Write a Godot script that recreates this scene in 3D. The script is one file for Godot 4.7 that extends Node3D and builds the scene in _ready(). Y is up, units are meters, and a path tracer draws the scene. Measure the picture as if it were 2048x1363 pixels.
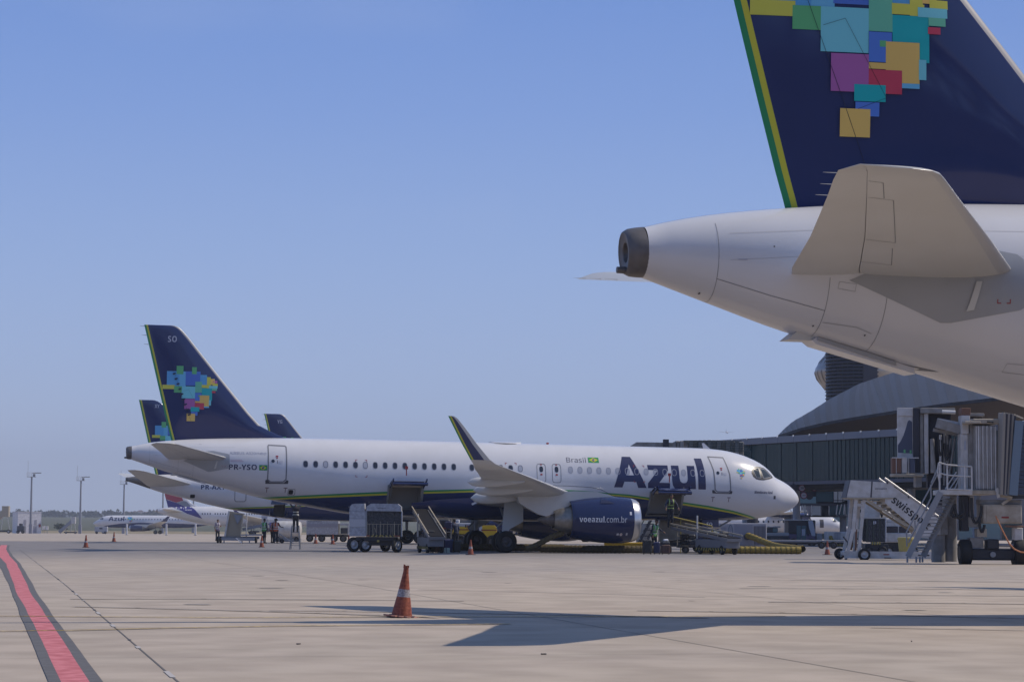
extends Node3D
# An airport apron seen from ground level: a big tail close by on the right, an airliner on its stand, a terminal pier behind.

var used := {}
var M := {}
var font_regular: SystemFont
var font_bold: SystemFont
const HEADING := 12.59          # degrees that the parked aircraft point away from the picture plane
var ALONG := Vector3(cos(deg_to_rad(12.5)), 0, -sin(deg_to_rad(12.5)))     # nose direction
var ACROSS := Vector3(sin(deg_to_rad(12.5)), 0, cos(deg_to_rad(12.5)))     # towards the camera


# ---------------------------------------------------------------- geometry collector
class Geo:
	var v := PackedVector3Array()
	var n := PackedVector3Array()
	var c := PackedColorArray()
	var i := PackedInt32Array()
	var col := Color.WHITE

	func vert(p: Vector3, nn: Vector3) -> int:
		v.append(p); n.append(nn); c.append(col)
		return v.size() - 1

	func face(a: int, b: int, d: int) -> void:      # winding follows the normals
		var x := (v[b] - v[a]).cross(v[d] - v[a])
		if x.length_squared() < 1e-16: return
		if x.dot(n[a] + n[b] + n[d]) > 0.0:
			i.append(a); i.append(d); i.append(b)
		else:
			i.append(a); i.append(b); i.append(d)

	func tri(a: Vector3, b: Vector3, d: Vector3, out := Vector3.ZERO) -> void:
		var nn := (d - a).cross(b - a).normalized()
		if out != Vector3.ZERO and nn.dot(out) < 0: nn = -nn
		face(vert(a, nn), vert(b, nn), vert(d, nn))

	func quad(a: Vector3, b: Vector3, d: Vector3, e: Vector3, out := Vector3.ZERO) -> void:
		var nn := (e - a).cross(b - a)
		if nn.length_squared() < 1e-14: nn = (e - d).cross(b - d) * -1.0
		nn = nn.normalized()
		if out != Vector3.ZERO and nn.dot(out) < 0: nn = -nn
		var k := vert(a, nn)
		vert(b, nn); vert(d, nn); vert(e, nn)
		face(k, k + 1, k + 2); face(k, k + 2, k + 3)

	func box(at: Vector3, size: Vector3, b := Basis.IDENTITY) -> void:
		var h := size * 0.5
		for ax in 3:
			for s in [-1.0, 1.0]:
				var nn := Vector3.ZERO; nn[ax] = s
				var u := Vector3.ZERO; u[(ax + 1) % 3] = 1.0
				var w := Vector3.ZERO; w[(ax + 2) % 3] = 1.0
				var o := nn * h[ax]
				u *= h[(ax + 1) % 3]; w *= h[(ax + 2) % 3]
				quad(at + b * (o - u - w), at + b * (o + u - w), at + b * (o + u + w), at + b * (o - u + w), b * nn)

	func bevel_box(at: Vector3, size: Vector3, r: float, b := Basis.IDENTITY) -> void:   # chamfered along all edges
		var h := size * 0.5
		r = minf(r, minf(h.x, minf(h.y, h.z)) * 0.9)
		var q := h - Vector3(r, r, r)
		for ax in 3:
			for s in [-1.0, 1.0]:
				var nn := Vector3.ZERO; nn[ax] = s
				var u := Vector3.ZERO; u[(ax + 1) % 3] = q[(ax + 1) % 3]
				var w := Vector3.ZERO; w[(ax + 2) % 3] = q[(ax + 2) % 3]
				var o := nn * h[ax]
				quad(at + b * (o - u - w), at + b * (o + u - w), at + b * (o + u + w), at + b * (o - u + w), b * nn)
		for ax in 3:
			var a1 := (ax + 1) % 3
			var a2 := (ax + 2) % 3
			for s1 in [-1.0, 1.0]:
				for s2 in [-1.0, 1.0]:
					var l := Vector3.ZERO; l[ax] = q[ax]
					var p1 := Vector3.ZERO; p1[a1] = s1 * h[a1]; p1[a2] = s2 * q[a2]
					var p2 := Vector3.ZERO; p2[a1] = s1 * q[a1]; p2[a2] = s2 * h[a2]
					quad(at + b * (p1 - l), at + b * (p1 + l), at + b * (p2 + l), at + b * (p2 - l), b * (p1 + p2))
		for s1 in [-1.0, 1.0]:
			for s2 in [-1.0, 1.0]:
				for s3 in [-1.0, 1.0]:
					var s := Vector3(s1, s2, s3)
					tri(at + b * (Vector3(h.x, q.y, q.z) * s), at + b * (Vector3(q.x, h.y, q.z) * s), at + b * (Vector3(q.x, q.y, h.z) * s), b * s)

	func cyl(p: Vector3, q: Vector3, r0: float, r1: float, seg := 12, caps := true) -> void:
		var ax := (q - p).normalized()
		var u := ax.cross(Vector3.UP if absf(ax.y) < 0.9 else Vector3.RIGHT).normalized()
		var w := ax.cross(u)
		var k := v.size()
		for j in seg + 1:
			var t := TAU * j / seg
			var d := u * cos(t) + w * sin(t)
			vert(p + d * r0, d); vert(q + d * r1, d)
		for j in seg:
			face(k + 2 * j, k + 2 * j + 1, k + 2 * j + 3); face(k + 2 * j, k + 2 * j + 3, k + 2 * j + 2)
		if caps:
			for e in [[p, r0, -ax], [q, r1, ax]]:
				if e[1] < 1e-4: continue
				var m := vert(e[0], e[2])
				for j in seg:
					var t := TAU * j / seg
					vert(e[0] + (u * cos(t) + w * sin(t)) * e[1], e[2])
				for j in seg: face(m, m + 1 + j, m + 1 + (j + 1) % seg)

	func beam(p: Vector3, q: Vector3, a: float, b: float) -> void:      # rectangular bar, b measured upwards
		var ax := (q - p)
		var l := ax.length()
		ax = ax / l
		var side := ax.cross(Vector3.UP if absf(ax.y) < 0.95 else Vector3.RIGHT).normalized()
		box((p + q) * 0.5, Vector3(l, b, a), Basis(ax, side.cross(ax), side))

	func tube(pts: PackedVector3Array, r: float, seg := 8) -> void:
		for k in pts.size() - 1: cyl(pts[k], pts[k + 1], r, r, seg, true)

	func hose(pts: PackedVector3Array, radii: PackedFloat32Array, seg := 10) -> void:   # one smooth skin along a path
		var rows: Array[PackedVector3Array] = []
		for k in pts.size():
			var ax := (pts[mini(k + 1, pts.size() - 1)] - pts[maxi(k - 1, 0)]).normalized()
			var u := ax.cross(Vector3.UP if absf(ax.y) < 0.9 else Vector3.RIGHT).normalized()
			var w := ax.cross(u)
			var row := PackedVector3Array()
			for j in seg + 1:
				var t := TAU * j / seg
				row.append(pts[k] + (u * cos(t) + w * sin(t)) * radii[k])
			rows.append(row)
		skin(rows)

	func lathe(o: Vector3, ax: Vector3, prof: Array, seg := 24) -> void:   # prof: [along, radius]
		var u := ax.cross(Vector3.UP if absf(ax.y) < 0.9 else Vector3.RIGHT).normalized()
		var w := ax.cross(u)
		var k := v.size()
		for a in prof.size():
			var p0: Array = prof[maxi(a - 1, 0)]
			var p1: Array = prof[mini(a + 1, prof.size() - 1)]
			var dx: float = p1[0] - p0[0]
			var dr: float = p1[1] - p0[1]
			var l := maxf(sqrt(dx * dx + dr * dr), 1e-6)
			for j in seg + 1:
				var t := TAU * j / seg
				var d := u * cos(t) + w * sin(t)
				vert(o + ax * prof[a][0] + d * prof[a][1], (d * dx - ax * dr) / l)
		for a in prof.size() - 1:
			for j in seg:
				var m := k + a * (seg + 1) + j
				face(m, m + 1, m + seg + 2); face(m, m + seg + 2, m + seg + 1)

	func skin(rows: Array[PackedVector3Array], out := Vector3.ZERO, caps := false) -> void:   # smooth patch through rows of points; closed sections turn outwards by themselves
		var R := rows.size()
		var C := rows[0].size()
		var k := v.size()
		for a in R:
			var mid := Vector3.ZERO
			for p in rows[a]: mid += p
			mid /= C
			var closed := rows[a][0].distance_to(rows[a][C - 1]) < 1e-5
			for b in C:
				var bm := b - 1
				var bp := b + 1
				if bm < 0: bm = C - 2 if closed else 0
				if bp >= C: bp = 1 if closed else C - 1
				var du := rows[mini(a + 1, R - 1)][b] - rows[maxi(a - 1, 0)][b]
				var dv := rows[a][bp] - rows[a][bm]
				var nn := du.cross(dv).normalized()
				var ref := out if out != Vector3.ZERO else rows[a][b] - mid
				if nn.dot(ref) < 0: nn = -nn
				vert(rows[a][b], nn)
		for a in R - 1:
			for b in C - 1:
				var m := k + a * C + b
				face(m, m + 1, m + C + 1); face(m, m + C + 1, m + C)
		if caps:
			for e in [[0, 1], [R - 1, R - 2]]:
				var mid := Vector3.ZERO
				for p in rows[e[0]]: mid += p
				mid /= C
				var away := Vector3.ZERO
				for p in rows[e[1]]: away += p
				away = mid - away / C
				for b in C - 1: tri(mid, rows[e[0]][b], rows[e[0]][b + 1], away)

	func prism(poly: PackedVector2Array, t: Transform3D, depth: float) -> void:   # polygon in the transform's xy plane, grown along z from -depth/2 to depth/2
		var idx := Geometry2D.triangulate_polygon(poly)
		for s in [-0.5, 0.5]:
			for k in range(0, idx.size(), 3):
				var q := []
				for j in 3: q.append(t * Vector3(poly[idx[k + j]].x, poly[idx[k + j]].y, s * depth))
				tri(q[0], q[1], q[2], t.basis * Vector3(0, 0, s))
		var area := 0.0
		for k in poly.size(): area += poly[k].cross(poly[(k + 1) % poly.size()])
		for k in poly.size():
			var a := poly[k]
			var b := poly[(k + 1) % poly.size()]
			var d := Vector2(b.y - a.y, a.x - b.x) * signf(area)
			quad(t * Vector3(a.x, a.y, -depth / 2), t * Vector3(b.x, b.y, -depth / 2), t * Vector3(b.x, b.y, depth / 2), t * Vector3(a.x, a.y, depth / 2), t.basis * Vector3(d.x, d.y, 0))

	func into(mesh: ArrayMesh, m: Material) -> void:
		if i.is_empty(): return
		var a := []
		a.resize(Mesh.ARRAY_MAX)
		a[Mesh.ARRAY_VERTEX] = v; a[Mesh.ARRAY_NORMAL] = n; a[Mesh.ARRAY_INDEX] = i; a[Mesh.ARRAY_COLOR] = c
		mesh.add_surface_from_arrays(Mesh.PRIMITIVE_TRIANGLES, a)
		mesh.surface_set_material(mesh.get_surface_count() - 1, m)


# ---------------------------------------------------------------- scene helpers
func numbered(called: String) -> String:
	used[called] = used.get(called, -1) + 1
	return called if used[called] == 0 else "%s_%03d" % [called, used[called]]

func thing(called: String, label: String, category: String, at := Vector3.ZERO, turn := 0.0, group := "") -> Node3D:
	var o := Node3D.new()
	o.name = numbered(called)
	add_child(o)
	o.position = at
	o.rotation.y = turn
	tag(o, label, category, group)
	return o

func tag(o: Node, label: String, category := "", group := "", kind := "") -> Node:
	if label: o.set_meta("label", label)
	if category: o.set_meta("category", category)
	if group: o.set_meta("group", group)
	if kind: o.set_meta("kind", kind)
	return o

func part(called: String, g: Geo, m: Material, parent: Node = null) -> MeshInstance3D:
	var am := ArrayMesh.new()
	g.into(am, m)
	return put_mesh(called, am, parent)

func put_mesh(called: String, am: Mesh, parent: Node = null) -> MeshInstance3D:
	var o := MeshInstance3D.new()
	o.mesh = am
	if parent == null:
		o.name = numbered(called)
		add_child(o)
	else:
		o.name = called
		parent.add_child(o, true)
	return o

func copy_thing(src: Node3D, at: Vector3, turn: float, label := "") -> Node3D:
	var base := String(src.name).rstrip("0123456789").rstrip("_")
	var c: Node3D = src.duplicate()
	c.name = numbered(base)
	add_child(c)
	c.position = at
	c.rotation.y = turn
	if label: c.set_meta("label", label)
	return c

func mat(key: String, r: float, g: float, b: float, rough := 0.6, metal := 0.0, opt := {}) -> StandardMaterial3D:   # linear base colour
	var m := StandardMaterial3D.new()
	m.resource_name = key
	m.albedo_color = Color(r, g, b).linear_to_srgb()
	m.roughness = rough
	m.metallic = metal
	m.vertex_color_use_as_albedo = false
	for k in opt: m.set(k, opt[k])
	M[key] = m
	return m

func noise_tex(seed_: int, freq: float, lo: Color, hi: Color, size := 512, octaves := 4, type := FastNoiseLite.TYPE_SIMPLEX_SMOOTH, stops := []) -> NoiseTexture2D:
	var t := NoiseTexture2D.new()
	var f := FastNoiseLite.new()
	f.seed = seed_; f.frequency = freq; f.fractal_octaves = octaves; f.noise_type = type
	t.noise = f; t.width = size; t.height = size; t.seamless = true
	var gr := Gradient.new()
	gr.offsets = PackedFloat32Array([0.2, 0.8]); gr.colors = PackedColorArray([lo, hi])
	t.color_ramp = gr
	return t

func textured(m: StandardMaterial3D, t: Texture2D, scale: float, detail: Texture2D = null) -> StandardMaterial3D:
	m.albedo_texture = t
	m.uv1_triplanar = true
	m.uv1_world_triplanar = true
	m.uv1_scale = Vector3(scale, scale, scale)
	return m

func ground_y(d: float) -> float:       # the apron drains very gently away from the camera
	if d < 50.0: return 0.19
	if d < 120.0: return 0.19 * (120.0 - d) / 70.0
	if d < 180.0: return 0.0
	return -0.004 * (d - 180.0)

func gpos(x: float, z: float) -> Vector3: return Vector3(x, ground_y(-z), z)


# ---------------------------------------------------------------- lettering and flat print laid on curved skins
func text_tris(text: String, font: Font) -> PackedVector2Array:     # triangles in a unit frame: x from 0, box height of the drawn letters 0..1
	var tm := TextMesh.new()
	tm.text = text; tm.font = font; tm.font_size = 64; tm.pixel_size = 0.01; tm.depth = 0.0; tm.curve_step = 1.5
	tm.horizontal_alignment = HORIZONTAL_ALIGNMENT_LEFT
	var out := PackedVector2Array()
	var lo := Vector2(1e9, 1e9)
	var hi := -lo
	for s in tm.get_surface_count():
		var a := tm.surface_get_arrays(s)
		var vv: PackedVector3Array = a[Mesh.ARRAY_VERTEX]
		var nn: PackedVector3Array = a[Mesh.ARRAY_NORMAL]
		var ii: PackedInt32Array = a[Mesh.ARRAY_INDEX]
		if ii.is_empty():
			for k in vv.size(): ii.append(k)
		for k in range(0, ii.size(), 3):
			if nn[ii[k]].z < 0.5: continue
			for j in 3:
				var p := Vector2(vv[ii[k + j]].x, vv[ii[k + j]].y)
				out.append(p)
				lo = lo.min(p); hi = hi.max(p)
	for k in out.size(): out[k] = (out[k] - lo) / (hi.y - lo.y)
	return out

func fit_tris(t: PackedVector2Array, x0: float, x1: float, y0: float, y1: float, slant := 0.0) -> PackedVector2Array:
	var w := 0.0
	for p in t: w = maxf(w, p.x)
	var out := PackedVector2Array()
	for p in t: out.append(Vector2(lerpf(x0, x1, p.x / w) + slant * p.y, lerpf(y0, y1, p.y)))
	return out

func poly_tris(p: PackedVector2Array) -> PackedVector2Array:
	var out := PackedVector2Array()
	for k in Geometry2D.triangulate_polygon(p): out.append(p[k])
	return out

func rect_tris(x0: float, y0: float, x1: float, y1: float) -> PackedVector2Array:
	return PackedVector2Array([Vector2(x0, y0), Vector2(x1, y0), Vector2(x1, y1), Vector2(x0, y0), Vector2(x1, y1), Vector2(x0, y1)])

func line_tris(pts: PackedVector2Array, w: float) -> PackedVector2Array:
	var out := PackedVector2Array()
	for k in pts.size() - 1:
		var d := (pts[k + 1] - pts[k]).normalized()
		var e := d.orthogonal() * w * 0.5
		var a := pts[k] - d * w * 0.25
		var b := pts[k + 1] + d * w * 0.25
		out.append_array(PackedVector2Array([a - e, b - e, b + e, a - e, b + e, a + e]))
	return out

func disc_tris(c: Vector2, rx: float, ry: float, seg := 14, pw := 2.0) -> PackedVector2Array:
	var out := PackedVector2Array()
	for k in seg:
		for t in [TAU * k / seg, TAU * (k + 1) / seg]:
			out.append(c + Vector2(rx * signf(cos(t)) * pow(absf(cos(t)), 2.0 / pw), ry * signf(sin(t)) * pow(absf(sin(t)), 2.0 / pw)))
		out.append(c)
	return out

func ring_tris(c: Vector2, rx: float, ry: float, w: float, seg := 14, pw := 2.0) -> PackedVector2Array:
	var out := PackedVector2Array()
	var p := PackedVector2Array()
	for k in seg + 1:
		var t := TAU * k / seg
		var d := Vector2(signf(cos(t)) * pow(absf(cos(t)), 2.0 / pw), signf(sin(t)) * pow(absf(sin(t)), 2.0 / pw))
		p.append(c + d * Vector2(rx, ry)); p.append(c + d * Vector2(rx + w, ry + w))
	for k in seg:
		for j in [0, 1, 3, 0, 3, 2]: out.append(p[2 * k + j])
	return out

func lay(g: Geo, tris: PackedVector2Array, onto: Callable, off: float, edge := 0.25) -> void:   # onto(Vector2) -> [point, outward normal]
	for k in range(0, tris.size(), 3): lay_tri(g, tris[k], tris[k + 1], tris[k + 2], onto, off, edge, 0)

func lay_tri(g: Geo, a: Vector2, b: Vector2, c: Vector2, onto: Callable, off: float, edge: float, depth: int) -> void:
	var ab := a.distance_to(b)
	var bc := b.distance_to(c)
	var ca := c.distance_to(a)
	var m := maxf(ab, maxf(bc, ca))
	if m > edge and depth < 9:
		if ab == m:
			var h := (a + b) * 0.5
			lay_tri(g, a, h, c, onto, off, edge, depth + 1); lay_tri(g, h, b, c, onto, off, edge, depth + 1)
		elif bc == m:
			var h := (b + c) * 0.5
			lay_tri(g, a, b, h, onto, off, edge, depth + 1); lay_tri(g, a, h, c, onto, off, edge, depth + 1)
		else:
			var h := (c + a) * 0.5
			lay_tri(g, a, b, h, onto, off, edge, depth + 1); lay_tri(g, h, b, c, onto, off, edge, depth + 1)
		return
	var k := g.v.size()
	for p in [a, b, c]:
		var q: Array = onto.call(p)
		g.vert(q[0] + q[1] * off, q[1])
	g.face(k, k + 1, k + 2)

func glyphs(tris: PackedVector2Array) -> Array:      # splits lettering into its separate letters
	var root := {}
	var find := func(k: Vector2i) -> Vector2i:
		while root[k] != k: k = root[k]
		return k
	for k in range(0, tris.size(), 3):
		var ids := []
		for j in 3:
			var q := Vector2i((tris[k + j] * 5000.0).round())
			if not root.has(q): root[q] = q
			ids.append(find.call(q))
		for j in [1, 2]: root[find.call(ids[j])] = find.call(ids[0])
	var out := {}
	for k in range(0, tris.size(), 3):
		var r: Vector2i = find.call(Vector2i((tris[k] * 5000.0).round()))
		if not out.has(r): out[r] = PackedVector2Array()
		for j in 3: out[r].append(tris[k + j])
	return out.values()

func decal(called: String, tris: PackedVector2Array, onto: Callable, m: Material, parent: Node, off := 0.006, edge := 0.25) -> MeshInstance3D:
	var g := Geo.new()
	lay(g, tris, onto, off, edge)
	return part(called, g, m, parent)


# ---------------------------------------------------------------- aircraft bodies
class Fus:                     # a round body given by stations [x, top, bottom, half width]
	var t: Array

	func at(x: float) -> Vector3:
		var k := 0
		while k < t.size() - 2 and x > t[k + 1][0]: k += 1
		var a: Array = t[k]
		var b: Array = t[k + 1]
		var h: float = b[0] - a[0]
		var u := clampf((x - a[0]) / h, 0.0, 1.0)
		var out := Vector3.ZERO
		for j in 3:
			var d: float = (b[j + 1] - a[j + 1]) / h
			var d0 := d
			var d1 := d
			if k > 0: d0 = _lim((a[j + 1] - t[k - 1][j + 1]) / (a[0] - t[k - 1][0]), d)
			if k < t.size() - 2: d1 = _lim(d, (t[k + 2][j + 1] - b[j + 1]) / (t[k + 2][0] - b[0]))
			var u2 := u * u
			var u3 := u2 * u
			out[j] = (2 * u3 - 3 * u2 + 1) * a[j + 1] + (u3 - 2 * u2 + u) * h * d0 + (-2 * u3 + 3 * u2) * b[j + 1] + (u3 - u2) * h * d1
		return out

	func _lim(p: float, q: float) -> float:
		if p * q <= 0: return 0.0
		return 2.0 * p * q / (p + q)

	func p(x: float, phi: float) -> Vector3:      # phi 0 is the crown, PI/2 starboard, PI the keel
		var s := at(x)
		return Vector3(x, (s.x + s.y) * 0.5 + (s.x - s.y) * 0.5 * cos(phi), s.z * sin(phi))

	func nrm(x: float, phi: float) -> Vector3:
		var e := 0.03
		var dx := p(x + e, phi) - p(x - e, phi)
		var dp := p(x, phi + 0.02) - p(x, phi - 0.02)
		var nn := dx.cross(dp)
		if nn.length_squared() < 1e-12: return Vector3(signf(x), 0, 0)
		nn = nn.normalized()
		var s := at(x)
		if nn.dot(Vector3(0, cos(phi), sin(phi))) < 0: nn = -nn
		return nn

	func phi(x: float, y: float) -> float:
		var s := at(x)
		return acos(clampf((y - (s.x + s.y) * 0.5) / maxf((s.x - s.y) * 0.5, 1e-4), -1, 1))

	func side(q: Vector2, s := 1.0) -> Array:      # the skin at height q.y on one side
		var f := phi(q.x, q.y) * s
		return [p(q.x, f), nrm(q.x, f)]

func table(t: Array, x: float) -> float:
	if x <= t[0][0]: return t[0][1]
	for k in t.size() - 1:
		if x <= t[k + 1][0]: return lerpf(t[k][1], t[k + 1][1], (x - t[k][0]) / (t[k + 1][0] - t[k][0]))
	return t[t.size() - 1][1]

func fus_band(g: Geo, f: Fus, xs: PackedFloat32Array, pa: Callable, pb: Callable, seg: int, holes := []) -> void:
	for s in [1.0, -1.0]:
		var k := g.v.size()
		var wide := PackedFloat32Array()
		for x in xs:
			var a: float = pa.call(x)
			var b: float = pb.call(x)
			wide.append(b - a)
			for j in seg + 1:
				var ph: float = s * lerpf(a, b, float(j) / seg)
				g.vert(f.p(x, ph), f.nrm(x, ph))
		for a in xs.size() - 1:
			if wide[a] < 1e-4 and wide[a + 1] < 1e-4: continue
			for j in seg:
				var m := k + a * (seg + 1) + j
				if s > 0 and not holes.is_empty():
					var c := (g.v[m] + g.v[m + 1] + g.v[m + seg + 1] + g.v[m + seg + 2]) / 4.0
					var cut := false
					for h in holes: cut = cut or (c.x > h[0] and c.x < h[1] and c.y > h[2] and c.y < h[3])
					if cut: continue
				g.face(m, m + 1, m + seg + 2); g.face(m, m + seg + 2, m + seg + 1)

func naca(s: float) -> float:
	return maxf(5.0 * (0.2969 * sqrt(s) - 0.126 * s - 0.3516 * s * s + 0.2843 * s * s * s - 0.1036 * s * s * s * s), 0.0)

func foil(g: Geo, st: Array, a0: Callable, a1: Callable, seg: int, cap := true) -> void:   # stations [leading edge, trailing edge, thickness ratio, thickness direction]
	var last := []
	for side in [1.0, -1.0]:
		var rows: Array[PackedVector3Array] = []
		var mean := Vector3.ZERO
		for e in st:
			var s0: float = a0.call(e)
			var s1: float = a1.call(e)
			var row := PackedVector3Array()
			var ch: float = e[0].distance_to(e[1])
			for j in seg + 1:
				var u := float(j) / seg
				if s0 < 0.01: u = u * u
				var s := lerpf(s0, s1, u)
				row.append(e[0].lerp(e[1], s) + e[3] * (side * e[2] * ch * naca(s)))
			rows.append(row)
			mean += e[3]
		g.skin(rows, mean.normalized() * side)
		last.append(rows)
	if cap:
		for r in [0, st.size() - 1]:
			for j in seg:
				var out: Vector3 = (st[r][0] - st[0 if r > 0 else 1][0])
				g.quad(last[0][r][j], last[0][r][j + 1], last[1][r][j + 1], last[1][r][j], out)

func foil_point(st: Array, y: float, x: float, axis := 1) -> Array:      # skin of an upright foil at (x, y), starboard side
	var k := 0
	while k < st.size() - 2 and y > st[k + 1][1][axis]: k += 1
	var u := clampf((y - st[k][1][axis]) / maxf(st[k + 1][1][axis] - st[k][1][axis], 1e-5), 0, 1)
	var le: Vector3 = st[k][0].lerp(st[k + 1][0], u)
	var te: Vector3 = st[k][1].lerp(st[k + 1][1], u)
	var s := clampf((le.x - x) / maxf(le.x - te.x, 1e-4), 0, 1)
	return [lerpf(st[k][2], st[k + 1][2], u) * (le.x - te.x) * naca(s), te.x, le.x]

func wheel(parent: Node3D, c: Vector3, r: float, w: float, rimr: float, rim: Material, out := 1.0) -> void:     # axle along z
	var g := Geo.new()
	var h := w * 0.5
	g.lathe(c, Vector3(0, 0, 1), [[-h * 0.75, rimr], [-h, rimr + 0.02], [-h, r * 0.86], [-h * 0.72, r * 0.97], [-h * 0.35, r], [h * 0.35, r], [h * 0.72, r * 0.97], [h, r * 0.86], [h, rimr + 0.02], [h * 0.75, rimr]], 28)
	var t := part("wheel", g, M.rubber, parent)
	var q := Geo.new()
	q.lathe(c, Vector3(0, 0, out), [[-h * 0.7, 0.01], [-h * 0.7, rimr], [h * 0.8, rimr], [h * 0.88, rimr * 0.97], [h * 0.6, rimr * 0.86], [h * 0.35, rimr * 0.62], [h * 0.62, rimr * 0.5], [h * 0.7, rimr * 0.34], [h * 0.95, rimr * 0.28], [h * 1.0, rimr * 0.12], [h * 1.0, 0.001]], 24)
	for k in 8:
		var a := TAU * k / 8
		q.cyl(c + Vector3(cos(a) * rimr * 0.74, sin(a) * rimr * 0.74, out * h * 0.4), c + Vector3(cos(a) * rimr * 0.74, sin(a) * rimr * 0.74, out * h * 0.56), rimr * 0.09, rimr * 0.09, 6)
	part("rim", q, rim, t)

# the coloured patchwork map, as rectangles in tail coordinates [x0, y0, x1, y1, colour]
const PATCHES := [
	[-17.63, 8.54, -16.90, 9.33, "p_blue"], [-16.97, 8.54, -16.63, 9.33, "p_azure"], [-16.65, 8.59, -15.86, 9.34, "p_cobalt"], [-17.13, 9.18, -16.77, 9.62, "p_green"],
	[-16.32, 9.20, -16.07, 9.57, "p_green"], [-16.04, 9.22, -15.88, 9.34, "p_royal"], [-15.88, 8.63, -15.52, 9.17, "p_blue"], [-17.85, 8.38, -17.20, 8.60, "p_yellow"],
	[-17.24, 8.20, -16.77, 8.54, "p_green"], [-16.83, 7.90, -16.13, 8.54, "p_sky"], [-15.78, 7.80, -15.23, 8.47, "p_teal"], [-16.13, 8.22, -15.78, 8.80, "p_sea"],
	[-15.52, 8.47, -15.32, 9.06, "p_yellow"], [-15.79, 8.48, -15.30, 8.64, "p_yellow"], [-15.33, 8.66, -15.11, 8.97, "p_orange"], [-15.20, 8.74, -14.97, 8.87, "p_purple"],
	[-15.22, 8.59, -14.94, 8.72, "p_yellow"], [-15.40, 8.46, -14.95, 8.60, "p_sky"], [-15.24, 8.34, -14.98, 8.46, "p_sea"], [-15.25, 8.22, -15.06, 8.32, "p_red"],
	[-16.13, 7.78, -15.79, 8.21, "p_royal"], [-15.97, 8.00, -15.87, 8.09, "p_green"], [-15.88, 7.49, -15.38, 8.08, "p_orange"], [-16.14, 7.68, -15.80, 7.77, "p_orange"],
	[-16.68, 7.34, -16.13, 7.88, "p_purple"], [-16.13, 7.33, -15.64, 7.67, "p_red"], [-15.39, 7.55, -15.28, 7.84, "p_sky"], [-15.64, 7.42, -15.38, 7.49, "p_azure"],
	[-16.34, 7.21, -15.88, 7.45, "p_teal"], [-16.32, 7.00, -15.97, 7.20, "p_royal"], [-16.54, 6.70, -16.10, 7.10, "p_orange"]]

func patch_map(onto: Callable, parent: Node, sx := 1.0, cx := -16.4, cy := 8.1, flip := 1.0, clip_y := -1e9, off := 0.007) -> void:
	var k := 0
	for r in PATCHES:
		if r[3] < clip_y: continue
		var x0: float = cx + flip * (r[0] + 16.4) * sx
		var x1: float = cx + flip * (r[2] + 16.4) * sx
		decal("map_patch", rect_tris(minf(x0, x1), cy + (r[1] - 8.1) * sx, maxf(x0, x1), cy + (r[3] - 8.1) * sx), onto, M[r[4]], parent, off + 0.0008 * k * minf(1.0, sx + 0.3), 0.3)
		k += 1

func flag(onto: Callable, parent: Node, x0: float, y0: float, x1: float, y1: float) -> void:
	var c := Vector2((x0 + x1) / 2, (y0 + y1) / 2)
	var w := (x1 - x0) / 2
	var h := (y1 - y0) / 2
	decal("flag", rect_tris(x0, y0, x1, y1), onto, M.flag_green, parent, 0.007)
	decal("flag_diamond", poly_tris(PackedVector2Array([c - Vector2(w * 0.84, 0), c - Vector2(0, h * 0.82), c + Vector2(w * 0.84, 0), c + Vector2(0, h * 0.82)])), onto, M.flag_yellow, parent, 0.010)
	decal("flag_disc", disc_tris(c, h * 0.5, h * 0.5), onto, M.flag_blue, parent, 0.013)
	decal("flag_band", line_tris(PackedVector2Array([c + Vector2(-h * 0.46, h * 0.14), c + Vector2(0, h * 0.08), c + Vector2(h * 0.46, -h * 0.12)]), h * 0.13), onto, M.white_print, parent, 0.015)

func door_outline(onto: Callable, parent: Node, pts: PackedVector2Array, sill: PackedVector2Array, port_hole: Vector2) -> void:
	var loop := pts.duplicate()
	loop.append(pts[0])
	var d := decal("cabin_door", line_tris(loop, 0.065), onto, M.seam, parent, 0.007, 0.2)
	if not sill.is_empty():
		decal("sill_plate", poly_tris(sill), onto, M.dark_grey, d, 0.012, 0.2)
	if port_hole != Vector2.ZERO:
		decal("porthole", disc_tris(port_hole, 0.09, 0.09), onto, M.window, d, 0.01)
		decal("warning_label", rect_tris(port_hole.x + 0.15, port_hole.y + 0.22, port_hole.x + 0.28, port_hole.y + 0.29), onto, M.red_print, d, 0.01)
		decal("warning_label", rect_tris(port_hole.x + 0.17, port_hole.y + 0.14, port_hole.x + 0.26, port_hole.y + 0.19), onto, M.red_print, d, 0.01)
		decal("door_handle", rect_tris(port_hole.x + 0.22, port_hole.y - 0.13, port_hole.x + 0.25, port_hole.y + 0.04), onto, M.dark_grey, d, 0.01)
		decal("instruction_plate", rect_tris(port_hole.x + 0.33, port_hole.y - 0.12, port_hole.x + 0.5, port_hole.y + 0.02), onto, M.pale_print, d, 0.01)

func stand_tees(onto: Callable, parent: Node, xs: Array, y: float) -> void:
	for x in xs:
		var t := rect_tris(x - 0.1, y - 0.02, x + 0.1, y + 0.02)
		t.append_array(rect_tris(x - 0.018, y - 0.24, x + 0.018, y - 0.02))
		decal("jacking_mark", t, onto, M.brown_print, parent, 0.007)

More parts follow.
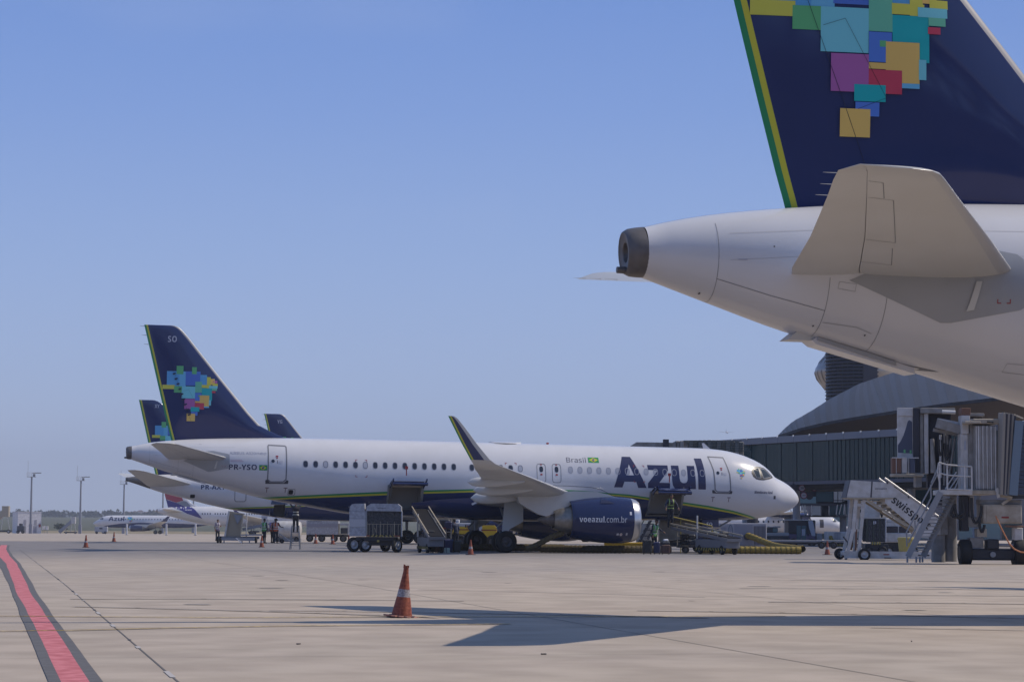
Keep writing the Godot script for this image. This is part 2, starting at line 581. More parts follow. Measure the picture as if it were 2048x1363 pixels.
func a320(called: String, label: String, at: Vector3, turn: float, pitch: float, o: Dictionary) -> Node3D:
	var root := thing(called, label, "airliner", at, 0, "blue-tailed airliners parked on the apron")
	root.rotation = Vector3(0, turn, -pitch)
	var f := Fus.new()
	f.t = [[-19.38, 5.31, 4.61, 0.35], [-18.9, 5.43, 4.45, 0.48], [-18.3, 5.54, 4.25, 0.63], [-17.4, 5.65, 3.96, 0.85], [-16.2, 5.75, 3.645, 1.10], [-14.7, 5.82, 3.235, 1.38], [-12.7, 5.88, 2.74, 1.67], [-11.5, 5.91, 2.51, 1.80], [-10.1, 5.925, 2.285, 1.89], [-8.8, 5.93, 2.08, 1.94], [-7.7, 5.93, 1.92, 1.965], [-6.5, 5.93, 1.82, 1.975], [-5.0, 5.93, 1.80, 1.975], [2.0, 5.905, 1.80, 1.975], [8.0, 5.885, 1.82, 1.975], [11.9, 5.865, 1.85, 1.975], [13.1, 5.79, 1.87, 1.95], [13.86, 5.66, 1.90, 1.89], [14.44, 5.50, 1.935, 1.80], [15.02, 5.28, 1.985, 1.69], [15.41, 5.08, 2.04, 1.59], [15.8, 4.80, 2.10, 1.46], [16.2, 4.37, 2.17, 1.31], [16.58, 4.19, 2.28, 1.13], [16.97, 3.99, 2.42, 0.90], [17.36, 3.69, 2.63, 0.62], [17.6, 3.40, 2.84, 0.37], [17.69, 3.22, 2.98, 0.17], [17.72, 3.11, 3.09, 0.02]]
	var holes := []
	if o.get("cargo_open", false): holes = [[-5.92, -4.06, 2.24, 3.45], [8.56, 10.42, 2.10, 3.36]]
	var xs := PackedFloat32Array()
	var x := -19.38
	while x < 17.3:
		xs.append(x)
		x += 0.3 if (x < -10 or x > 11) else 0.45
	for h in holes: xs.append(h[0]); xs.append(h[1])
	for e in [17.36, 17.45, 17.52, 17.58, 17.63, 17.67, 17.70, 17.72]: xs.append(e)
	xs.sort()
	var s_top := [[-12.9, 2.70], [-12.3, 2.735], [-10.95, 2.82], [-9.0, 2.95], [-6.86, 3.08], [-4, 3.23], [-1.2, 3.35], [2, 3.42], [4.4, 3.38], [6.32, 3.26], [7.37, 3.2], [8.6, 3.05], [10.44, 2.85], [12.0, 2.66], [13.4, 2.44], [14.92, 2.10], [15.25, 1.95], [15.5, 1.5]]
	var s_bot := [[-12.9, 2.50], [-11.88, 2.60], [-10.95, 2.66], [-9.0, 2.77], [-6.85, 2.89], [-4, 3.05], [-1.2, 3.18], [2, 3.25], [4.4, 3.23], [6.35, 3.12], [7.4, 3.05], [8.63, 2.91], [10.47, 2.68], [12.04, 2.48], [13.43, 2.28], [14.88, 1.99], [15.1, 1.88], [15.4, 1.4]]
	var low := func(xx: float, tb: Array, k: float) -> float:
		if xx < -12.9 or xx > 15.5: return PI
		return f.phi(xx, k)
	var zero := func(_x): return 0.0
	var b1 := func(xx): return low.call(xx, s_top, table(s_top, xx))
	var b2 := func(xx): return low.call(xx, s_top, (table(s_top, xx) + table(s_bot, xx)) * 0.5)
	var b3 := func(xx): return low.call(xx, s_bot, table(s_bot, xx))
	var pi := func(_x): return PI
	var g := Geo.new()
	fus_band(g, f, xs, zero, b1, 56, holes); part("fuselage", g, M.white_paint, root)
	g = Geo.new(); fus_band(g, f, xs, b1, b2, 2, holes); part("green_stripe", g, M.stripe_green, root)
	g = Geo.new(); fus_band(g, f, xs, b2, b3, 2, holes); part("yellow_stripe", g, M.stripe_yellow, root)
	g = Geo.new(); fus_band(g, f, xs, b3, pi, 36, holes); part("belly", g, M.navy_paint, root)
	var side := func(q: Vector2): return f.side(q, 1.0)
	# tail cone exhaust
	g = Geo.new()
	g.lathe(Vector3(-19.38, 4.96, 0), Vector3(-1, -0.06, 0).normalized(), [[0.0, 0.352], [0.10, 0.345], [0.2, 0.33], [0.265, 0.295], [0.27, 0.27], [0.255, 0.255], [0.245, 0.15], [0.23, 0.135], [0.12, 0.125], [0.05, 0.01]], 36)
	g.cyl(Vector3(-19.5, 4.70, 0.03), Vector3(-19.75, 4.70, 0.03), 0.055, 0.045, 12)
	part("exhaust_cone", g, M.exhaust, root)
	# fin
	var fs := []
	for e in [[5.45, -17.25, -9.6, 0.012], [5.85, -17.36, -10.6, 0.022], [5.93, -17.385, -11.26, 0.028], [6.19, -17.46, -11.93, 0.045], [6.53, -17.55, -12.61, 0.065], [7.17, -17.72, -13.21, 0.085], [8.1, -17.96, -13.99, 0.09], [9.05, -18.2, -14.8, 0.092], [10.2, -18.49, -15.76, 0.094], [11.1, -18.72, -16.5, 0.095], [11.48, -18.82, -16.84, 0.095], [11.62, -18.855, -16.99, 0.09], [11.71, -18.877, -17.15, 0.075], [11.75, -18.886, -17.3, 0.055], [11.765, -18.89, -17.42, 0.02]]:
		fs.append([Vector3(e[2], e[0], 0), Vector3(e[1], e[0], 0), e[3], Vector3(0, 0, 1)])
	var te := func(d: float): return func(e): return 1.0 - d / e[0].distance_to(e[1])
	var nose := func(_e): return 0.0
	var tail := func(_e): return 1.0
	g = Geo.new(); foil(g, fs, func(e): return 0.16 / e[0].distance_to(e[1]), te.call(0.19), 14); var fin := part("fin", g, M.navy_paint, root)
	g = Geo.new(); foil(g, fs.slice(4), nose, func(e): return 0.16 / e[0].distance_to(e[1]), 6); part("fin_leading_edge", g, M.bare_metal, root)
	g = Geo.new(); foil(g, fs.slice(0, 5), nose, func(e): return 0.16 / e[0].distance_to(e[1]), 4); part("fin_fillet", g, M.navy_paint, root)
	g = Geo.new(); foil(g, fs, te.call(0.19), te.call(0.10), 2); part("yellow_edge", g, M.stripe_yellow, root)
	g = Geo.new(); foil(g, fs, te.call(0.10), tail, 2); part("green_edge", g, M.stripe_green, root)
	var fin_skin := func(q: Vector2):
		var e := foil_point(fs, q.y, q.x)
		var e2 := foil_point(fs, q.y, q.x + 0.05)
		return [Vector3(q.x, q.y, e[0]), Vector3(-(e2[0] - e[0]) / 0.05, 0.01, 1).normalized()]
	patch_map(fin_skin, fin)
	if o.get("code", "") != "":
		decal("tail_code", fit_tris(text_tris(o.code, font_bold), -17.63, -17.16, 10.87, 11.2), fin_skin, M.code_print, fin, 0.008)
	# rudder hinge line and its access covers
	g = Geo.new()
	lay(g, line_tris(PackedVector2Array([Vector2(-17.75, 10.6), Vector2(-17.02, 8.6), Vector2(-16.25, 6.55), Vector2(-15.95, 5.75)]), 0.007), fin_skin, 0.034, 0.4)
	lay(g, line_tris(PackedVector2Array([Vector2(-16.8, 8.27), Vector2(-16.48, 8.38), Vector2(-15.87, 7.27), Vector2(-16.28, 7.1)]), 0.005), fin_skin, 0.034, 0.4)
	part("rudder_hinge_line", g, M.seam_dark, fin)
	for k in 9:
		if called != "parked_airliner": break
		g = Geo.new()
		var y := 9.2 - 0.27 * k
		var c := Vector2(-17.25 + 0.105 * k, y)
		g.box(Vector3(c.x, c.y, foil_point(fs, c.y, c.x)[0] + 0.02), Vector3(0.16, 0.07, 0.09), Basis(Vector3(0, 0, 1), 0.35))
		part("rudder_hinge_cover", g, M.navy_dark, fin)
	for y in [11.68, 11.2, 10.72]:
		g = Geo.new(); g.cyl(Vector3(-18.88 + (11.76 - y) * 0.25, y, 0), Vector3(-19.15 + (11.76 - y) * 0.25, y + 0.01, 0), 0.014, 0.006, 5)
		part("static_wick", g, M.dark_grey, fin)
	# tailplane
	for s in [1.0, -1.0]:
		var ts := []
		var es := []
		for e in [[0.1, -13.55, 4.63, -17.25, 4.57], [0.7, -14.06, 4.69, -17.45, 4.65], [1.2, -14.42, 4.745, -17.62, 4.705], [3.0, -15.55, 4.94, -18.0, 4.9], [5.0, -16.85, 5.16, -18.5, 5.12], [5.75, -17.33, 5.245, -18.7, 5.205], [5.95, -17.47, 5.27, -18.745, 5.225], [6.07, -17.62, 5.285, -18.77, 5.24], [6.15, -17.9, 5.29, -18.79, 5.25]]:
			var up_ := 0.0 if s > 0 else 0.02
			var le_ := Vector3(e[1], e[2] + up_, e[0] * s)
			var flat_te := Vector3(e[3], e[2] + 0.03 + up_, e[0] * s)
			var tk := 0.085 if e[0] < 6.0 else (0.055 if e[0] < 6.1 else 0.015)
			var dirn := Vector3(0, 1, -0.1 * s).normalized()
			ts.append([le_, flat_te, tk, dirn])
			var hinge := le_.lerp(flat_te, 0.703)
			var te_ := Vector3(e[3], e[4] - 0.02, e[0] * s)          # elevators droop when parked
			es.append([hinge + (hinge - te_) * 0.43, te_, tk * 1.4, dirn])
		g = Geo.new(); foil(g, ts, func(_e): return 0.06, func(_e): return 0.70, 12); var tp := part("tailplane", g, M.grey_paint, root)
		g = Geo.new(); foil(g, ts, nose, func(_e): return 0.06, 6); part("leading_edge", g, M.pale_metal, tp)
		g = Geo.new(); foil(g, es.slice(1), func(_e): return 0.302, tail, 6); part("elevator", g, M.grey_paint, tp)
		for e in [[5.95, -18.75, 5.23], [5.45, -18.6, 5.175], [4.95, -18.48, 5.12]]:
			g = Geo.new(); g.cyl(Vector3(e[1] + 0.1, e[2], e[0] * s), Vector3(e[1] - 0.15, e[2], e[0] * s), 0.006, 0.002, 5)
			part("static_wick", g, M.pale_metal, tp)
		if s > 0:
			var under := func(q: Vector2):         # underside, q = (distance ahead of the hinge, span)
				var k := 0
				while k < ts.size() - 2 and q.y > ts[k + 1][0].z: k += 1
				var u: float = (q.y - ts[k][0].z) / (ts[k + 1][0].z - ts[k][0].z)
				var le2: Vector3 = ts[k][0].lerp(ts[k + 1][0], u)
				var te2: Vector3 = ts[k][1].lerp(ts[k + 1][1], u)
				var ch := le2.distance_to(te2)
				var sc := 0.703 - q.x / ch
				return [le2.lerp(te2, sc) - ts[k][3] * (ts[k][2] * ch * naca(sc)), -ts[k][3]]
			for pl in [[[0.02, 4.9], [0.34, 4.9], [0.42, 2.9], [0.02, 2.9]], [[0.40, 2.6], [0.44, 1.7], [0.02, 1.7]], [[0.02, 5.6], [0.2, 5.6], [0.22, 4.95]]]:
				g = Geo.new()
				var vv := PackedVector2Array()
				for e in pl: vv.append(Vector2(e[0], e[1]))
				lay(g, line_tris(vv, 0.010), under, 0.003, 0.4)
				part("access_panel", g, M.seam, tp)
	decal("tailplane_seal_panel", poly_tris(PackedVector2Array([Vector2(-14.34, 4.9), Vector2(-14.33, 4.25), Vector2(-14.4, 4.2), Vector2(-15.3, 4.02), Vector2(-15.44, 4.02), Vector2(-16.72, 4.57), Vector2(-15.55, 5.09), Vector2(-15.20, 5.12), Vector2(-14.42, 4.97)])), side, M.seal_grey, root, 0.006, 0.2)
	decal("hinge_fairing", poly_tris(PackedVector2Array([Vector2(-15.02, 4.58), Vector2(-14.94, 4.58), Vector2(-15.03, 4.2), Vector2(-15.13, 4.18)])), side, M.grey_paint, root, 0.03, 0.2)
	for mk in [[-14.72, 1.0], [-14.55, -1.0]]:
		g = Geo.new()
		lay(g, line_tris(PackedVector2Array([Vector2(mk[0], 4.34), Vector2(mk[0], 4.29), Vector2(mk[0] + 0.045 * mk[1], 4.29)]), 0.012), side, 0.012)
		part("corner_mark", g, M.red_print, root)
	# panel seams round the tail
	for e in [[-18.46, 0.75, PI], [-16.98, 1.75, PI], [-16.2, 1.35, PI]]:
		g = Geo.new()
		for s in [1.0, -1.0]:
			var rows: Array[PackedVector3Array] = [PackedVector3Array(), PackedVector3Array()]
			for k in 21:
				var ph: float = s * lerpf(e[1], e[2], k / 20.0)
				for j in 2: rows[j].append(f.p(e[0] + 0.006 * j, ph) + f.nrm(e[0], ph) * 0.004)
			g.skin(rows, Vector3(0, -0.2, s))
		part("panel_seam", g, M.seam, root)
	decal("panel_seam", line_tris(PackedVector2Array([Vector2(-18.46, 4.58), Vector2(-17.72, 4.36), Vector2(-16.98, 4.17)]), 0.007), side, M.seam, root, 0.005)
	decal("panel_seam", line_tris(PackedVector2Array([Vector2(-16.95, 4.02), Vector2(-16.5, 3.96), Vector2(-16.28, 3.88)]), 0.008), side, M.seam_light, root, 0.005)
	for e in [[-17.72, 5.02, 0.010], [-18.62, 4.40, 0.012], [-17.05, 3.98, 0.010], [-16.35, 3.86, 0.010]]:
		decal("drain_hole", disc_tris(Vector2(e[0], e[1]), e[2], e[2], 10), side, M.seam_dark, root, 0.006)
	for e in [[-16.85, 4.55, -16.62, 4.42], [-14.4, 3.5, -14.05, 3.35]]:
		decal("access_hatch", line_tris(PackedVector2Array([Vector2(e[0], e[1]), Vector2(e[2], e[1] - 0.03), Vector2(e[2] - 0.01, e[3]), Vector2(e[0] - 0.01, e[3] + 0.04), Vector2(e[0], e[1])]), 0.006), side, M.seam_light, root, 0.005)
	for e in [[-18.2, 4.83], [-16.6, 5.3], [-15.9, 5.45]]:
		decal("stencil", rect_tris(e[0], e[1], e[0] + 0.12, e[1] + 0.012), side, M.faint_print, root, 0.005)
	decal("soot_stain", poly_tris(PackedVector2Array([Vector2(-15.98, 3.60), Vector2(-15.6, 3.50), Vector2(-15.15, 3.40), Vector2(-15.5, 3.44), Vector2(-15.9, 3.54)])), side, M.seam, root, 0.005)
	for y in [5.32, 4.95]:
		decal("skin_lap", line_tris(PackedVector2Array([Vector2(-18.3, y - 0.12), Vector2(-16.9, y - 0.04), Vector2(-14.0, y)]), 0.004), side, M.seam_light, root, 0.004)
	g = Geo.new()
	g.prism(PackedVector2Array([Vector2(-17.72, 4.09), Vector2(-17.18, 3.92), Vector2(-17.33, 3.80), Vector2(-16.9, 3.80), Vector2(-16.75, 3.88), Vector2(-17.0, 4.02)]), Transform3D(Basis.IDENTITY, Vector3.ZERO), 0.34)
	part("air_intake_flap", g, M.grey_paint, root)
	g = Geo.new()
	for k in 7:
		pass
	g.prism(PackedVector2Array([Vector2(-16.98, 3.80), Vector2(-16.9, 3.74), Vector2(-15.95, 3.50), Vector2(-15.45, 3.37), Vector2(-15.5, 3.6), Vector2(-16.8, 3.92)]), Transform3D(Basis.IDENTITY, Vector3.ZERO), 0.42)
	part("keel_skid", g, M.white_paint, root)
	g = Geo.new(); g.prism(PackedVector2Array([Vector2(-16.9, 3.80), Vector2(-16.05, 3.56), Vector2(-15.75, 3.48), Vector2(-15.75, 3.53), Vector2(-16.05, 3.62), Vector2(-16.9, 3.85)]), Transform3D(Basis.IDENTITY, Vector3.ZERO), 0.5); part("keel_strip", g, M.seal_grey, root)
	# wing-body fairing
	var rows: Array[PackedVector3Array] = []
	for e in [[-4.6, 2.15, 1.6, 0.4], [-3.6, 1.95, 1.9, 0.75], [-2.4, 1.77, 2.08, 1.05], [-1.0, 1.69, 2.14, 1.2], [1.0, 1.655, 2.16, 1.25], [4.0, 1.66, 2.14, 1.2], [5.6, 1.69, 2.08, 1.05], [6.8, 1.76, 1.98, 0.8], [8.0, 1.9, 1.7, 0.45]]:
		var row := PackedVector3Array()
		for k in 25:
			var t := PI * k / 24.0
			row.append(Vector3(e[0], e[1] + e[3] * 1.0 * (1.0 - pow(absf(sin(t)), 0.8)), e[2] * signf(cos(t)) * pow(absf(cos(t)), 0.7)))
		rows.append(row)
	g = Geo.new(); g.skin(rows, Vector3(0, -1, 0)); part("belly_fairing", g, M.navy_paint, root)
	# wings
	for s in [1.0, -1.0]:
		var ws := []
		for e in [[0.6, 5.6, 2.62, -1.15, 2.40, 0.13], [1.9, 4.92, 2.84, -1.2, 2.50, 0.13], [4.0, 3.80, 3.05, -1.27, 2.80, 0.12], [6.2, 2.64, 3.26, -1.36, 3.06, 0.115], [9.0, 1.15, 3.51, -2.15, 3.38, 0.11], [12.2, -0.55, 3.79, -3.05, 3.70, 0.105], [14.5, -1.77, 3.98, -3.7, 3.91, 0.10], [16.2, -2.68, 4.13, -4.2, 4.04, 0.10]]:
			ws.append([Vector3(e[1], e[2], e[0] * s), Vector3(e[3], e[4], e[0] * s), e[5], Vector3(0, 1, -0.087 * s).normalized()])
		var top := func(e): return 0.0
		g = Geo.new(); foil(g, ws, func(_e): return 0.07, func(_e): return 0.72, 12); var wing := part("wing", g, M.grey_paint, root)
		g = Geo.new(); foil(g, ws, top, func(_e): return 0.07, 6); part("slat", g, M.pale_metal, wing)
		g = Geo.new(); foil(g, ws, func(_e): return 0.72, func(_e): return 1.0, 4); part("flap", g, M.grey_paint, wing)
		# curved tip fence
		var ks := []
		for e in [[16.2, -2.68, 4.13, -4.2, 4.04, 0.05], [16.65, -3.0, 4.19, -4.33, 4.13, 0.25], [16.98, -3.36, 4.29, -4.45, 4.27, 0.6], [17.18, -3.66, 4.46, -4.62, 4.46, 0.85], [17.3, -3.95, 4.75, -4.83, 4.78, 0.96], [17.45, -4.38, 5.2, -5.12, 5.22, 1.0], [17.62, -4.82, 5.72, -5.42, 5.72, 1.0], [17.78, -5.25, 6.2, -5.71, 6.2, 1.0], [17.83, -5.42, 6.36, -5.80, 6.36, 1.0], [17.87, -5.60, 6.46, -5.86, 6.46, 1.0]]:
			var up := Vector3(0, 1 - e[5], -s * e[5]).normalized()
			ks.append([Vector3(e[1], e[2], e[0] * s), Vector3(e[3], e[4], e[0] * s), 0.085 if e[2] < 6.3 else 0.03, up])
		g = Geo.new(); foil(g, ks.slice(0, 4), top, func(_e): return 1.0, 12); var tip := part("sharklet", g, M.grey_paint, wing)
		var hi := ks.slice(3)
		g = Geo.new(); foil(g, hi, top, func(_e): return 0.32, 8); part("tip_leading_edge", g, M.grey_paint, wing)
		g = Geo.new(); foil(g, hi, func(_e): return 0.32, te.call(0.15), 6); part("tip_panel", g, M.navy_paint, wing)
		g = Geo.new(); foil(g, hi, te.call(0.15), te.call(0.075), 2); part("yellow_edge", g, M.stripe_yellow, wing)
		g = Geo.new(); foil(g, hi, te.call(0.075), func(_e): return 1.0, 2); part("green_edge", g, M.stripe_green, wing)
		# flap track fairings
		for e in [[5.3, -2.15, 2.80, 3.0, 0.26], [8.7, -2.72, 3.16, 3.1, 0.23], [12.1, -3.72, 3.49, 2.9, 0.20]]:
			var cr: Array[PackedVector3Array] = []
			for k in 13:
				var u := k / 12.0
				var r: float = e[4] * pow(sin(PI * pow(u, 0.62) * 0.98 + 0.02), 0.75)
				var row := PackedVector3Array()
				var slope := 0.07
				for j in 17:
					var t := TAU * j / 16
					row.append(Vector3(e[1] + e[3] * u, e[2] + slope * u + r * 1.25 * sin(t) + 0.02, e[0] * s + r * 0.7 * cos(t)))
				cr.append(row)
			g = Geo.new(); g.skin(cr); part("flap_track_fairing", g, M.grey_paint, wing)
		g = Geo.new()
		g.box(Vector3(-1.3, 2.62, 2.6 * s), Vector3(0.5, 0.1, 0.05), Basis(Vector3(0, 0, 1), 0.45))
		part("drain_mast", g, M.white_paint, wing)
		# engine
		var ez: float = 5.75 * s
		var c := Vector3(0, 1.79, ez)
		g = Geo.new()
		g.lathe(c, Vector3(1, 0, 0), [[3.02, 0.90], [3.0, 0.965], [3.3, 1.02], [3.9, 1.12], [4.7, 1.195], [5.4, 1.225], [5.9, 1.21], [6.28, 1.165]], 48)
		var eng := part("engine_cowl", g, M.navy_gloss, root)
		g = Geo.new()
		g.lathe(c, Vector3(1, 0, 0), [[6.282, 1.164], [6.45, 1.13], [6.6, 1.075], [6.69, 1.01], [6.71, 0.965], [6.68, 0.925], [6.5, 0.885], [6.3, 0.87]], 48)
		part("intake_lip", g, M.lip_metal, eng)
		g = Geo.new()
		g.lathe(c, Vector3(1, 0, 0), [[6.3, 0.87], [5.3, 0.9], [5.3, 0.3]], 36)
		for k in 20:
			var a := TAU * k / 20
			var d := Vector3(0, cos(a), sin(a))
			var e := Vector3(0, -sin(a), cos(a))
			g.quad(c + Vector3(5.42, 0, 0) + d * 0.25, c + Vector3(5.36, 0, 0) + d * 0.88, c + Vector3(5.5, 0, 0) + d * 0.88 + e * 0.13, c + Vector3(5.5, 0, 0) + d * 0.25 + e * 0.06)
		part("fan", g, M.dark_grey, eng)
		g = Geo.new(); g.lathe(c, Vector3(1, 0, 0), [[5.4, 0.28], [5.7, 0.2], [5.9, 0.08], [5.95, 0.0]], 24); part("spinner", g, M.black, eng)
		g = Geo.new(); g.lathe(c, Vector3(1, 0, 0), [[3.02, 0.9], [3.5, 0.92], [3.6, 0.7]], 40); part("fan_duct", g, M.black, eng)
		g = Geo.new(); g.lathe(c + Vector3(0, -0.03, 0), Vector3(1, 0, 0), [[2.17, 0.46], [2.16, 0.49], [2.45, 0.60], [2.98, 0.73], [3.3, 0.76], [3.7, 0.74]], 40); part("core_cowl", g, M.nozzle, eng)
		g = Geo.new(); g.lathe(c + Vector3(0, -0.03, 0), Vector3(1, 0, 0), [[1.30, 0.0], [1.34, 0.06], [1.7, 0.22], [2.15, 0.36], [2.6, 0.4]], 32); part("exhaust_plug", g, M.exhaust, eng)
		g = Geo.new()
		var py := PackedVector2Array([Vector2(5.5, 2.99), Vector2(5.1, 3.12), Vector2(4.5, 3.24), Vector2(3.3, 3.27), Vector2(2.3, 3.2), Vector2(0.2, 3.0), Vector2(0.3, 2.62), Vector2(0.75, 2.34), Vector2(1.36, 2.02), Vector2(1.75, 1.93), Vector2(2.2, 2.02), Vector2(2.6, 2.24), Vector2(3.2, 2.62), Vector2(4.2, 2.9), Vector2(5.0, 2.96)])
		g.prism(py, Transform3D(Basis.IDENTITY, Vector3(0, 0, ez)), 0.36)
		part("pylon", g, M.grey_paint, root)
		if s > 0:
			var cowl := func(q: Vector2):
				var r := table([[3.0, 0.965], [3.3, 1.02], [3.9, 1.12], [4.7, 1.195], [5.4, 1.225], [5.9, 1.21], [6.28, 1.165]], q.x)
				var dy := clampf((q.y - c.y) / r, -0.99, 0.99)
				var d := Vector3(0, dy, sqrt(1 - dy * dy))
				return [c * Vector3(0, 1, 1) + Vector3(q.x, 0, 0) + d * r, d]
			if o.get("letters", false):
				for l in glyphs(fit_tris(text_tris("voeazul", font_bold), 3.34, 4.64, 1.655, 1.965)) + glyphs(fit_tris(text_tris(".com.br", font_regular), 4.67, 5.86, 1.655, 1.975)): decal("engine_letter", l, cowl, M.white_print, eng, 0.006, 0.3)
				decal("engine_label", disc_tris(Vector2(5.6, 1.04), 0.07, 0.07), cowl, M.white_print, eng, 0.007)
				decal("engine_label", disc_tris(Vector2(5.6, 1.04), 0.035, 0.035), cowl, M.red_print, eng, 0.010)
				decal("engine_label", rect_tris(5.36, 1.0, 5.48, 1.1), cowl, M.pale_print, eng, 0.007)
				decal("engine_label", rect_tris(5.86, 1.0, 5.95, 1.12), cowl, M.pale_print, eng, 0.007)
				decal("engine_label", rect_tris(6.02, 2.05, 6.13, 2.22), cowl, M.white_print, eng, 0.007)
			decal("intake_strake", poly_tris(PackedVector2Array([Vector2(4.5, 2.62), Vector2(5.25, 2.64), Vector2(4.95, 2.78), Vector2(4.62, 2.87)])), cowl, M.navy_dark, eng, 0.03)
	# landing gear
	for s in [1.0, -1.0]:
		for dz in [-0.46, 0.46]: wheel(root, Vector3(0, 0.57, 3.8 * s + dz), 0.575, 0.43, 0.28, M.rim, signf(dz))
		g = Geo.new()
		g.cyl(Vector3(0, 0.57, 3.8 * s - 0.3), Vector3(0, 0.57, 3.8 * s + 0.3), 0.1, 0.1, 12)
		g.cyl(Vector3(0, 0.57, 3.8 * s), Vector3(0.05, 1.4, 3.8 * s), 0.09, 0.1, 12); g.cyl(Vector3(0.05, 1.4, 3.8 * s), Vector3(0.15, 2.8, 3.75 * s), 0.14, 0.16, 12)
		g.cyl(Vector3(0.1, 1.5, 3.8 * s), Vector3(0.1, 2.4, 2.3 * s), 0.07, 0.07, 8); g.cyl(Vector3(-0.05, 0.8, 3.8 * s), Vector3(-0.4, 1.3, 3.8 * s), 0.05, 0.05, 8); g.cyl(Vector3(-0.4, 1.3, 3.8 * s), Vector3(0, 1.7, 3.8 * s), 0.05, 0.05, 8)
		part("main_gear_leg", g, M.gear_grey, root)
		g = Geo.new(); g.prism(PackedVector2Array([Vector2(-0.08, 2.72), Vector2(0.92, 2.7), Vector2(0.93, 1.68), Vector2(0.86, 1.6), Vector2(0.2, 1.24), Vector2(0.1, 1.06), Vector2(-0.22, 1.09)]), Transform3D(Basis(Vector3(1, 0, 0), -0.06 * s), Vector3(0, 0, 4.3 * s)), 0.05); part("gear_door", g, M.gear_door, root)
	for dz in [-0.25, 0.25]: wheel(root, Vector3(12.62, 0.40, dz), 0.385, 0.22, 0.23, M.rim_pale, signf(dz))
	g = Geo.new()
	g.cyl(Vector3(12.62, 0.4, -0.18), Vector3(12.62, 0.4, 0.18), 0.06, 0.06, 10); g.cyl(Vector3(12.62, 0.4, 0), Vector3(12.7, 1.3, 0), 0.06, 0.07, 10); g.cyl(Vector3(12.7, 1.3, 0), Vector3(12.8, 2.1, 0), 0.1, 0.11, 10)
	g.cyl(Vector3(12.7, 1.3, 0), Vector3(13.9, 2.0, 0), 0.05, 0.05, 8); g.cyl(Vector3(12.66, 0.75, 0), Vector3(12.25, 1.0, 0), 0.04, 0.04, 6)
	part("nose_gear_leg", g, M.gear_grey, root)
	for s in [1.0, -1.0]:
		g = Geo.new(); g.box(Vector3(12.45, 1.62, 0.42 * s), Vector3(0.95, 0.62, 0.03)); var gd := part("nose_gear_door", g, M.navy_paint, root)
		if s > 0 and o.get("code", "") != "":
			decal("gear_door_code", fit_tris(text_tris(o.code, font_bold), 12.22, 12.55, 1.56, 1.76), func(q): return [Vector3(q.x, q.y, 0.437), Vector3(0, 0, 1)], M.white_print, gd, 0.004)
	# cabin windows
	var wx := []
	for k in 16: wx.append([-10.37 + 0.5315 * k, 4.505])
	for k in 6: wx.append([-1.41 + 0.535 * k, 4.49])
	for k in 15: wx.append([4.05 + 0.5315 * k, 4.475 - 0.003 * k])
	var blinds_down := [2, 6, 21]  # windows with their pale blinds drawn down
	var n := 0
	for e in wx:
		if o.get("windows", true):
			var am := ArrayMesh.new()
			g = Geo.new(); lay(g, ring_tris(Vector2(e[0], e[1]), 0.105, 0.155, 0.03, 14, 2.6), side, 0.008, 1.0); g.into(am, M.window_frame if n < 22 else M.window_frame_pale)
			g = Geo.new(); lay(g, disc_tris(Vector2(e[0], e[1]), 0.108, 0.158, 14, 2.6), side, 0.004, 1.0); g.into(am, M.window_shade if (n in blinds_down or n >= 22) else M.window)
			put_mesh("window", am, root)
		n += 1
	for ex in [2.42, 3.27]:
		var pts := PackedVector2Array()
		for k in 24:
			var t := TAU * k / 24
			pts.append(Vector2(ex + 0.24 * signf(cos(t)) * pow(absf(cos(t)), 0.4), 4.27 + 0.5 * signf(sin(t)) * pow(absf(sin(t)), 0.3)))
		pts.append(pts[0])
		var d := decal("overwing_exit", line_tris(pts, 0.03), side, M.seam, root, 0.007, 0.2)
		decal("exit_window", disc_tris(Vector2(ex, 4.48), 0.105, 0.16, 14, 2.6), side, M.window, d, 0.008, 1.0)
		decal("warning_label", rect_tris(ex - 0.05, 4.7, ex + 0.05, 4.75), side, M.red_print, d, 0.008)
		decal("warning_label", rect_tris(ex - 0.06, 4.15, ex + 0.06, 4.24), side, M.red_print, d, 0.008)
	door_outline(side, root, PackedVector2Array([Vector2(-12.27, 5.48), Vector2(-12.31, 5.42), Vector2(-12.34, 3.66), Vector2(-12.17, 3.54), Vector2(-11.51, 3.55), Vector2(-11.38, 3.68), Vector2(-11.36, 5.39), Vector2(-11.42, 5.45)]), PackedVector2Array([Vector2(-12.45, 3.62), Vector2(-12.35, 3.66), Vector2(-12.2, 3.5), Vector2(-11.48, 3.5), Vector2(-11.33, 3.65), Vector2(-11.24, 3.61), Vector2(-11.26, 3.45), Vector2(-12.43, 3.44)]), Vector2(-12.08, 4.63))
	door_outline(side, root, PackedVector2Array([Vector2(11.98, 5.36), Vector2(12.16, 4.6), Vector2(12.22, 3.55), Vector2(12.35, 3.44), Vector2(13.0, 3.43), Vector2(13.12, 3.53), Vector2(13.08, 4.4), Vector2(12.86, 5.33)]), PackedVector2Array([Vector2(12.05, 3.52), Vector2(12.15, 3.53), Vector2(12.3, 3.39), Vector2(13.02, 3.38), Vector2(13.13, 3.5), Vector2(13.23, 3.48), Vector2(13.2, 3.33), Vector2(12.08, 3.35)]), Vector2(12.4, 4.47))
	stand_tees(side, root, [-12.32, -11.36], 3.23)
	stand_tees(side, root, [12.14, 13.06], 3.13)
	decal("outflow_panel", disc_tris(Vector2(-11.06, 3.02), 0.12, 0.12, 12, 4.0), side, M.black, root, 0.008)
	decal("outflow_panel_frame", ring_tris(Vector2(-11.03, 3.02), 0.17, 0.15, 0.025, 12, 5.0), side, M.seam, root, 0.007)
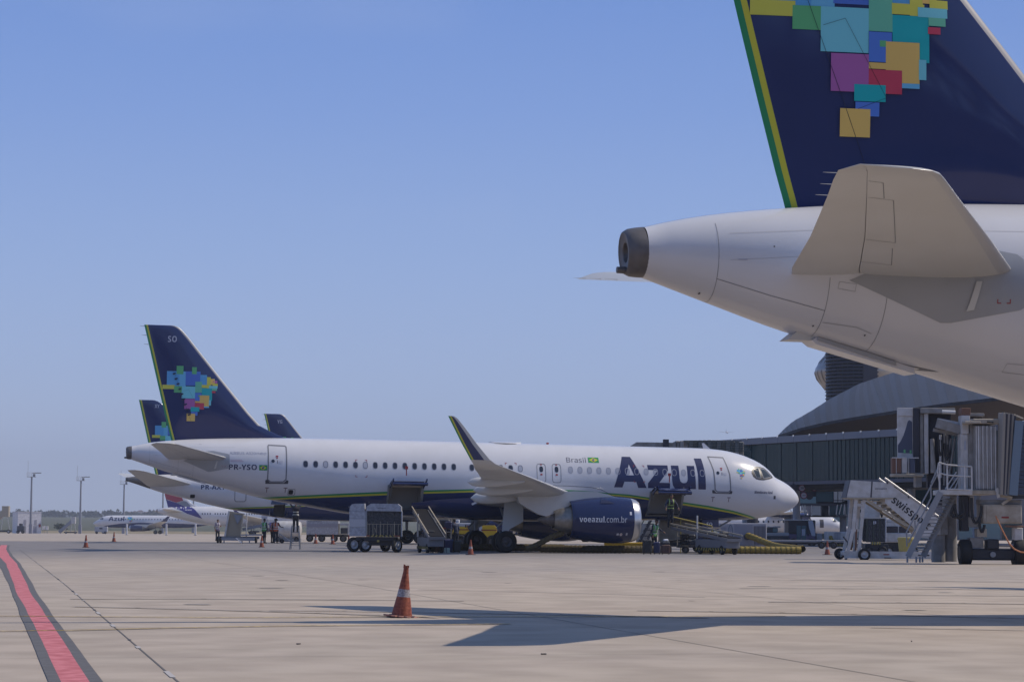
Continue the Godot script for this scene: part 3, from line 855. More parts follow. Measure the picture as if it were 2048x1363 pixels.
	# crown aerials
	g = Geo.new(); g.prism(PackedVector2Array([Vector2(4.3, 5.88), Vector2(5.0, 5.96), Vector2(3.9, 5.98), Vector2(-0.2, 5.98), Vector2(-0.5, 5.9)]), Transform3D(Basis.IDENTITY, Vector3.ZERO), 0.5)
	rows = []
	for e in [[-0.1, 0.03], [0.2, 0.45], [0.8, 0.55], [1.3, 0.45], [1.7, 0.03]]:
		var row := PackedVector3Array()
		for k in 9: row.append(Vector3(e[0], 5.885 + 0.085 * sin(PI * k / 8), e[1] * cos(PI * k / 8)))
		rows.append(row)
	g = Geo.new(); g.skin(rows, Vector3.UP); part("aerial_fairing", g, M.white_paint, root)
	g = Geo.new(); g.bevel_box(Vector3(3.2, 5.95, 0), Vector3(0.14, 0.09, 0.1), 0.02); part("beacon", g, M.red_print, root)
	g = Geo.new(); g.prism(PackedVector2Array([Vector2(12.6, 5.78), Vector2(12.15, 5.8), Vector2(12.05, 6.16), Vector2(12.17, 6.16)]), Transform3D(Basis.IDENTITY, Vector3.ZERO), 0.05); part("blade_aerial", g, M.white_paint, root)
	g = Geo.new(); g.prism(PackedVector2Array([Vector2(-11.1, 2.5), Vector2(-13.0, 2.8), Vector2(-12.9, 2.66), Vector2(-11.9, 2.4)]), Transform3D(Basis.IDENTITY, Vector3.ZERO), 0.04)
	# flight deck glazing
	decal("flight_deck_surround", poly_tris(PackedVector2Array([Vector2(14.42, 4.5), Vector2(14.48, 4.68), Vector2(14.6, 4.81), Vector2(14.82, 4.875), Vector2(15.1, 4.865), Vector2(15.36, 4.81), Vector2(15.55, 4.66), Vector2(15.8, 4.36), Vector2(15.82, 4.28), Vector2(15.55, 4.19), Vector2(15.17, 4.13), Vector2(14.9, 4.13), Vector2(14.68, 4.17), Vector2(14.5, 4.31)])), side, M.glare_black, root, 0.006, 0.12)
	for pn in [[Vector2(14.56, 4.63), Vector2(14.66, 4.76), Vector2(14.93, 4.79), Vector2(14.97, 4.24), Vector2(14.7, 4.25)], [Vector2(15.02, 4.78), Vector2(15.3, 4.74), Vector2(15.48, 4.6), Vector2(15.68, 4.36), Vector2(15.66, 4.31), Vector2(15.15, 4.22)]]:
		var loop := PackedVector2Array(pn)
		var w := decal("flight_deck_window", poly_tris(loop), side, M.deck_glass, root, 0.011, 0.12)
		loop.append(loop[0])
		decal("window_frame", line_tris(loop, 0.03), side, M.window_frame, w, 0.014, 0.12)
	if o.get("letters", false): a320_livery(root, side)
	if not holes.is_empty():
		for k in 2: cargo_bay(root, f, holes[k], k)
	return root

func a320_livery(root: Node3D, side: Callable) -> void:
	var A := [[6.48, 3.58, 6.96, 3.58, 7.5, 5.26, 7.03, 5.26], [7.03, 5.25, 7.5, 5.26, 7.36, 4.84, 7.2, 5.0]]
	var tri := PackedVector2Array()
	# the four letters, each from convex pieces
	tri.append_array(poly_tris(PackedVector2Array([Vector2(6.48, 3.58), Vector2(6.95, 3.58), Vector2(7.06, 3.895), Vector2(7.17, 4.245), Vector2(7.355, 4.84), Vector2(7.355, 5.26), Vector2(7.03, 5.26)])))
	tri.append_array(poly_tris(PackedVector2Array([Vector2(7.355, 5.26), Vector2(7.355, 4.84), Vector2(7.61, 4.245), Vector2(7.72, 3.895), Vector2(7.84, 3.57), Vector2(8.32, 3.57), Vector2(7.5, 5.26)])))
	tri.append_array(poly_tris(PackedVector2Array([Vector2(7.06, 3.895), Vector2(7.72, 3.895), Vector2(7.61, 4.245), Vector2(7.17, 4.245)])))
	decal("title_lettering", tri, side, M.navy_print, root, 0.006, 0.2)
	decal("title_lettering", poly_tris(PackedVector2Array([Vector2(8.39, 4.83), Vector2(9.55, 4.83), Vector2(9.55, 4.55), Vector2(9.03, 3.87), Vector2(9.64, 3.87), Vector2(9.64, 3.57), Vector2(8.39, 3.57), Vector2(8.39, 3.84), Vector2(8.97, 4.55), Vector2(8.42, 4.56)])), side, M.navy_print, root, 0.006, 0.2)
	decal("title_lettering", poly_tris(PackedVector2Array([Vector2(9.74, 4.83), Vector2(10.17, 4.83), Vector2(10.19, 4.12), Vector2(10.23, 3.98), Vector2(10.32, 3.89), Vector2(10.44, 3.87), Vector2(10.56, 3.9), Vector2(10.63, 4.0), Vector2(10.65, 4.12), Vector2(10.64, 4.83), Vector2(11.07, 4.83), Vector2(11.12, 3.56), Vector2(10.7, 3.56), Vector2(10.1, 3.53), Vector2(9.9, 3.6), Vector2(9.8, 3.75), Vector2(9.76, 4.0)])), side, M.navy_print, root, 0.006, 0.2)
	decal("title_lettering", poly_tris(PackedVector2Array([Vector2(11.14, 5.25), Vector2(11.56, 5.25), Vector2(11.66, 4.4), Vector2(11.69, 3.55), Vector2(11.26, 3.55), Vector2(11.24, 4.4)])), side, M.navy_print, root, 0.006, 0.2)
	decal("country_lettering", fit_tris(text_tris("Brasil", font_regular), 3.87, 4.96, 4.88, 5.17), side, M.grey_print, root)
	flag(side, root, 5.09, 4.89, 5.69, 5.18)
	decal("type_lettering", fit_tris(text_tris("AIRBUS A320", font_regular), -14.34, -12.98, 4.95, 5.09), side, M.faint_print, root)
	decal("type_lettering", fit_tris(text_tris("neo", font_regular), -12.93, -12.42, 4.96, 5.07), side, M.faint_print, root)
	decal("maintenance_note", rect_tris(-14.3, 4.56, -13.62, 4.6), side, M.pink_print, root)
	decal("maintenance_note", rect_tris(-14.3, 4.64, -13.7, 4.67), side, M.pink_print, root)
	decal("registration", fit_tris(text_tris("PR-YSO", font_bold), -14.37, -12.92, 4.14, 4.43), side, M.navy_print, root)
	flag(side, root, -12.80, 4.13, -12.38, 4.41)
	patch_map(side, root, 0.185, 13.76, 4.45, 1.0, -1e9, 0.006)
	decal("aircraft_name", fit_tris(text_tris("Mandacaru Azul", font_bold), 14.55, 15.68, 3.38, 3.54, 0.02), side, M.navy_print, root)
	decal("nose_label", rect_tris(15.77, 3.1, 15.9, 3.28), side, M.dark_grey, root)
	for e in [[-7.4, 0.0], [0.75, 0.0], [7.9, 0.0]]:
		for c in [[-0.3, 0.28, 1, -1], [0.3, 0.28, -1, -1], [-0.3, -0.62, 1, 1], [0.3, -0.62, -1, 1]]:
			var q := Vector2(e[0] + c[0], 4.5 + c[1])
			decal("rescue_mark", line_tris(PackedVector2Array([q + Vector2(0.09 * c[2], 0), q, q + Vector2(0, 0.09 * c[3])]), 0.025), side, M.red_print, root, 0.009)
	decal("cheat_line", line_tris(PackedVector2Array([Vector2(2.2, 3.62), Vector2(4.0, 3.6), Vector2(5.2, 3.55), Vector2(5.75, 3.44), Vector2(6.3, 3.2), Vector2(6.42, 3.12)]), 0.02), side, M.seam_dark, root)

func cargo_bay(root: Node3D, f: Fus, h: Array, k: int) -> void:
	var lab := "open cargo door raised above the rear hold" if k == 0 else "open cargo door raised above the forward hold"
	var x0: float = h[0]
	var x1: float = h[1]
	var g := Geo.new()        # lined hold: floor, back, ends and ceiling, open towards the ramp
	var zf := 1.55
	var zb := -0.9
	g.quad(Vector3(x0, 2.2, zf), Vector3(x1, 2.2, zf), Vector3(x1, 2.2, zb), Vector3(x0, 2.2, zb), Vector3.UP)
	g.quad(Vector3(x0, 3.5, 1.8), Vector3(x1, 3.5, 1.8), Vector3(x1, 3.5, zb), Vector3(x0, 3.5, zb), Vector3.DOWN)
	g.quad(Vector3(x0, 2.2, zb + 1.2), Vector3(x1, 2.2, zb + 1.2), Vector3(x1, 3.5, zb + 1.2), Vector3(x0, 3.5, zb + 1.2), Vector3(0, 0, 1))
	for x in [x0, x1]: g.quad(Vector3(x, 2.2, zf), Vector3(x, 3.5, 1.8), Vector3(x, 3.5, zb), Vector3(x, 2.2, zb), Vector3(x0 + x1 - 2 * x, 0, 0))
	part("cargo_hold", g, M.hold_liner, root)
	var side := func(q: Vector2): return f.side(q, 1.0)
	var lp := PackedVector2Array([Vector2(x0, h[2]), Vector2(x1, h[2]), Vector2(x1, h[3]), Vector2(x0, h[3]), Vector2(x0, h[2])])
	decal("hold_frame", line_tris(lp, 0.1), side, M.frame_grey, root, 0.012, 0.15)
	# the raised door: the skin patch turned about its upper hinge
	var hinge := f.p(x0, f.phi(x0, h[3]))
	var turn := Basis(Vector3(1, 0, 0), deg_to_rad(-128.0))
	for layer in 2:
		var rows: Array[PackedVector3Array] = []
		for e in 9:
			var x := lerpf(x0 + 0.03, x1 - 0.03, e / 8.0)
			var row := PackedVector3Array()
			for j in 13:
				var ph := lerpf(f.phi(x, h[3]), f.phi(x, h[2]), j / 12.0)
				var p := f.p(x, ph) - f.nrm(x, ph) * (0.13 * layer)
				row.append(hinge * Vector3(0, 1, 1) + Vector3(x, 0, 0) + turn * ((p - hinge) * Vector3(0, 1, 1)) + Vector3(0, 0.03, 0.03))
			rows.append(row)
		g = Geo.new(); g.skin(rows, Vector3(0, 1, 0.3) if layer == 0 else Vector3(0, -1, -0.3))
		if layer == 0: tag(part("cargo_door", g, M.navy_gloss, root), lab)
		else: part("door_lining", g, M.lining, root)
		if layer == 1:
			g = Geo.new()
			var last: PackedVector3Array = rows[0]
			g.box((rows[0][12] + rows[8][12]) * 0.5, Vector3(x1 - x0, 0.14, 0.12), turn); g.box((rows[0][6] + rows[0][7]) * 0.5, Vector3(0.06, 0.1, 1.2), Basis(Vector3(1, 0, 0), -0.35)); g.box((rows[8][6] + rows[8][7]) * 0.5, Vector3(0.06, 0.1, 1.2), Basis(Vector3(1, 0, 0), -0.35))
			for w in []: g.beam(rows[2][2].lerp(rows[6][2], w), rows[2][11].lerp(rows[6][11], w), 0.08, 0.06)
			part("door_edge_frame", g, M.navy_gloss, root)
	g = Geo.new()       # red pennant lock on top
	var q := turn * Vector3(0, -1.0, -0.25) + hinge * Vector3(0, 1, 1) + Vector3(lerpf(x0, x1, 0.42), 0.1, 0)
	g.box(q + Vector3(0, 0.18, 0), Vector3(0.05, 0.36, 0.04)); g.box(q + Vector3(0, 0.42, 0), Vector3(0.16, 0.16, 0.05))
	part("door_lock_flag", g, M.red_print, root)
	g = Geo.new()
	for x in [x0 + 0.12, x1 - 0.12]: g.cyl(Vector3(x, 2.9, 1.9), Vector3(x, 3.62, 2.4), 0.025, 0.025, 6)
	part("door_strut", g, M.frame_grey, root)


# ---------------------------------------------------------------- the smaller and farther airliners
func jet(o: Dictionary) -> Node3D:        # a simpler airliner; x runs forwards from the tail end, the side facing the camera is side o.s
	var root := thing(o.name, o.label, "airliner", o.at, 0, o.get("group", ""))
	root.rotation = Vector3(0, o.turn, 0)
	var s: float = o.get("s", 1.0)
	var f := Fus.new(); f.t = o.fus
	var L: float = o.fus[-1][0]
	var xs := PackedFloat32Array()
	var x: float = o.fus[0][0]
	while x < L - 0.4:
		xs.append(x)
		x += 0.4 if (x < 8 or x > L - 6) else 0.8
	for e in [0.4, 0.3, 0.2, 0.12, 0.06, 0.02, 0.0]: xs.append(L - e)
	var zero := func(_x): return 0.0
	var pi := func(_x): return PI
	var g := Geo.new()
	var top := func(xx): return f.phi(xx, table(o.stripe, xx)) if (xx > o.stripe[0][0] and xx < o.stripe[-1][0]) else PI
	var hw: float = o.get("stripe_w", 0.0)
	var low := func(xx): return f.phi(xx, table(o.stripe, xx) - hw) if (xx > o.stripe[0][0] and xx < o.stripe[-1][0]) else PI
	fus_band(g, f, xs, zero, top, 28, o.get("holes", [])); part("fuselage", g, o.body, root)
	if hw > 0.0:
		var mid := func(xx): return (top.call(xx) + low.call(xx)) * 0.5
		g = Geo.new(); fus_band(g, f, xs, top, mid, 1, o.get("holes", [])); part("green_stripe", g, M.stripe_green, root)
		g = Geo.new(); fus_band(g, f, xs, mid, low, 1, o.get("holes", [])); part("yellow_stripe", g, M.stripe_yellow, root)
	g = Geo.new(); fus_band(g, f, xs, low, pi, 20, o.get("holes", [])); part("belly", g, o.belly, root)
	var e0: Array = o.fus[0]
	g = Geo.new(); g.lathe(Vector3(e0[0], (e0[1] + e0[2]) * 0.5, 0), Vector3(-1, 0, 0), [[-0.02, e0[3] * 1.02], [0.2, e0[3] * 0.9], [0.2, e0[3] * 0.6], [0.0, 0.01]], 20); part("exhaust_cone", g, M.exhaust, root)
	var fs := []
	for e in o.fin: fs.append([Vector3(e[2], e[0], 0), Vector3(e[1], e[0], 0), e[3], Vector3(0, 0, 1)])
	var te := func(d: float): return func(e): return maxf(0.0, 1.0 - d / e[0].distance_to(e[1]))
	var nose := func(_e): return 0.0
	var tail := func(_e): return 1.0
	g = Geo.new(); foil(g, fs, nose, te.call(0.2), 12); var fin := part("fin", g, o.finm, root)
	g = Geo.new(); foil(g, fs, te.call(0.2), te.call(0.1), 1); part("trailing_edge", g, o.get("te1", M.stripe_yellow), root)
	g = Geo.new(); foil(g, fs, te.call(0.1), tail, 1); part("trailing_edge", g, o.get("te2", M.stripe_green), root)
	var fin_skin := func(q: Vector2): return [Vector3(q.x, q.y, foil_point(fs, q.y, q.x)[0] * s), Vector3(0, 0, s)]
	for z in [1.0, -1.0]:
		var ts := []
		for e in o.stab: ts.append([Vector3(e[1], e[2], e[0] * z), Vector3(e[3], e[4], e[0] * z), 0.06, Vector3(0, 1, -0.1 * z).normalized()])
		g = Geo.new(); foil(g, ts, nose, func(_e): return 0.7, 10); var tp := part("tailplane", g, M.grey_paint, root)
		g = Geo.new(); foil(g, ts, func(_e): return 0.71, tail, 4); part("elevator", g, M.grey_paint, tp)
		var ws := []
		for e in o.wing: ws.append([Vector3(e[1], e[2], e[0] * z), Vector3(e[3], e[4], e[0] * z), e[5], Vector3(0, 1 - e[6], -e[6] * z).normalized()])
		g = Geo.new(); foil(g, ws, nose, tail, 14); part("wing", g, M.grey_paint, root)
		if o.has("winglet"):
			ws = []
			for e in o.winglet: ws.append([Vector3(e[1], e[2], e[0] * z), Vector3(e[3], e[4], e[0] * z), e[5], Vector3(0, 1 - e[6], -e[6] * z).normalized()])
			g = Geo.new(); foil(g, ws, nose, tail, 8); part("winglet", g, o.wingletm, root)
		var c := Vector3(o.eng[0], o.eng[1], o.eng[2] * z)
		var r: float = o.eng[3]
		var l: float = o.eng[4]
		g = Geo.new(); g.lathe(c, Vector3(1, 0, 0), [[-l, r * 0.72], [-l * 0.6, r * 0.92], [-l * 0.25, r], [-l * 0.07, r * 0.95]], 28); var en := part("engine_cowl", g, o.engm, root)
		g = Geo.new(); g.lathe(c, Vector3(1, 0, 0), [[-l * 0.07, r * 0.95], [0, r * 0.82], [-0.02, r * 0.74], [-l * 0.2, r * 0.7], [-l * 0.25, 0.02]], 28); part("intake_lip", g, M.lip_metal, en)
		g = Geo.new(); g.lathe(c, Vector3(1, 0, 0), [[-l * 1.5, 0.02], [-l * 1.2, r * 0.3], [-l * 1.18, r * 0.45], [-l * 0.95, r * 0.6], [-l * 0.9, r * 0.7]], 20); part("exhaust_plug", g, M.exhaust, en)
		g = Geo.new(); g.prism(PackedVector2Array([Vector2(c.x - l * 0.2, c.y + r * 0.9), Vector2(c.x - l * 0.5, c.y + r * 1.25), Vector2(c.x - l * 1.6, c.y + r * 1.25), Vector2(c.x - l * 1.3, c.y + r * 0.3), Vector2(c.x - l, c.y)]), Transform3D(Basis.IDENTITY, Vector3(0, 0, c.z)), 0.3); part("pylon", g, M.grey_paint, root)
		for dz in [-0.35, 0.35]: wheel(root, Vector3(o.gear[0], 0.5, o.gear[1] * z + dz), 0.5, 0.34, 0.24, M.rim, signf(dz))
		g = Geo.new(); g.cyl(Vector3(o.gear[0], 0.5, o.gear[1] * z), Vector3(o.gear[0], 2.2, o.gear[1] * z), 0.1, 0.13, 8); part("main_gear_leg", g, M.gear_grey, root)
	for dz in [-0.2, 0.2]: wheel(root, Vector3(o.gear[2], 0.34, dz), 0.34, 0.2, 0.18, M.rim_pale, signf(dz))
	g = Geo.new(); g.cyl(Vector3(o.gear[2], 0.34, 0), Vector3(o.gear[2] + 0.1, 1.9, 0), 0.07, 0.1, 8); part("nose_gear_leg", g, M.gear_grey, root)
	var side := func(q: Vector2): return f.side(q, s)
	for e in o.get("win", []):
		for k in e[2]: decal("window", disc_tris(Vector2(e[0] + e[3] * k, e[1]), 0.12, 0.17, 10, 2.6), side, M.window, root, 0.008, 1.0)
	if o.get("deck", []).size() > 0:
		for pn in o.deck: decal("flight_deck_window", poly_tris(PackedVector2Array(pn)), side, M.deck_glass, root, 0.01, 0.15)
	if o.has("extra"): o.extra.call(root, fin, side, fin_skin, f)
	return root

func mirrored(t: PackedVector2Array, cx: float) -> PackedVector2Array:     # reads the right way on the port side
	var out := PackedVector2Array()
	for p in t: out.append(Vector2(2.0 * cx - p.x, p.y))
	return out

func regional_spec() -> Dictionary:
	return {"fus": [[0.08, 4.70, 4.38, 0.16], [0.5, 4.78, 4.25, 0.27], [1.5, 4.86, 3.92, 0.48], [2.66, 4.92, 3.55, 0.72], [3.93, 4.96, 3.25, 0.92], [6.13, 4.99, 2.70, 1.2], [7.97, 5.0, 2.33, 1.36], [10.86, 5.0, 1.86, 1.48], [12.5, 5.0, 1.70, 1.505], [16.2, 5.0, 1.62, 1.505], [30, 4.97, 1.6, 1.505], [33.3, 4.95, 1.62, 1.5], [35.0, 4.82, 1.68, 1.42], [36.0, 4.55, 1.76, 1.3], [36.9, 4.02, 1.92, 1.08], [37.7, 3.55, 2.15, 0.8], [38.3, 3.15, 2.4, 0.48], [38.6, 2.88, 2.65, 0.17], [38.65, 2.78, 2.76, 0.02]],
		"stripe": [[6.6, 2.40], [7.23, 2.53], [10.4, 2.67], [12.54, 2.76], [18, 2.95], [26, 3.0], [31, 2.75], [35, 2.2], [36.6, 1.7]], "body": M.white_paint, "belly": M.navy_paint,
		"fin": [[4.6, 1.98, 9.3, 0.02], [4.95, 1.99, 8.6, 0.03], [5.3, 1.9, 7.5, 0.05], [5.9, 1.75, 6.3, 0.075], [7.2, 1.44, 5.1, 0.09], [8.6, 1.11, 3.75, 0.09], [9.8, 0.83, 2.58, 0.09], [10.05, 0.775, 2.32, 0.09], [10.2, 0.74, 2.07, 0.07], [10.27, 0.725, 1.85, 0.045], [10.29, 0.72, 1.69, 0.02]], "finm": M.navy_paint,
		"stab": [[0.2, 4.9, 4.16, 1.6, 4.0], [1.0, 4.45, 4.24, 1.35, 4.08], [5.6, 0.95, 4.99, -0.2, 4.96], [5.95, 0.45, 5.07, -0.33, 5.05], [6.02, 0.1, 5.09, -0.36, 5.07]],
		"wing": [[0.5, 25.3, 2.0, 19.4, 1.85, 0.13, 0.08], [1.5, 24.7, 2.1, 19.4, 1.95, 0.13, 0.08], [4.7, 22.6, 2.5, 19.1, 2.4, 0.12, 0.08], [13.3, 17.6, 3.35, 15.9, 3.32, 0.1, 0.08], [13.6, 17.3, 3.42, 15.75, 3.4, 0.1, 0.4]],
		"winglet": [[13.6, 17.3, 3.42, 15.75, 3.4, 0.1, 0.4], [13.85, 16.9, 3.6, 15.6, 3.6, 0.1, 0.75], [14.3, 15.5, 4.75, 14.8, 4.75, 0.08, 0.8]], "wingletm": M.navy_paint, "eng": [27.6, 1.5, 4.6, 0.86, 3.4], "engm": M.navy_gloss, "gear": [21.0, 2.97, 35.9],
		"deck": [[Vector2(35.65, 4.2), Vector2(36.05, 4.32), Vector2(36.2, 3.85), Vector2(35.75, 3.85)], [Vector2(36.12, 4.3), Vector2(36.35, 4.2), Vector2(36.75, 3.88), Vector2(36.28, 3.84)]], "win": [[9.6, 3.95, 27, 0.8]]}

func far_aircraft() -> void:
	# behind the first airliner: the regional jet with its service door open
	var o := regional_spec()
	o.merge({"name": "regional_jet", "label": "regional jet marked PR-AXY, its grey tailplane just below the first airliner's tail", "group": "blue-tailed airliners parked on the apron", "at": Vector3((254.3 - 1024) / 27.71 + 0.1, 0.0, -169.0), "turn": deg_to_rad(12.6), "stripe_w": 0.10, "holes": [[10.25, 11.4, 1.95, 2.8]]})
	o.extra = func(root: Node3D, fin: Node3D, side: Callable, fin_skin: Callable, f: Fus):
		patch_map(fin_skin, fin, 0.93, 3.05, 7.30, 1.0)
		decal("tail_code", fit_tris(text_tris("XY", font_bold), 1.86, 2.2, 9.72, 9.98), fin_skin, M.code_print, fin, 0.01)
		decal("registration", fit_tris(text_tris("PR-AXY", font_bold), 5.2, 6.95, 3.86, 4.19), side, M.navy_print, root, 0.008)
		flag(side, root, 7.05, 3.88, 7.5, 4.18)
		decal("cabin_door", line_tris(PackedVector2Array([Vector2(7.62, 4.7), Vector2(7.62, 3.12), Vector2(7.72, 3.0), Vector2(8.32, 3.0), Vector2(8.42, 3.12), Vector2(8.42, 4.7)]), 0.05), side, M.seam, root, 0.008)
		decal("access_hatch", disc_tris(Vector2(4.63, 3.36), 0.17, 0.13, 14, 5.0), side, M.black, root, 0.008)
		var g := Geo.new()
		var xs := PackedFloat32Array()
		for k in 9: xs.append(0.09 + 0.19 * k)
		fus_band(g, f, xs, func(_x): return 0.5, func(_x): return PI, 18)
		for k in g.v.size(): g.v[k] += g.n[k] * 0.006
		part("bare_tail_cone", g, M.tail_metal, root)
		g = Geo.new()
		g.quad(Vector3(10.2, 1.98, 1.2), Vector3(11.45, 1.98, 1.2), Vector3(11.45, 1.98, -0.6), Vector3(10.2, 1.98, -0.6)); g.quad(Vector3(10.2, 1.98, -0.6), Vector3(11.45, 1.98, -0.6), Vector3(11.45, 2.85, -0.6), Vector3(10.2, 2.85, -0.6))
		g.quad(Vector3(10.2, 1.98, 1.1), Vector3(10.2, 2.85, 1.3), Vector3(10.2, 2.85, -0.6), Vector3(10.2, 1.98, -0.6)); g.quad(Vector3(11.45, 1.98, 1.1), Vector3(11.45, 2.85, 1.3), Vector3(11.45, 2.85, -0.6), Vector3(11.45, 1.98, -0.6))
		part("cargo_hold", g, M.hold_liner, root)
		g = Geo.new(); g.bevel_box(Vector3(10.83, 3.02, 1.72), Vector3(1.2, 0.09, 0.75), 0.02, Basis(Vector3(1, 0, 0), -0.5)); tag(part("cargo_door", g, M.door_blue, root), "blue cargo door swung up above the regional jet's hold")
	mat("tail_metal", 0.20, 0.185, 0.175, 0.5, 0.4)
	mat("door_blue", 0.10, 0.17, 0.36, 0.4)
	jet(o)
	# far across the field, nose to the left
	o = regional_spec()
	o.merge({"name": "distant_airliner", "label": "distant white and blue jet facing left in front of the grass field", "group": "blue-tailed airliners parked on the apron", "at": Vector3(-112.84 + 38.65 * cos(0.06), -1.80, -632.0), "turn": PI - 0.06, "s": -1.0}, true)
	o.extra = func(root: Node3D, fin: Node3D, side: Callable, fin_skin: Callable, _f):
		patch_map(fin_skin, fin, 0.93, 3.05, 7.3, 1.0)
		decal("title_lettering", mirrored(fit_tris(text_tris("Azul", font_bold), 30.0, 34.3, 3.45, 4.65), 32.1), side, M.navy_print, root, 0.02)
		patch_map(side, root, 0.6, 28.3, 3.75, -1.0, -1e9, 0.02)
	jet(o)
	# the white jet with a red and indigo tail
	mat("indigo", 0.035, 0.03, 0.19, 0.35); mat("tail_red", 0.32, 0.035, 0.06, 0.35); mat("tail_grey", 0.22, 0.23, 0.27, 0.4)
	o = regional_spec()
	o.merge({"name": "white_airliner", "label": "white airliner with a red and indigo tail, half hidden behind the beige stairs", "at": Vector3(-72.39 - 0.3, -1.2, -480.0), "turn": deg_to_rad(10.0), "body": M.white_paint, "belly": M.white_paint, "finm": M.white_paint, "te1": M.indigo, "te2": M.indigo, "wingletm": M.indigo, "engm": M.indigo}, true)
	var t := []
	for e in [[0.35, 5.31, 4.61, 0.35], [0.9, 5.43, 4.45, 0.48], [1.5, 5.54, 4.25, 0.63], [2.4, 5.65, 3.96, 0.85], [3.6, 5.75, 3.645, 1.10], [5.1, 5.82, 3.235, 1.38], [7.1, 5.88, 2.74, 1.67], [8.3, 5.91, 2.51, 1.80], [9.7, 5.925, 2.285, 1.89], [11.0, 5.93, 2.08, 1.94], [12.1, 5.93, 1.92, 1.965], [14, 5.93, 1.8, 1.975], [31.7, 5.87, 1.85, 1.975], [33.6, 5.66, 1.90, 1.89], [34.8, 5.28, 1.985, 1.69], [36.0, 4.37, 2.17, 1.31], [37.16, 3.69, 2.63, 0.62], [37.52, 3.11, 3.09, 0.02]]: t.append(e)
	o.fus = t
	o.stripe = [[90.0, 0.0], [91.0, 0.0]]
	o.fin = [[5.45, 2.55, 10.2, 0.012], [5.93, 2.4, 8.5, 0.028], [6.19, 2.33, 7.9, 0.045], [6.53, 2.24, 7.2, 0.065], [7.17, 2.07, 6.6, 0.085], [9.05, 1.6, 5.0, 0.092], [11.1, 1.07, 3.3, 0.095], [11.6, 0.93, 2.8, 0.09], [11.77, 0.9, 2.4, 0.02]]
	o.stab = [[0.5, 6.0, 4.7, 2.4, 4.63], [1.2, 5.4, 4.745, 2.2, 4.705], [5.95, 2.35, 5.27, 1.05, 5.225], [6.15, 1.9, 5.29, 1.0, 5.25]]
	o.wing = [[0.6, 25.4, 2.62, 18.6, 2.40, 0.13, 0.08], [6.2, 22.4, 3.26, 18.4, 3.06, 0.115, 0.08], [16.2, 17.1, 4.13, 15.6, 4.04, 0.10, 0.08], [17.0, 16.6, 4.2, 15.4, 4.15, 0.1, 0.3]]
	o.winglet = [[17.0, 16.6, 4.2, 15.4, 4.15, 0.1, 0.3], [17.4, 15.6, 4.9, 14.9, 4.9, 0.1, 0.9], [17.9, 14.3, 6.4, 13.9, 6.5, 0.05, 1.0]]
	o.eng = [26.4, 1.79, 5.75, 1.2, 3.6]; o.gear = [19.8, 3.8, 32.4]
	o.win = [[9.4, 4.4, 4, 0.533], [12.0, 4.4, 28, 0.533]]; o.deck = []
	o.extra = func(root: Node3D, fin: Node3D, side: Callable, fin_skin: Callable, _f):
		decal("tail_colour", poly_tris(PackedVector2Array([Vector2(2.02, 7.25), Vector2(2.62, 5.4), Vector2(6.9, 5.3), Vector2(6.6, 5.55), Vector2(4.15, 6.6)])), fin_skin, M.indigo, fin, 0.02, 0.6)
		decal("tail_colour", poly_tris(PackedVector2Array([Vector2(1.0, 11.2), Vector2(2.0, 7.35), Vector2(4.15, 6.65), Vector2(5.55, 7.05), Vector2(4.6, 9.0), Vector2(3.2, 10.9)])), fin_skin, M.tail_red, fin, 0.02, 0.6)
		decal("tail_colour", poly_tris(PackedVector2Array([Vector2(4.2, 6.6), Vector2(5.6, 7.0), Vector2(6.25, 6.85), Vector2(7.3, 5.7), Vector2(6.7, 5.55)])), fin_skin, M.tail_grey, fin, 0.02, 0.6)
		decal("tail_area", poly_tris(PackedVector2Array([Vector2(3.2, 5.72), Vector2(7.0, 5.85), Vector2(7.8, 5.3), Vector2(8.6, 4.4), Vector2(9.4, 3.4), Vector2(8.2, 3.75), Vector2(6.3, 4.4), Vector2(5.2, 5.0)])), side, M.indigo, root, 0.02, 0.4)
		decal("tail_area", poly_tris(PackedVector2Array([Vector2(0.8, 5.0), Vector2(3.2, 5.4), Vector2(5.2, 4.9), Vector2(6.3, 4.3), Vector2(8.2, 3.65), Vector2(9.5, 3.3), Vector2(9.9, 2.6), Vector2(7.6, 2.75), Vector2(4.5, 3.5)])), side, M.grey_paint, root, 0.015, 0.4)  # grey area over the underside of the tail cone
		decal("registration", fit_tris(text_tris("PR-MYM", font_bold), 5.9, 7.2, 5.0, 5.25), side, M.white_print, root, 0.03)
	jet(o)
	turboprop()

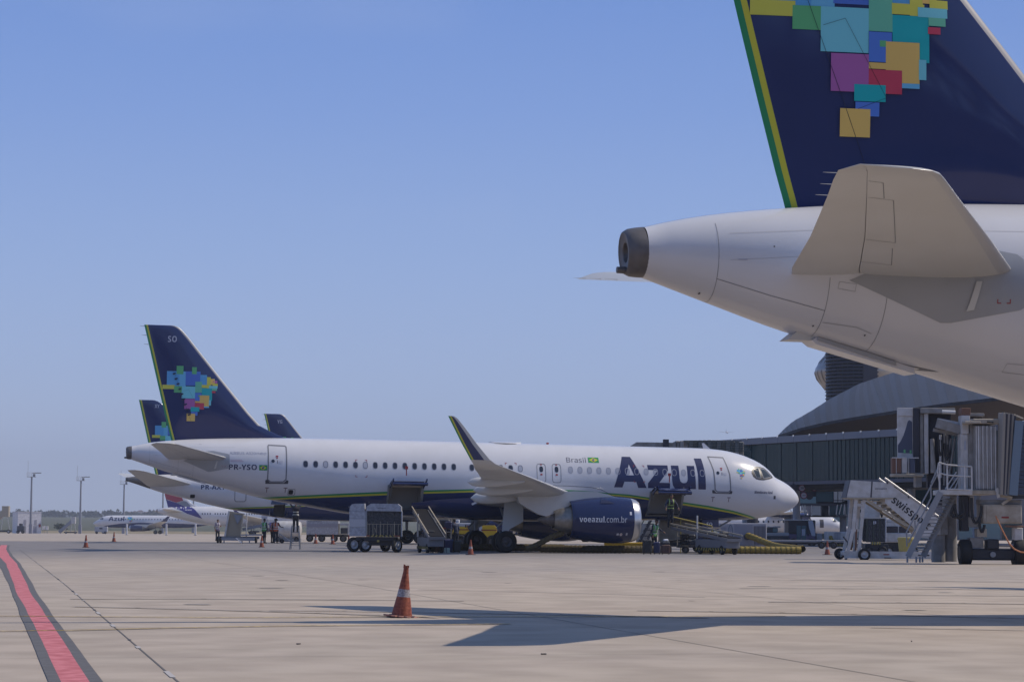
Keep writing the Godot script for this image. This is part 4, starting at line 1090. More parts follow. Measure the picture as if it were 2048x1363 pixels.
func turboprop() -> void:     # a propeller airliner's nose seen under the terminal
	var o := {"name": "turboprop_airliner", "label": "white turboprop nose pointing right under the terminal bridge", "at": Vector3(0, 0, 0), "turn": deg_to_rad(10.0), "body": M.white_paint, "belly": M.white_paint, "finm": M.white_paint, "te1": M.stripe_yellow, "te2": M.stripe_green}
	var root := thing(o.name, o.label, "airliner", Vector3(50.5, -0.68, -350.0), 0.16)
	var f := Fus.new()
	f.t = [[-27.2, 3.55, 3.35, 0.1], [-24, 3.7, 2.6, 0.5], [-18, 3.75, 1.4, 1.25], [-15, 3.75, 1.05, 1.43], [-4.2, 3.75, 1.05, 1.43], [-3.2, 3.66, 1.08, 1.38], [-2.6, 3.45, 1.12, 1.3], [-2.1, 3.05, 1.18, 1.2], [-1.5, 2.72, 1.28, 1.0], [-0.9, 2.4, 1.42, 0.75], [-0.4, 2.12, 1.58, 0.45], [-0.1, 1.92, 1.74, 0.18], [0, 1.84, 1.82, 0.02]]
	var xs := PackedFloat32Array()
	for k in 68: xs.append(-27.2 + 0.4 * k)
	for e in [-0.3, -0.2, -0.1, -0.04, 0.0]: xs.append(e)
	var g := Geo.new(); fus_band(g, f, xs, func(_x): return 0.0, func(_x): return PI, 40); part("fuselage", g, M.white_paint, root)
	var side := func(q: Vector2): return f.side(q, 1.0)
	decal("flight_deck_window", poly_tris(PackedVector2Array([Vector2(-2.95, 3.28), Vector2(-2.55, 3.2), Vector2(-2.35, 2.75), Vector2(-2.9, 2.75)])), side, M.deck_glass, root, 0.01, 0.15)
	decal("flight_deck_window", poly_tris(PackedVector2Array([Vector2(-2.5, 3.18), Vector2(-2.1, 2.95), Vector2(-1.8, 2.75), Vector2(-2.28, 2.75)])), side, M.deck_glass, root, 0.01, 0.15)
	decal("cabin_door", rect_tris(-5.0, 1.9, -4.4, 3.1), side, M.dark_grey, root, 0.01, 0.15)
	for k in 14: decal("window", disc_tris(Vector2(-6.0 - 0.76 * k, 2.75), 0.13, 0.18, 10, 2.6), side, M.window, root, 0.008, 1.0)
	var fs := [[Vector3(-19, 3.5, 0), Vector3(-26.4, 3.4, 0), 0.03, Vector3(0, 0, 1)], [Vector3(-22.5, 4.4, 0), Vector3(-26.3, 4.4, 0), 0.1, Vector3(0, 0, 1)], [Vector3(-24.3, 7.4, 0), Vector3(-26.6, 7.4, 0), 0.1, Vector3(0, 0, 1)]]
	g = Geo.new(); foil(g, fs, func(_e): return 0.0, func(_e): return 1.0, 12); part("fin", g, M.navy_paint, root)
	for z in [1.0, -1.0]:
		g = Geo.new(); foil(g, [[Vector3(-10, 3.85, 0), Vector3(-12.6, 3.8, 0), 0.17, Vector3.UP], [Vector3(-10, 4.0, 4.5 * z), Vector3(-12.6, 3.9, 4.5 * z), 0.17, Vector3.UP], [Vector3(-10.5, 4.3, 13.5 * z), Vector3(-12, 4.25, 13.5 * z), 0.15, Vector3.UP]], func(_e): return 0.0, func(_e): return 1.0, 10); part("wing", g, M.grey_paint, root)
		g = Geo.new(); g.lathe(Vector3(-7.6, 3.5, 4.1 * z), Vector3(1, 0, 0), [[-4.4, 0.1], [-3, 0.45], [-0.6, 0.55], [0, 0.4], [0.5, 0.0]], 20); part("engine_nacelle", g, M.navy_paint, root)
		for k in 6:
			g = Geo.new(); g.box(Vector3(-7.4, 3.5, 4.1 * z) + Basis(Vector3(1, 0, 0), k * PI / 3) * Vector3(0, 1.05, 0), Vector3(0.05, 1.9, 0.22), Basis(Vector3(1, 0, 0), k * PI / 3)); part("propeller_blade", g, M.dark_grey, root)
		wheel(root, Vector3(-12, 0.42, 2.0 * z), 0.42, 0.5, 0.2, M.rim, z)
	wheel(root, Vector3(-1.9, 0.3, 0), 0.3, 0.25, 0.16, M.rim_pale)
	g = Geo.new(); g.cyl(Vector3(-1.9, 0.3, 0), Vector3(-1.9, 1.3, 0), 0.06, 0.08, 8); part("nose_gear_leg", g, M.gear_grey, root)


# ---------------------------------------------------------------- terminal
func at_px(px: float, py: float, z: float) -> Vector3: return Vector3((px - 1024.0) / 4682.8 * z, 1.509 + (1047.0 + 0.006 * (px - 1024.0) - py) / 4682.8 * z, -z)

func hall_behind() -> void:      # unseen hall added behind the camera, shaped for its reflection in the glossy fin
	mat("hall_dark", 0.05, 0.05, 0.06, 0.7); mat("hall_white", 0.62, 0.62, 0.64, 0.6)
	var t := thing("added_reflection_hall", "unseen hall with an open roof truss, added for its reflection in the near fin", "building", Vector3(55, 0.19, 34.0), -0.22)
	var g := Geo.new(); g.box(Vector3(0, 9.0, 4), Vector3(120, 18.0, 8)); part("wall", g, M.hall_dark, t)
	g = Geo.new(); g.box(Vector3(0, 28.6, 2), Vector3(124, 0.5, 8)); part("roof", g, M.hall_dark, t)
	g = Geo.new(); g.box(Vector3(0, 28.5, -3.2), Vector3(124, 0.9, 0.3)); part("roof_edge", g, M.hall_white, t)
	for y in [18.6, 22.0, 25.4]:
		g = Geo.new(); g.box(Vector3(0, y, 0), Vector3(120, 0.6, 0.3)); part("truss_chord", g, M.hall_dark, t)
	for k in 31:
		var x := -60.0 + 4.0 * k
		g = Geo.new(); g.box(Vector3(x, 23.2, 0.2), Vector3(0.5, 10.5, 0.3)); part("truss_post", g, M.hall_dark if k % 3 else M.hall_white, t)
		if k < 30:
			g = Geo.new(); g.beam(Vector3(x, 18.6, 0.1), Vector3(x + 4.0, 28.2, 0.1), 0.4, 0.4); part("truss_brace", g, M.hall_white if k % 2 else M.hall_dark, t)
			if k % 5 != 2:
				g = Geo.new(); g.box(Vector3(x + 2.0, 21.5 + 2.4 * (k % 3), 0.9), Vector3(3.4, 3.6 - 0.8 * (k % 3), 0.1)); part("wall_panel", g, M.hall_dark if k % 4 else M.hall_white, t)
	for k in 24:
		g = Geo.new(); g.box(Vector3(-57.5 + 5.0 * k, 5.0, -0.06), Vector3(4.4, 6.0, 0.1)); part("window", g, M.pier_glass_pale, t)

func terminal() -> void:
	textured(mat("roof_metal", 0.058, 0.056, 0.062, 0.55, 0.3), noise_tex(81, 0.03, Color(0.72, 0.72, 0.74), Color(1, 1, 1), 512, 4), 0.15)
	textured(mat("roof_metal_pale", 0.0585, 0.0565, 0.0625, 0.5, 0.3), noise_tex(82, 0.03, Color(0.72, 0.72, 0.74), Color(1, 1, 1), 512, 4), 0.15)
	mat("soffit", 0.10, 0.075, 0.07, 0.8)
	mat("pier_glass", 0.007, 0.030, 0.036, 0.07, 0.0, {"metallic_specular": 0.28})
	mat("pier_glass_pale", 0.009, 0.034, 0.040, 0.07, 0.0, {"metallic_specular": 0.3})
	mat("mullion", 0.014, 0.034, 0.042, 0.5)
	mat("mullion_lit", 0.06, 0.085, 0.09, 0.45)  # brighter mullion copy, with light painted into its colour
	mat("parapet", 0.17, 0.18, 0.22, 0.55)
	mat("slab_grey", 0.10, 0.10, 0.125, 0.7)
	mat("under_dark", 0.03, 0.032, 0.042, 0.8)
	mat("column", 0.30, 0.30, 0.33, 0.7)
	mat("white_panel", 0.78, 0.76, 0.74, 0.5)
	mat("teal_glass", 0.05, 0.12, 0.15, 0.15)
	mat("cyan_glass", 0.28, 0.45, 0.50, 0.2)
	mat("louvre", 0.045, 0.043, 0.06, 0.5)
	mat("cap_metal", 0.33, 0.31, 0.30, 0.32, 0.7)
	mat("sky_glass", 0.16, 0.27, 0.40, 0.12)
	# the glazed pier on columns
	var A := Vector3(18.7, 0, -192.0)
	var d := Vector3(0.401, 0, 0.916)
	var n := Vector3(-0.916, 0, 0.401)        # faces the stands
	var turn := atan2(-d.z, d.x)
	var pier := thing("terminal_pier", "long dark glazed terminal pier with a grey parapet behind the airliner's nose", "terminal", A + Vector3(0, -0.05, 0), turn)
	# local frame: x along the pier towards the camera, z away from it outwards (n)
	var sgn := 1.0 if (Basis(Vector3.UP, turn) * Vector3(0, 0, 1)).dot(n) > 0 else -1.0
	var x0 := -13.0
	var x1 := 52.0
	var g := Geo.new(); g.box(Vector3((x0 + x1) / 2, 6.3, -3.2 * sgn), Vector3(x1 - x0, 3.6, 6.0)); part("core", g, M.under_dark, pier)
	g = Geo.new(); g.box(Vector3((x0 + x1) / 2, 4.86, -3.0 * sgn), Vector3(x1 - x0, 0.26, 6.8)); part("floor_slab", g, M.slab_grey, pier)
	g = Geo.new(); g.box(Vector3((x0 + x1) / 2, 4.52, -3.4 * sgn), Vector3(x1 - x0, 0.4, 5.6)); part("under_beam", g, M.under_dark, pier)
	g = Geo.new(); g.box(Vector3((x0 + x1) / 2, 8.3, -3.4 * sgn), Vector3(x1 - x0, 0.3, 6.6)); part("roof_deck", g, M.slab_grey, pier)
	var pw := 0.6
	var pane := ArrayMesh.new()
	g = Geo.new(); g.box(Vector3.ZERO, Vector3(pw - 0.008, 3.0, 0.03)); g.into(pane, M.pier_glass)
	var pane2 := ArrayMesh.new(); g.into(pane2, M.pier_glass_pale)
	var fin := ArrayMesh.new()
	g = Geo.new(); g.box(Vector3.ZERO, Vector3(0.035, 3.02, 0.05)); g.into(fin, M.mullion)
	var fin2 := ArrayMesh.new(); g.into(fin2, M.mullion_lit)
	var rng := RandomNumberGenerator.new(); rng.seed = 9
	for k in int((x1 - x0) / pw):
		var x := x0 + pw * (k + 0.5)
		var o := put_mesh("glass_pane", pane if rng.randf() < 0.9 else pane2, pier); o.position = Vector3(x, 6.52, 0.0); if x < 14.0 and k % 4 != 0: continue
		o = put_mesh("mullion", fin2 if (k % 2 == 0 and x > 17.0) else fin, pier); o.position = Vector3(x + pw * 0.5, 6.52, 0.035 * sgn)
	var pp := ArrayMesh.new()
	g = Geo.new(); g.bevel_box(Vector3.ZERO, Vector3(2.44, 0.52, 0.12), 0.015); g.into(pp, M.parapet)
	var cap := ArrayMesh.new()
	g = Geo.new(); g.bevel_box(Vector3.ZERO, Vector3(0.12, 0.14, 0.1), 0.02); g.into(cap, M.white_panel)
	for k in int((x1 - x0) / 2.46):
		var o := put_mesh("parapet_panel", pp, pier); o.position = Vector3(x0 + 2.46 * (k + 0.5), 8.33, 0.2 * sgn)
		o = put_mesh("parapet_lamp", cap, pier); o.position = Vector3(x0 + 2.46 * (k + 1), 8.56, 0.3 * sgn)
	for k in 8:
		g = Geo.new(); g.cyl(Vector3(-10 + 8.2 * k, -0.2, -1.6 * sgn), Vector3(-10 + 8.2 * k, 4.4, -1.6 * sgn), 0.3, 0.3, 16); part("column", g, M.column, pier)
	# round limit signs hung under the edge
	mat("sign_white", 0.42, 0.38, 0.42, 0.5); mat("sign_red", 0.26, 0.05, 0.06, 0.5); mat("sign_dark", 0.035, 0.03, 0.045, 0.6)
	var si := 0
	for e in [[1605, 976, "20", "round 20 limit sign under the pier edge"], [1629.5, 975.5, "1,80m", "upper right round height limit sign under the pier edge"], [1608.5, 990.5, "1,80m", "lower round height limit sign below the 20 sign"], [1588, 975, "", ""], [1620, 991.5, "", ""]]:
		var p := at_px(e[0], e[1], 183.0)
		var t := thing("limit_sign" if e[2] else "sign_backing", e[3] if e[3] else ("blank dark round sign left of the 20 limit sign" if si == 3 else "blank dark round sign right of the lower height limit sign"), "sign", p, 0, "round signs under the pier")
		g = Geo.new(); g.cyl(Vector3.ZERO, Vector3(0, 0, 0.04), 0.29, 0.29, 24); part("back", g, M.sign_dark, t)
		g = Geo.new(); g.box(Vector3(0, 0.62, -0.02), Vector3(0.04, 0.8, 0.03)); part("hanger", g, M.sign_dark, t)
		if e[2]:
			g = Geo.new(); g.cyl(Vector3(0, 0, 0.045), Vector3(0, 0, 0.05), 0.26, 0.26, 24); part("rim", g, M.sign_red, t)
			g = Geo.new(); g.cyl(Vector3(0, 0, 0.055), Vector3(0, 0, 0.06), 0.205, 0.205, 24); part("face", g, M.sign_white, t)
			var w := 0.13 if e[2] == "20" else 0.17
			var h := 0.09 if e[2] == "20" else 0.05
			decal("sign_lettering", fit_tris(text_tris(e[2], font_bold), -w, w, -h, h), func(q): return [Vector3(q.x, q.y, 0.06), Vector3(0, 0, 1)], M.sign_dark, t, 0.004)
		si += 1
	# the second bridge behind, with mixed panels
	var rear := thing("rear_bridge", "lower glazed bridge with pale and teal panels under the dark pier", "building", at_px(1640, 1030, 214.0) * Vector3(1, 0, 1), 0.0)
	var pr := ArrayMesh.new()
	for e in [[1545, 1597, 1007, 978, "teal_glass"], [1597, 1633, 1007, 993, "cyan_glass"], [1597, 1633, 992, 976, "under_dark"], [1633, 1667, 985, 972, "teal_glass"], [1633, 1667, 1003, 986, "teal_glass"], [1668, 1676, 1004, 970, "white_panel"], [1677, 1686, 1004, 970, "white_panel"], [1687, 1696, 1004, 969, "white_panel"], [1697, 1745, 1004, 968, "teal_glass"], [1746, 1800, 1004, 966, "teal_glass"], [1801, 1880, 1004, 962, "pier_glass_pale"], [1626, 1642, 1033, 1009, "white_panel"], [1643, 1658, 1033, 1009, "under_dark"], [1659, 1673, 1033, 1008, "teal_glass"], [1674, 1690, 1030, 1008, "teal_glass"], [1691, 1708, 1028, 1008, "teal_glass"], [1700, 1740, 1027, 1010, "cyan_glass"]]:
		var a := at_px(e[0] + 0.4, e[2], 214.0) - rear.position
		var b := at_px(e[1] - 0.4, e[3], 214.0) - rear.position
		g = Geo.new(); g.bevel_box((a + b) * 0.5 + Vector3(0, 0, 0.04 if e[4] != "cyan_glass" else 0.1), Vector3(b.x - a.x, b.y - a.y, 0.12), 0.01); part("wall_panel", g, M[e[4]], rear)
	var ra := at_px(1540, 1008, 214.0) - rear.position
	var rb := at_px(1900, 1004, 214.0) - rear.position
	g = Geo.new(); g.box(Vector3((ra.x + rb.x) / 2, ra.y + 0.0, -2.0), Vector3(rb.x - ra.x, 0.22, 4.4)); part("floor_slab", g, M.slab_grey, rear)
	g = Geo.new(); g.box(Vector3((ra.x + rb.x) / 2, ra.y + 1.1, -3.6), Vector3(rb.x - ra.x, 2.2, 0.2)); part("back_wall", g, M.under_dark, rear)
	g = Geo.new(); g.box(Vector3((ra.x + rb.x) / 2, at_px(1700, 1032, 214.0).y, -2.0), Vector3(rb.x - ra.x, 0.16, 4.2)); part("lower_beam", g, M.slab_grey, rear)
	for e in [1579, 1601, 1690, 1752, 1826]:
		var a := at_px(e, 1035, 214.0) - rear.position
		g = Geo.new(); g.cyl(Vector3(a.x, -0.3, -1.0), Vector3(a.x, a.y + 0.1, -1.0), 0.32, 0.32, 14); part("column", g, M.column, rear)
	for e in [[1676, 1008, 1673, 1028], [1684, 1008, 1679, 1028], [1690, 1008, 1688, 1028], [1606, 1010, 1612, 1031], [1611, 1010, 1612, 1031], [1624, 1010, 1625, 1031], [1598, 1012, 1598, 1030]]:
		g = Geo.new(); g.beam(at_px(e[0], e[1], 213.5) - rear.position, at_px(e[2], e[3], 213.5) - rear.position, 0.12, 0.08); part("brace", g, M.white_panel, rear)
	# dark rounded awning
	var aw := thing("awning", "dark oval awning hanging left of the white boarding stairs", "awning", at_px(1700, 1006, 196.0))
	var rows: Array[PackedVector3Array] = []
	for k in 9:
		var row := PackedVector3Array()
		for j in 15:
			var t := PI * j / 14.0
			var r := sin(PI * (k + 0.5) / 18.0)
			row.append(Vector3(-1.35 * cos(t) * r, 0.42 * sin(t) * (0.2 - k / 8.0) * -0.55 + 0.25 - 0.06 * k, 1.1 * sin(t) * r))
		rows.append(row)
	mat("awning_cloth", 0.012, 0.018, 0.02, 0.8)
	g = Geo.new(); g.skin(rows, Vector3(0, -0.4, 1)); g.box(Vector3(0, 0.22, 0), Vector3(2.6, 0.06, 1.0)); part("canopy", g, M.awning_cloth, aw)
	g = Geo.new(); g.cyl(Vector3(0, 0.2, -0.3), Vector3(0, 1.2, -0.6), 0.04, 0.04, 6); part("bracket", g, M.mullion, aw)
	# dark hall wall beyond everything on the ground
	var back := thing("hall_wall", "shadowed ground floor of the terminal far behind the pier", "building", Vector3(84, -1.0, -430), 0.0)
	g = Geo.new(); g.box(Vector3(2, 4.5, -4), Vector3(64, 10, 6)); part("wall", g, M.slab_grey, back)
	for k in 16:
		g = Geo.new(); g.box(Vector3(-28 + 4 * k, 2.2, -0.95), Vector3(3.6, 4.0, 0.1)); part("window", g, M.teal_glass if k % 3 else M.pier_glass, back)
	# the sweeping roof of the hall
	var roof := thing("terminal_roof", "sweeping dark metal terminal roof rising towards the right", "roof", Vector3.ZERO)
	var eave := [[1557, 871.5], [1575, 866.5], [1600, 858], [1656, 844.8], [1713, 835], [1770, 826], [1816, 818.8], [1900, 807], [2000, 796], [2120, 786], [2260, 778]]
	var ridge := [[1557, 871], [1572, 859.5], [1600, 839.8], [1656, 801], [1719, 768], [1747, 758.5], [1802, 741], [1880, 724], [1980, 708], [2100, 696], [2240, 690]]
	var ev := func(t: float) -> Vector3:
		var k := mini(int(t), eave.size() - 2)
		var u := t - k
		return at_px(lerpf(eave[k][0], eave[k + 1][0], u), lerpf(eave[k][1], eave[k + 1][1], u), 198.0 - 1.2 * t)
	var rd := func(t: float) -> Vector3:
		var k := mini(int(t), ridge.size() - 2)
		var u := t - k
		return at_px(lerpf(ridge[k][0], ridge[k + 1][0], u), lerpf(ridge[k][1], ridge[k + 1][1], u), 205.0 + 4.0 * t)
	for k in 50:
		var t0 := k * 0.2
		rows = []
		for c in [t0, t0 + 0.2]:
			var row := PackedVector3Array()
			for j in 13:
				var u := j / 12.0
				var te := clampf(c, 0, 10)
				var p: Vector3 = ev.call(te).lerp(rd.call(clampf(te + 0.0, 0, 10)), u)
				row.append(p + Vector3(-0.25, 0.5, 0.2) * sin(PI * u) * minf(1.0, c * 0.6) * 0.8 + Vector3(0, 0.012 * (k % 2), 0))
			rows.append(row)
		g = Geo.new(); g.skin(rows, Vector3(-0.3, 1, 0.5)); part("roof_panel", g, M.roof_metal if k % 2 else M.roof_metal_pale, roof)
	rows = []
	for k in 41:
		var t := k * 0.25
		var e: Vector3 = ev.call(t)
		rows.append(PackedVector3Array([e, e + Vector3(0.05, -0.22, -0.05), e + Vector3(2.2 + 0.9 * t, -0.55 - 0.05 * t, -9.0)]))
	g = Geo.new(); g.skin(rows, Vector3(0, -1, 0.2)); part("soffit", g, M.soffit, roof)
	g = Geo.new()
	for k in 40:
		var e: Vector3 = ev.call(k * 0.25)
		var e2: Vector3 = ev.call(k * 0.25 + 0.25)
		g.quad(e + Vector3(0, 0.06, 0.03), e2 + Vector3(0, 0.06, 0.03), e2 + Vector3(0, -0.2, 0.03), e + Vector3(0, -0.2, 0.03), Vector3(0, 0, 1))
	part("fascia", g, M.roof_metal_pale, roof)
	# clerestory behind the parapet
	var cl := thing("clerestory", "row of upright dark slats between the pier parapet and the sweeping roof", "building", at_px(1760, 860, 207.0))
	g = Geo.new(); g.box(Vector3(1.5, -0.2, -0.4), Vector3(14.0, 3.6, 0.2)); part("back_wall", g, M.under_dark, cl)
	for k in 34:
		g = Geo.new(); g.box(Vector3(-3.2 + 0.42 * k, 0, 0), Vector3(0.09, 3.2, 0.22)); part("slat", g, M.mullion_lit if k < 14 else M.soffit, cl)
	# louvred stair drum and its polished cap
	var dr := thing("louvred_drum", "round tower wrapped in dark curved louvres above the terminal roof", "tower", at_px(1719, 745, 250.0) * Vector3(1, 0, 1))
	var R := 3.45
	g = Geo.new(); var dp := PackedVector2Array([Vector2(1.4, -2.0), Vector2(1.4, R - 0.5)])
	for j in 13: dp.append(Vector2(cos(-PI * 0.5 - PI * 0.5 * j / 12.0), -sin(-PI * 0.5 - PI * 0.5 * j / 12.0)) * (R - 0.25))
	dp.append(Vector2(-R + 0.25, -2.0))
	g.prism(dp, Transform3D(Basis(Vector3(1, 0, 0), Vector3(0, 0, 1), Vector3(0, -1, 0)), Vector3(0, 14.5, 0)), 13.0); part("core", g, M.under_dark, dr)
	for k in 24:
		var y := 12.4 + 0.37 * k
		g = Geo.new()
		rows = []
		for j in 25:
			var t := lerpf(-PI - 0.3, -PI * 0.5, j / 24.0)
			var c := Vector3(cos(t), 0, -sin(t))
			rows.append(PackedVector3Array([c * (R - 0.1) + Vector3(0, y + 0.20, 0), c * R + Vector3(0, y + 0.17, 0), c * (R + 0.12) + Vector3(0, y, 0), c * (R + 0.02) + Vector3(0, y - 0.03, 0)]))
		g.skin(rows, Vector3(0, 0.2, 1))
		part("louvre", g, M.louvre, dr)
	for k in 9:
		var t := -PI + PI * 0.5 * (k + 0.3) / 9.0
		g = Geo.new(); g.beam(Vector3(cos(t) * (R - 0.02), 9, -sin(t) * (R - 0.02)), Vector3(cos(t) * (R - 0.02), 21, -sin(t) * (R - 0.02)), 0.06, 0.06); part("louvre_post", g, M.mullion, dr)
	g = Geo.new(); g.box(Vector3(0.75, 15, R - 0.15), Vector3(1.5, 13, 0.3)); part("end_wall", g, M.louvre, dr)
	for k in 20:
		g = Geo.new(); g.box(Vector3(1.56, 12.5 + 0.4 * k, R - 0.14), Vector3(0.12, 0.16, 0.3)); part("wall_tooth", g, M.louvre, dr)
		if k % 2 == 0:
			g = Geo.new(); g.box(Vector3(0.55, 12.6 + 0.4 * k, R + 0.02), Vector3(0.07, 0.09, 0.05)); part("fixing_plate", g, M.mullion_lit, dr)
	var cm := thing("metal_cap", "shiny curved metal cap bulging left of the louvred tower", "roof", at_px(1712, 740, 256.0) * Vector3(1, 0, 1))
	g = Geo.new(); g.lathe(Vector3.ZERO, Vector3.UP, [[16.3, 3.2], [16.9, 3.75], [17.5, 4.15], [18.2, 4.38], [18.7, 4.3], [19.4, 3.85], [20.1, 3.25], [20.8, 2.6], [21.3, 1.6], [21.5, 0.02]], 48); part("shell", g, M.cap_metal, cm)
	for k in 14:
		var t := -PI * 0.5 - PI * k / 14.0
		g = Geo.new(); g.tube(PackedVector3Array([Vector3(cos(t) * 3.24, 16.3, -sin(t) * 3.24), Vector3(cos(t) * 4.19, 17.5, -sin(t) * 4.19), Vector3(cos(t) * 4.42, 18.2, -sin(t) * 4.42), Vector3(cos(t) * 3.9, 19.4, -sin(t) * 3.9), Vector3(cos(t) * 2.64, 20.8, -sin(t) * 2.64)]), 0.035, 5); part("seam_rib", g, M.cap_metal, cm)
	var gb := thing("glass_block", "pale blue glass wall right of the louvred tower, above the roof", "building", at_px(1790, 745, 268.0) * Vector3(1, 0, 1))
	g = Geo.new(); g.box(Vector3(2, 14, -2), Vector3(14, 15, 3.6)); part("core", g, M.mullion, gb)
	for k in 16:
		g = Geo.new(); g.box(Vector3(-4.6 + 0.86 * k, 14, 0), Vector3(0.82, 15, 0.06)); part("glass_pane", g, M.sky_glass, gb)
	# the bridge that serves the parked airliner, behind its crown
	textured(mat("bridge_grey", 0.27, 0.26, 0.26, 0.6), noise_tex(84, 0.02, Color(0.86, 0.85, 0.83), Color(1, 1, 1), 512, 5), 0.2); mat("bridge_dark", 0.035, 0.036, 0.05, 0.7)
	var jb := thing("far_boarding_bridge", "grey ribbed boarding bridge rising behind the parked airliner's roof", "boarding bridge", at_px(1390, 890, 146.0) * Vector3(1, 0, 1))
	var P := func(px: float, py: float, z := 146.0) -> Vector3: return at_px(px, py, z) - jb.position
	var a: Vector3 = P.call(1274, 884.3)
	var b: Vector3 = P.call(1328, 886)
	g = Geo.new(); g.prism(PackedVector2Array([Vector2(P.call(1262, 892).x, 4.9), Vector2(P.call(1262, 892).x, P.call(1262, 892).y), Vector2(a.x, a.y), Vector2(P.call(1355, 885).x, P.call(1355, 885.5).y), Vector2(P.call(1355, 885).x, 4.9)]), Transform3D(Basis.IDENTITY, Vector3(0, 0, -1.2)), 2.6); part("cab", g, M.bridge_grey, jb)
	g = Geo.new(); g.box((P.call(1332, 888) + P.call(1333, 888)) * 0.5 + Vector3(0, 0, 0.3), Vector3(0.36, 0.55, 0.3)); part("machine_box", g, M.bridge_dark, jb)
	for k in 15:
		var x := lerpf(1356, 1484, k / 14.0)
		var yt := 880.0 + absf(k - 7) * 0.22 + (2.0 if k > 12 else 0.0)
		var h: float = P.call(x, yt).y
		g = Geo.new(); g.bevel_box(Vector3(P.call(x, 890).x, (h + 3.6) / 2, -1.2 + 0.03 * (k % 2)), Vector3(0.29, h - 3.6, 2.6 + 0.16 * (k % 2)), 0.05); part("hood_rib", g, M.bridge_grey, jb)
	for k in 7:
		g = Geo.new(); g.box(Vector3((P.call(1366, 0).x + P.call(1486, 0).x) / 2 + 0.1 * k, P.call(1420, 882 + 3.4 * k).y, 0.2), Vector3(3.6, 0.05, 0.1)); part("hood_batten", g, M.mullion_lit, jb)
	var c0: Vector3 = P.call(1420, 0)
	g = Geo.new(); g.cyl(Vector3(c0.x + 3, 0, -3), Vector3(c0.x + 3, 3.7, -3), 0.35, 0.35, 14); part("support_column", g, M.bridge_dark, jb)
	# the far speck of an aircraft in the sky
	var fly := thing("flying_airliner", "tiny bright airliner low in the sky above the pier", "airliner", at_px(1455.5, 864.5, 4200.0), 1.35)
	g = Geo.new(); g.lathe(Vector3(-14, 0, 0), Vector3(1, 0, 0), [[0, 0.3], [6, 1.6], [22, 1.7], [26, 1.2], [28, 0.1]], 10); part("fuselage", g, M.white_paint, fly)
	g = Geo.new(); g.prism(PackedVector2Array([Vector2(4, 0), Vector2(-4, 14), Vector2(-6, 14), Vector2(-2, 0), Vector2(-6, -14), Vector2(-4, -14)]), Transform3D(Basis(Vector3(1, 0, 0), Vector3(0, 0, 1), Vector3(0, -1, 0)), Vector3.ZERO), 0.3); part("wing", g, M.grey_paint, fly)
	g = Geo.new(); g.prism(PackedVector2Array([Vector2(-14, 0), Vector2(-14.5, 4.5), Vector2(-12.5, 4.5), Vector2(-9, 1)]), Transform3D(Basis.IDENTITY, Vector3.ZERO), 0.25); part("fin", g, M.navy_paint, fly)
	hall_behind()


# ---------------------------------------------------------------- ramp equipment
func sketch(bx: float, by: float, s: float) -> Callable:       # metres in a thing's own frame from a measured drawing
	return func(px: float, py: float, z := 0.0) -> Vector3: return Vector3((px - bx) / s, (by - py) / s, z)

func bx(called: String, a: Vector3, b: Vector3, m: Material, parent: Node, bev := 0.015) -> MeshInstance3D:
	var g := Geo.new()
	g.bevel_box((a + b) * 0.5, (b - a).abs(), bev)
	return part(called, g, m, parent)

func bar(called: String, a: Vector3, b: Vector3, r: float, m: Material, parent: Node) -> MeshInstance3D:
	var g := Geo.new()
	g.cyl(a, b, r, r, 8)
	return part(called, g, m, parent)

func beam(called: String, a: Vector3, b: Vector3, w: float, h: float, m: Material, parent: Node) -> MeshInstance3D:
	var g := Geo.new()
	g.beam(a, b, w, h)
	return part(called, g, m, parent)

func flat(z: float) -> Callable: return func(q: Vector2): return [Vector3(q.x, q.y, z), Vector3(0, 0, 1)]

func wheel_x(parent: Node3D, c: Vector3, r: float, w: float, rim: Material) -> void:      # axle along x, seen end on
	var g := Geo.new()
	g.lathe(c, Vector3(1, 0, 0), [[-w / 2, 0.02], [-w / 2, r * 0.88], [-w * 0.4, r * 0.97], [-w * 0.2, r], [w * 0.2, r], [w * 0.4, r * 0.97], [w / 2, r * 0.88], [w / 2, 0.02]], 24)
	var t := part("wheel", g, M.rubber, parent)
	g = Geo.new(); g.cyl(c - Vector3(w * 0.52, 0, 0), c + Vector3(w * 0.52, 0, 0), r * 0.5, r * 0.5, 16); part("rim", g, rim, t)

func hazard(called: String, x0: float, x1: float, y0: float, y1: float, z: float, n: int, parent: Node) -> void:    # slanted yellow bars on a dark edge
	bx(called, Vector3(x0, y0, z - 0.03), Vector3(x1, y1, z), M.black, parent, 0.005)
	for k in n:
		var a := lerpf(x0, x1, (k + 0.25) / n)
		var w := (x1 - x0) / n * 0.45
		var sl := (y1 - y0) * 0.8 * (1.0 if k < n / 2 else -1.0)
		var q := PackedVector2Array([Vector2(a, y0), Vector2(a + w, y0), Vector2(minf(a + w + sl, x1), y1), Vector2(clampf(a + sl, x0, x1), y1)])
		decal("hazard_bar", poly_tris(q), flat(z), M.hazard_yellow, parent, 0.004, 2.0)

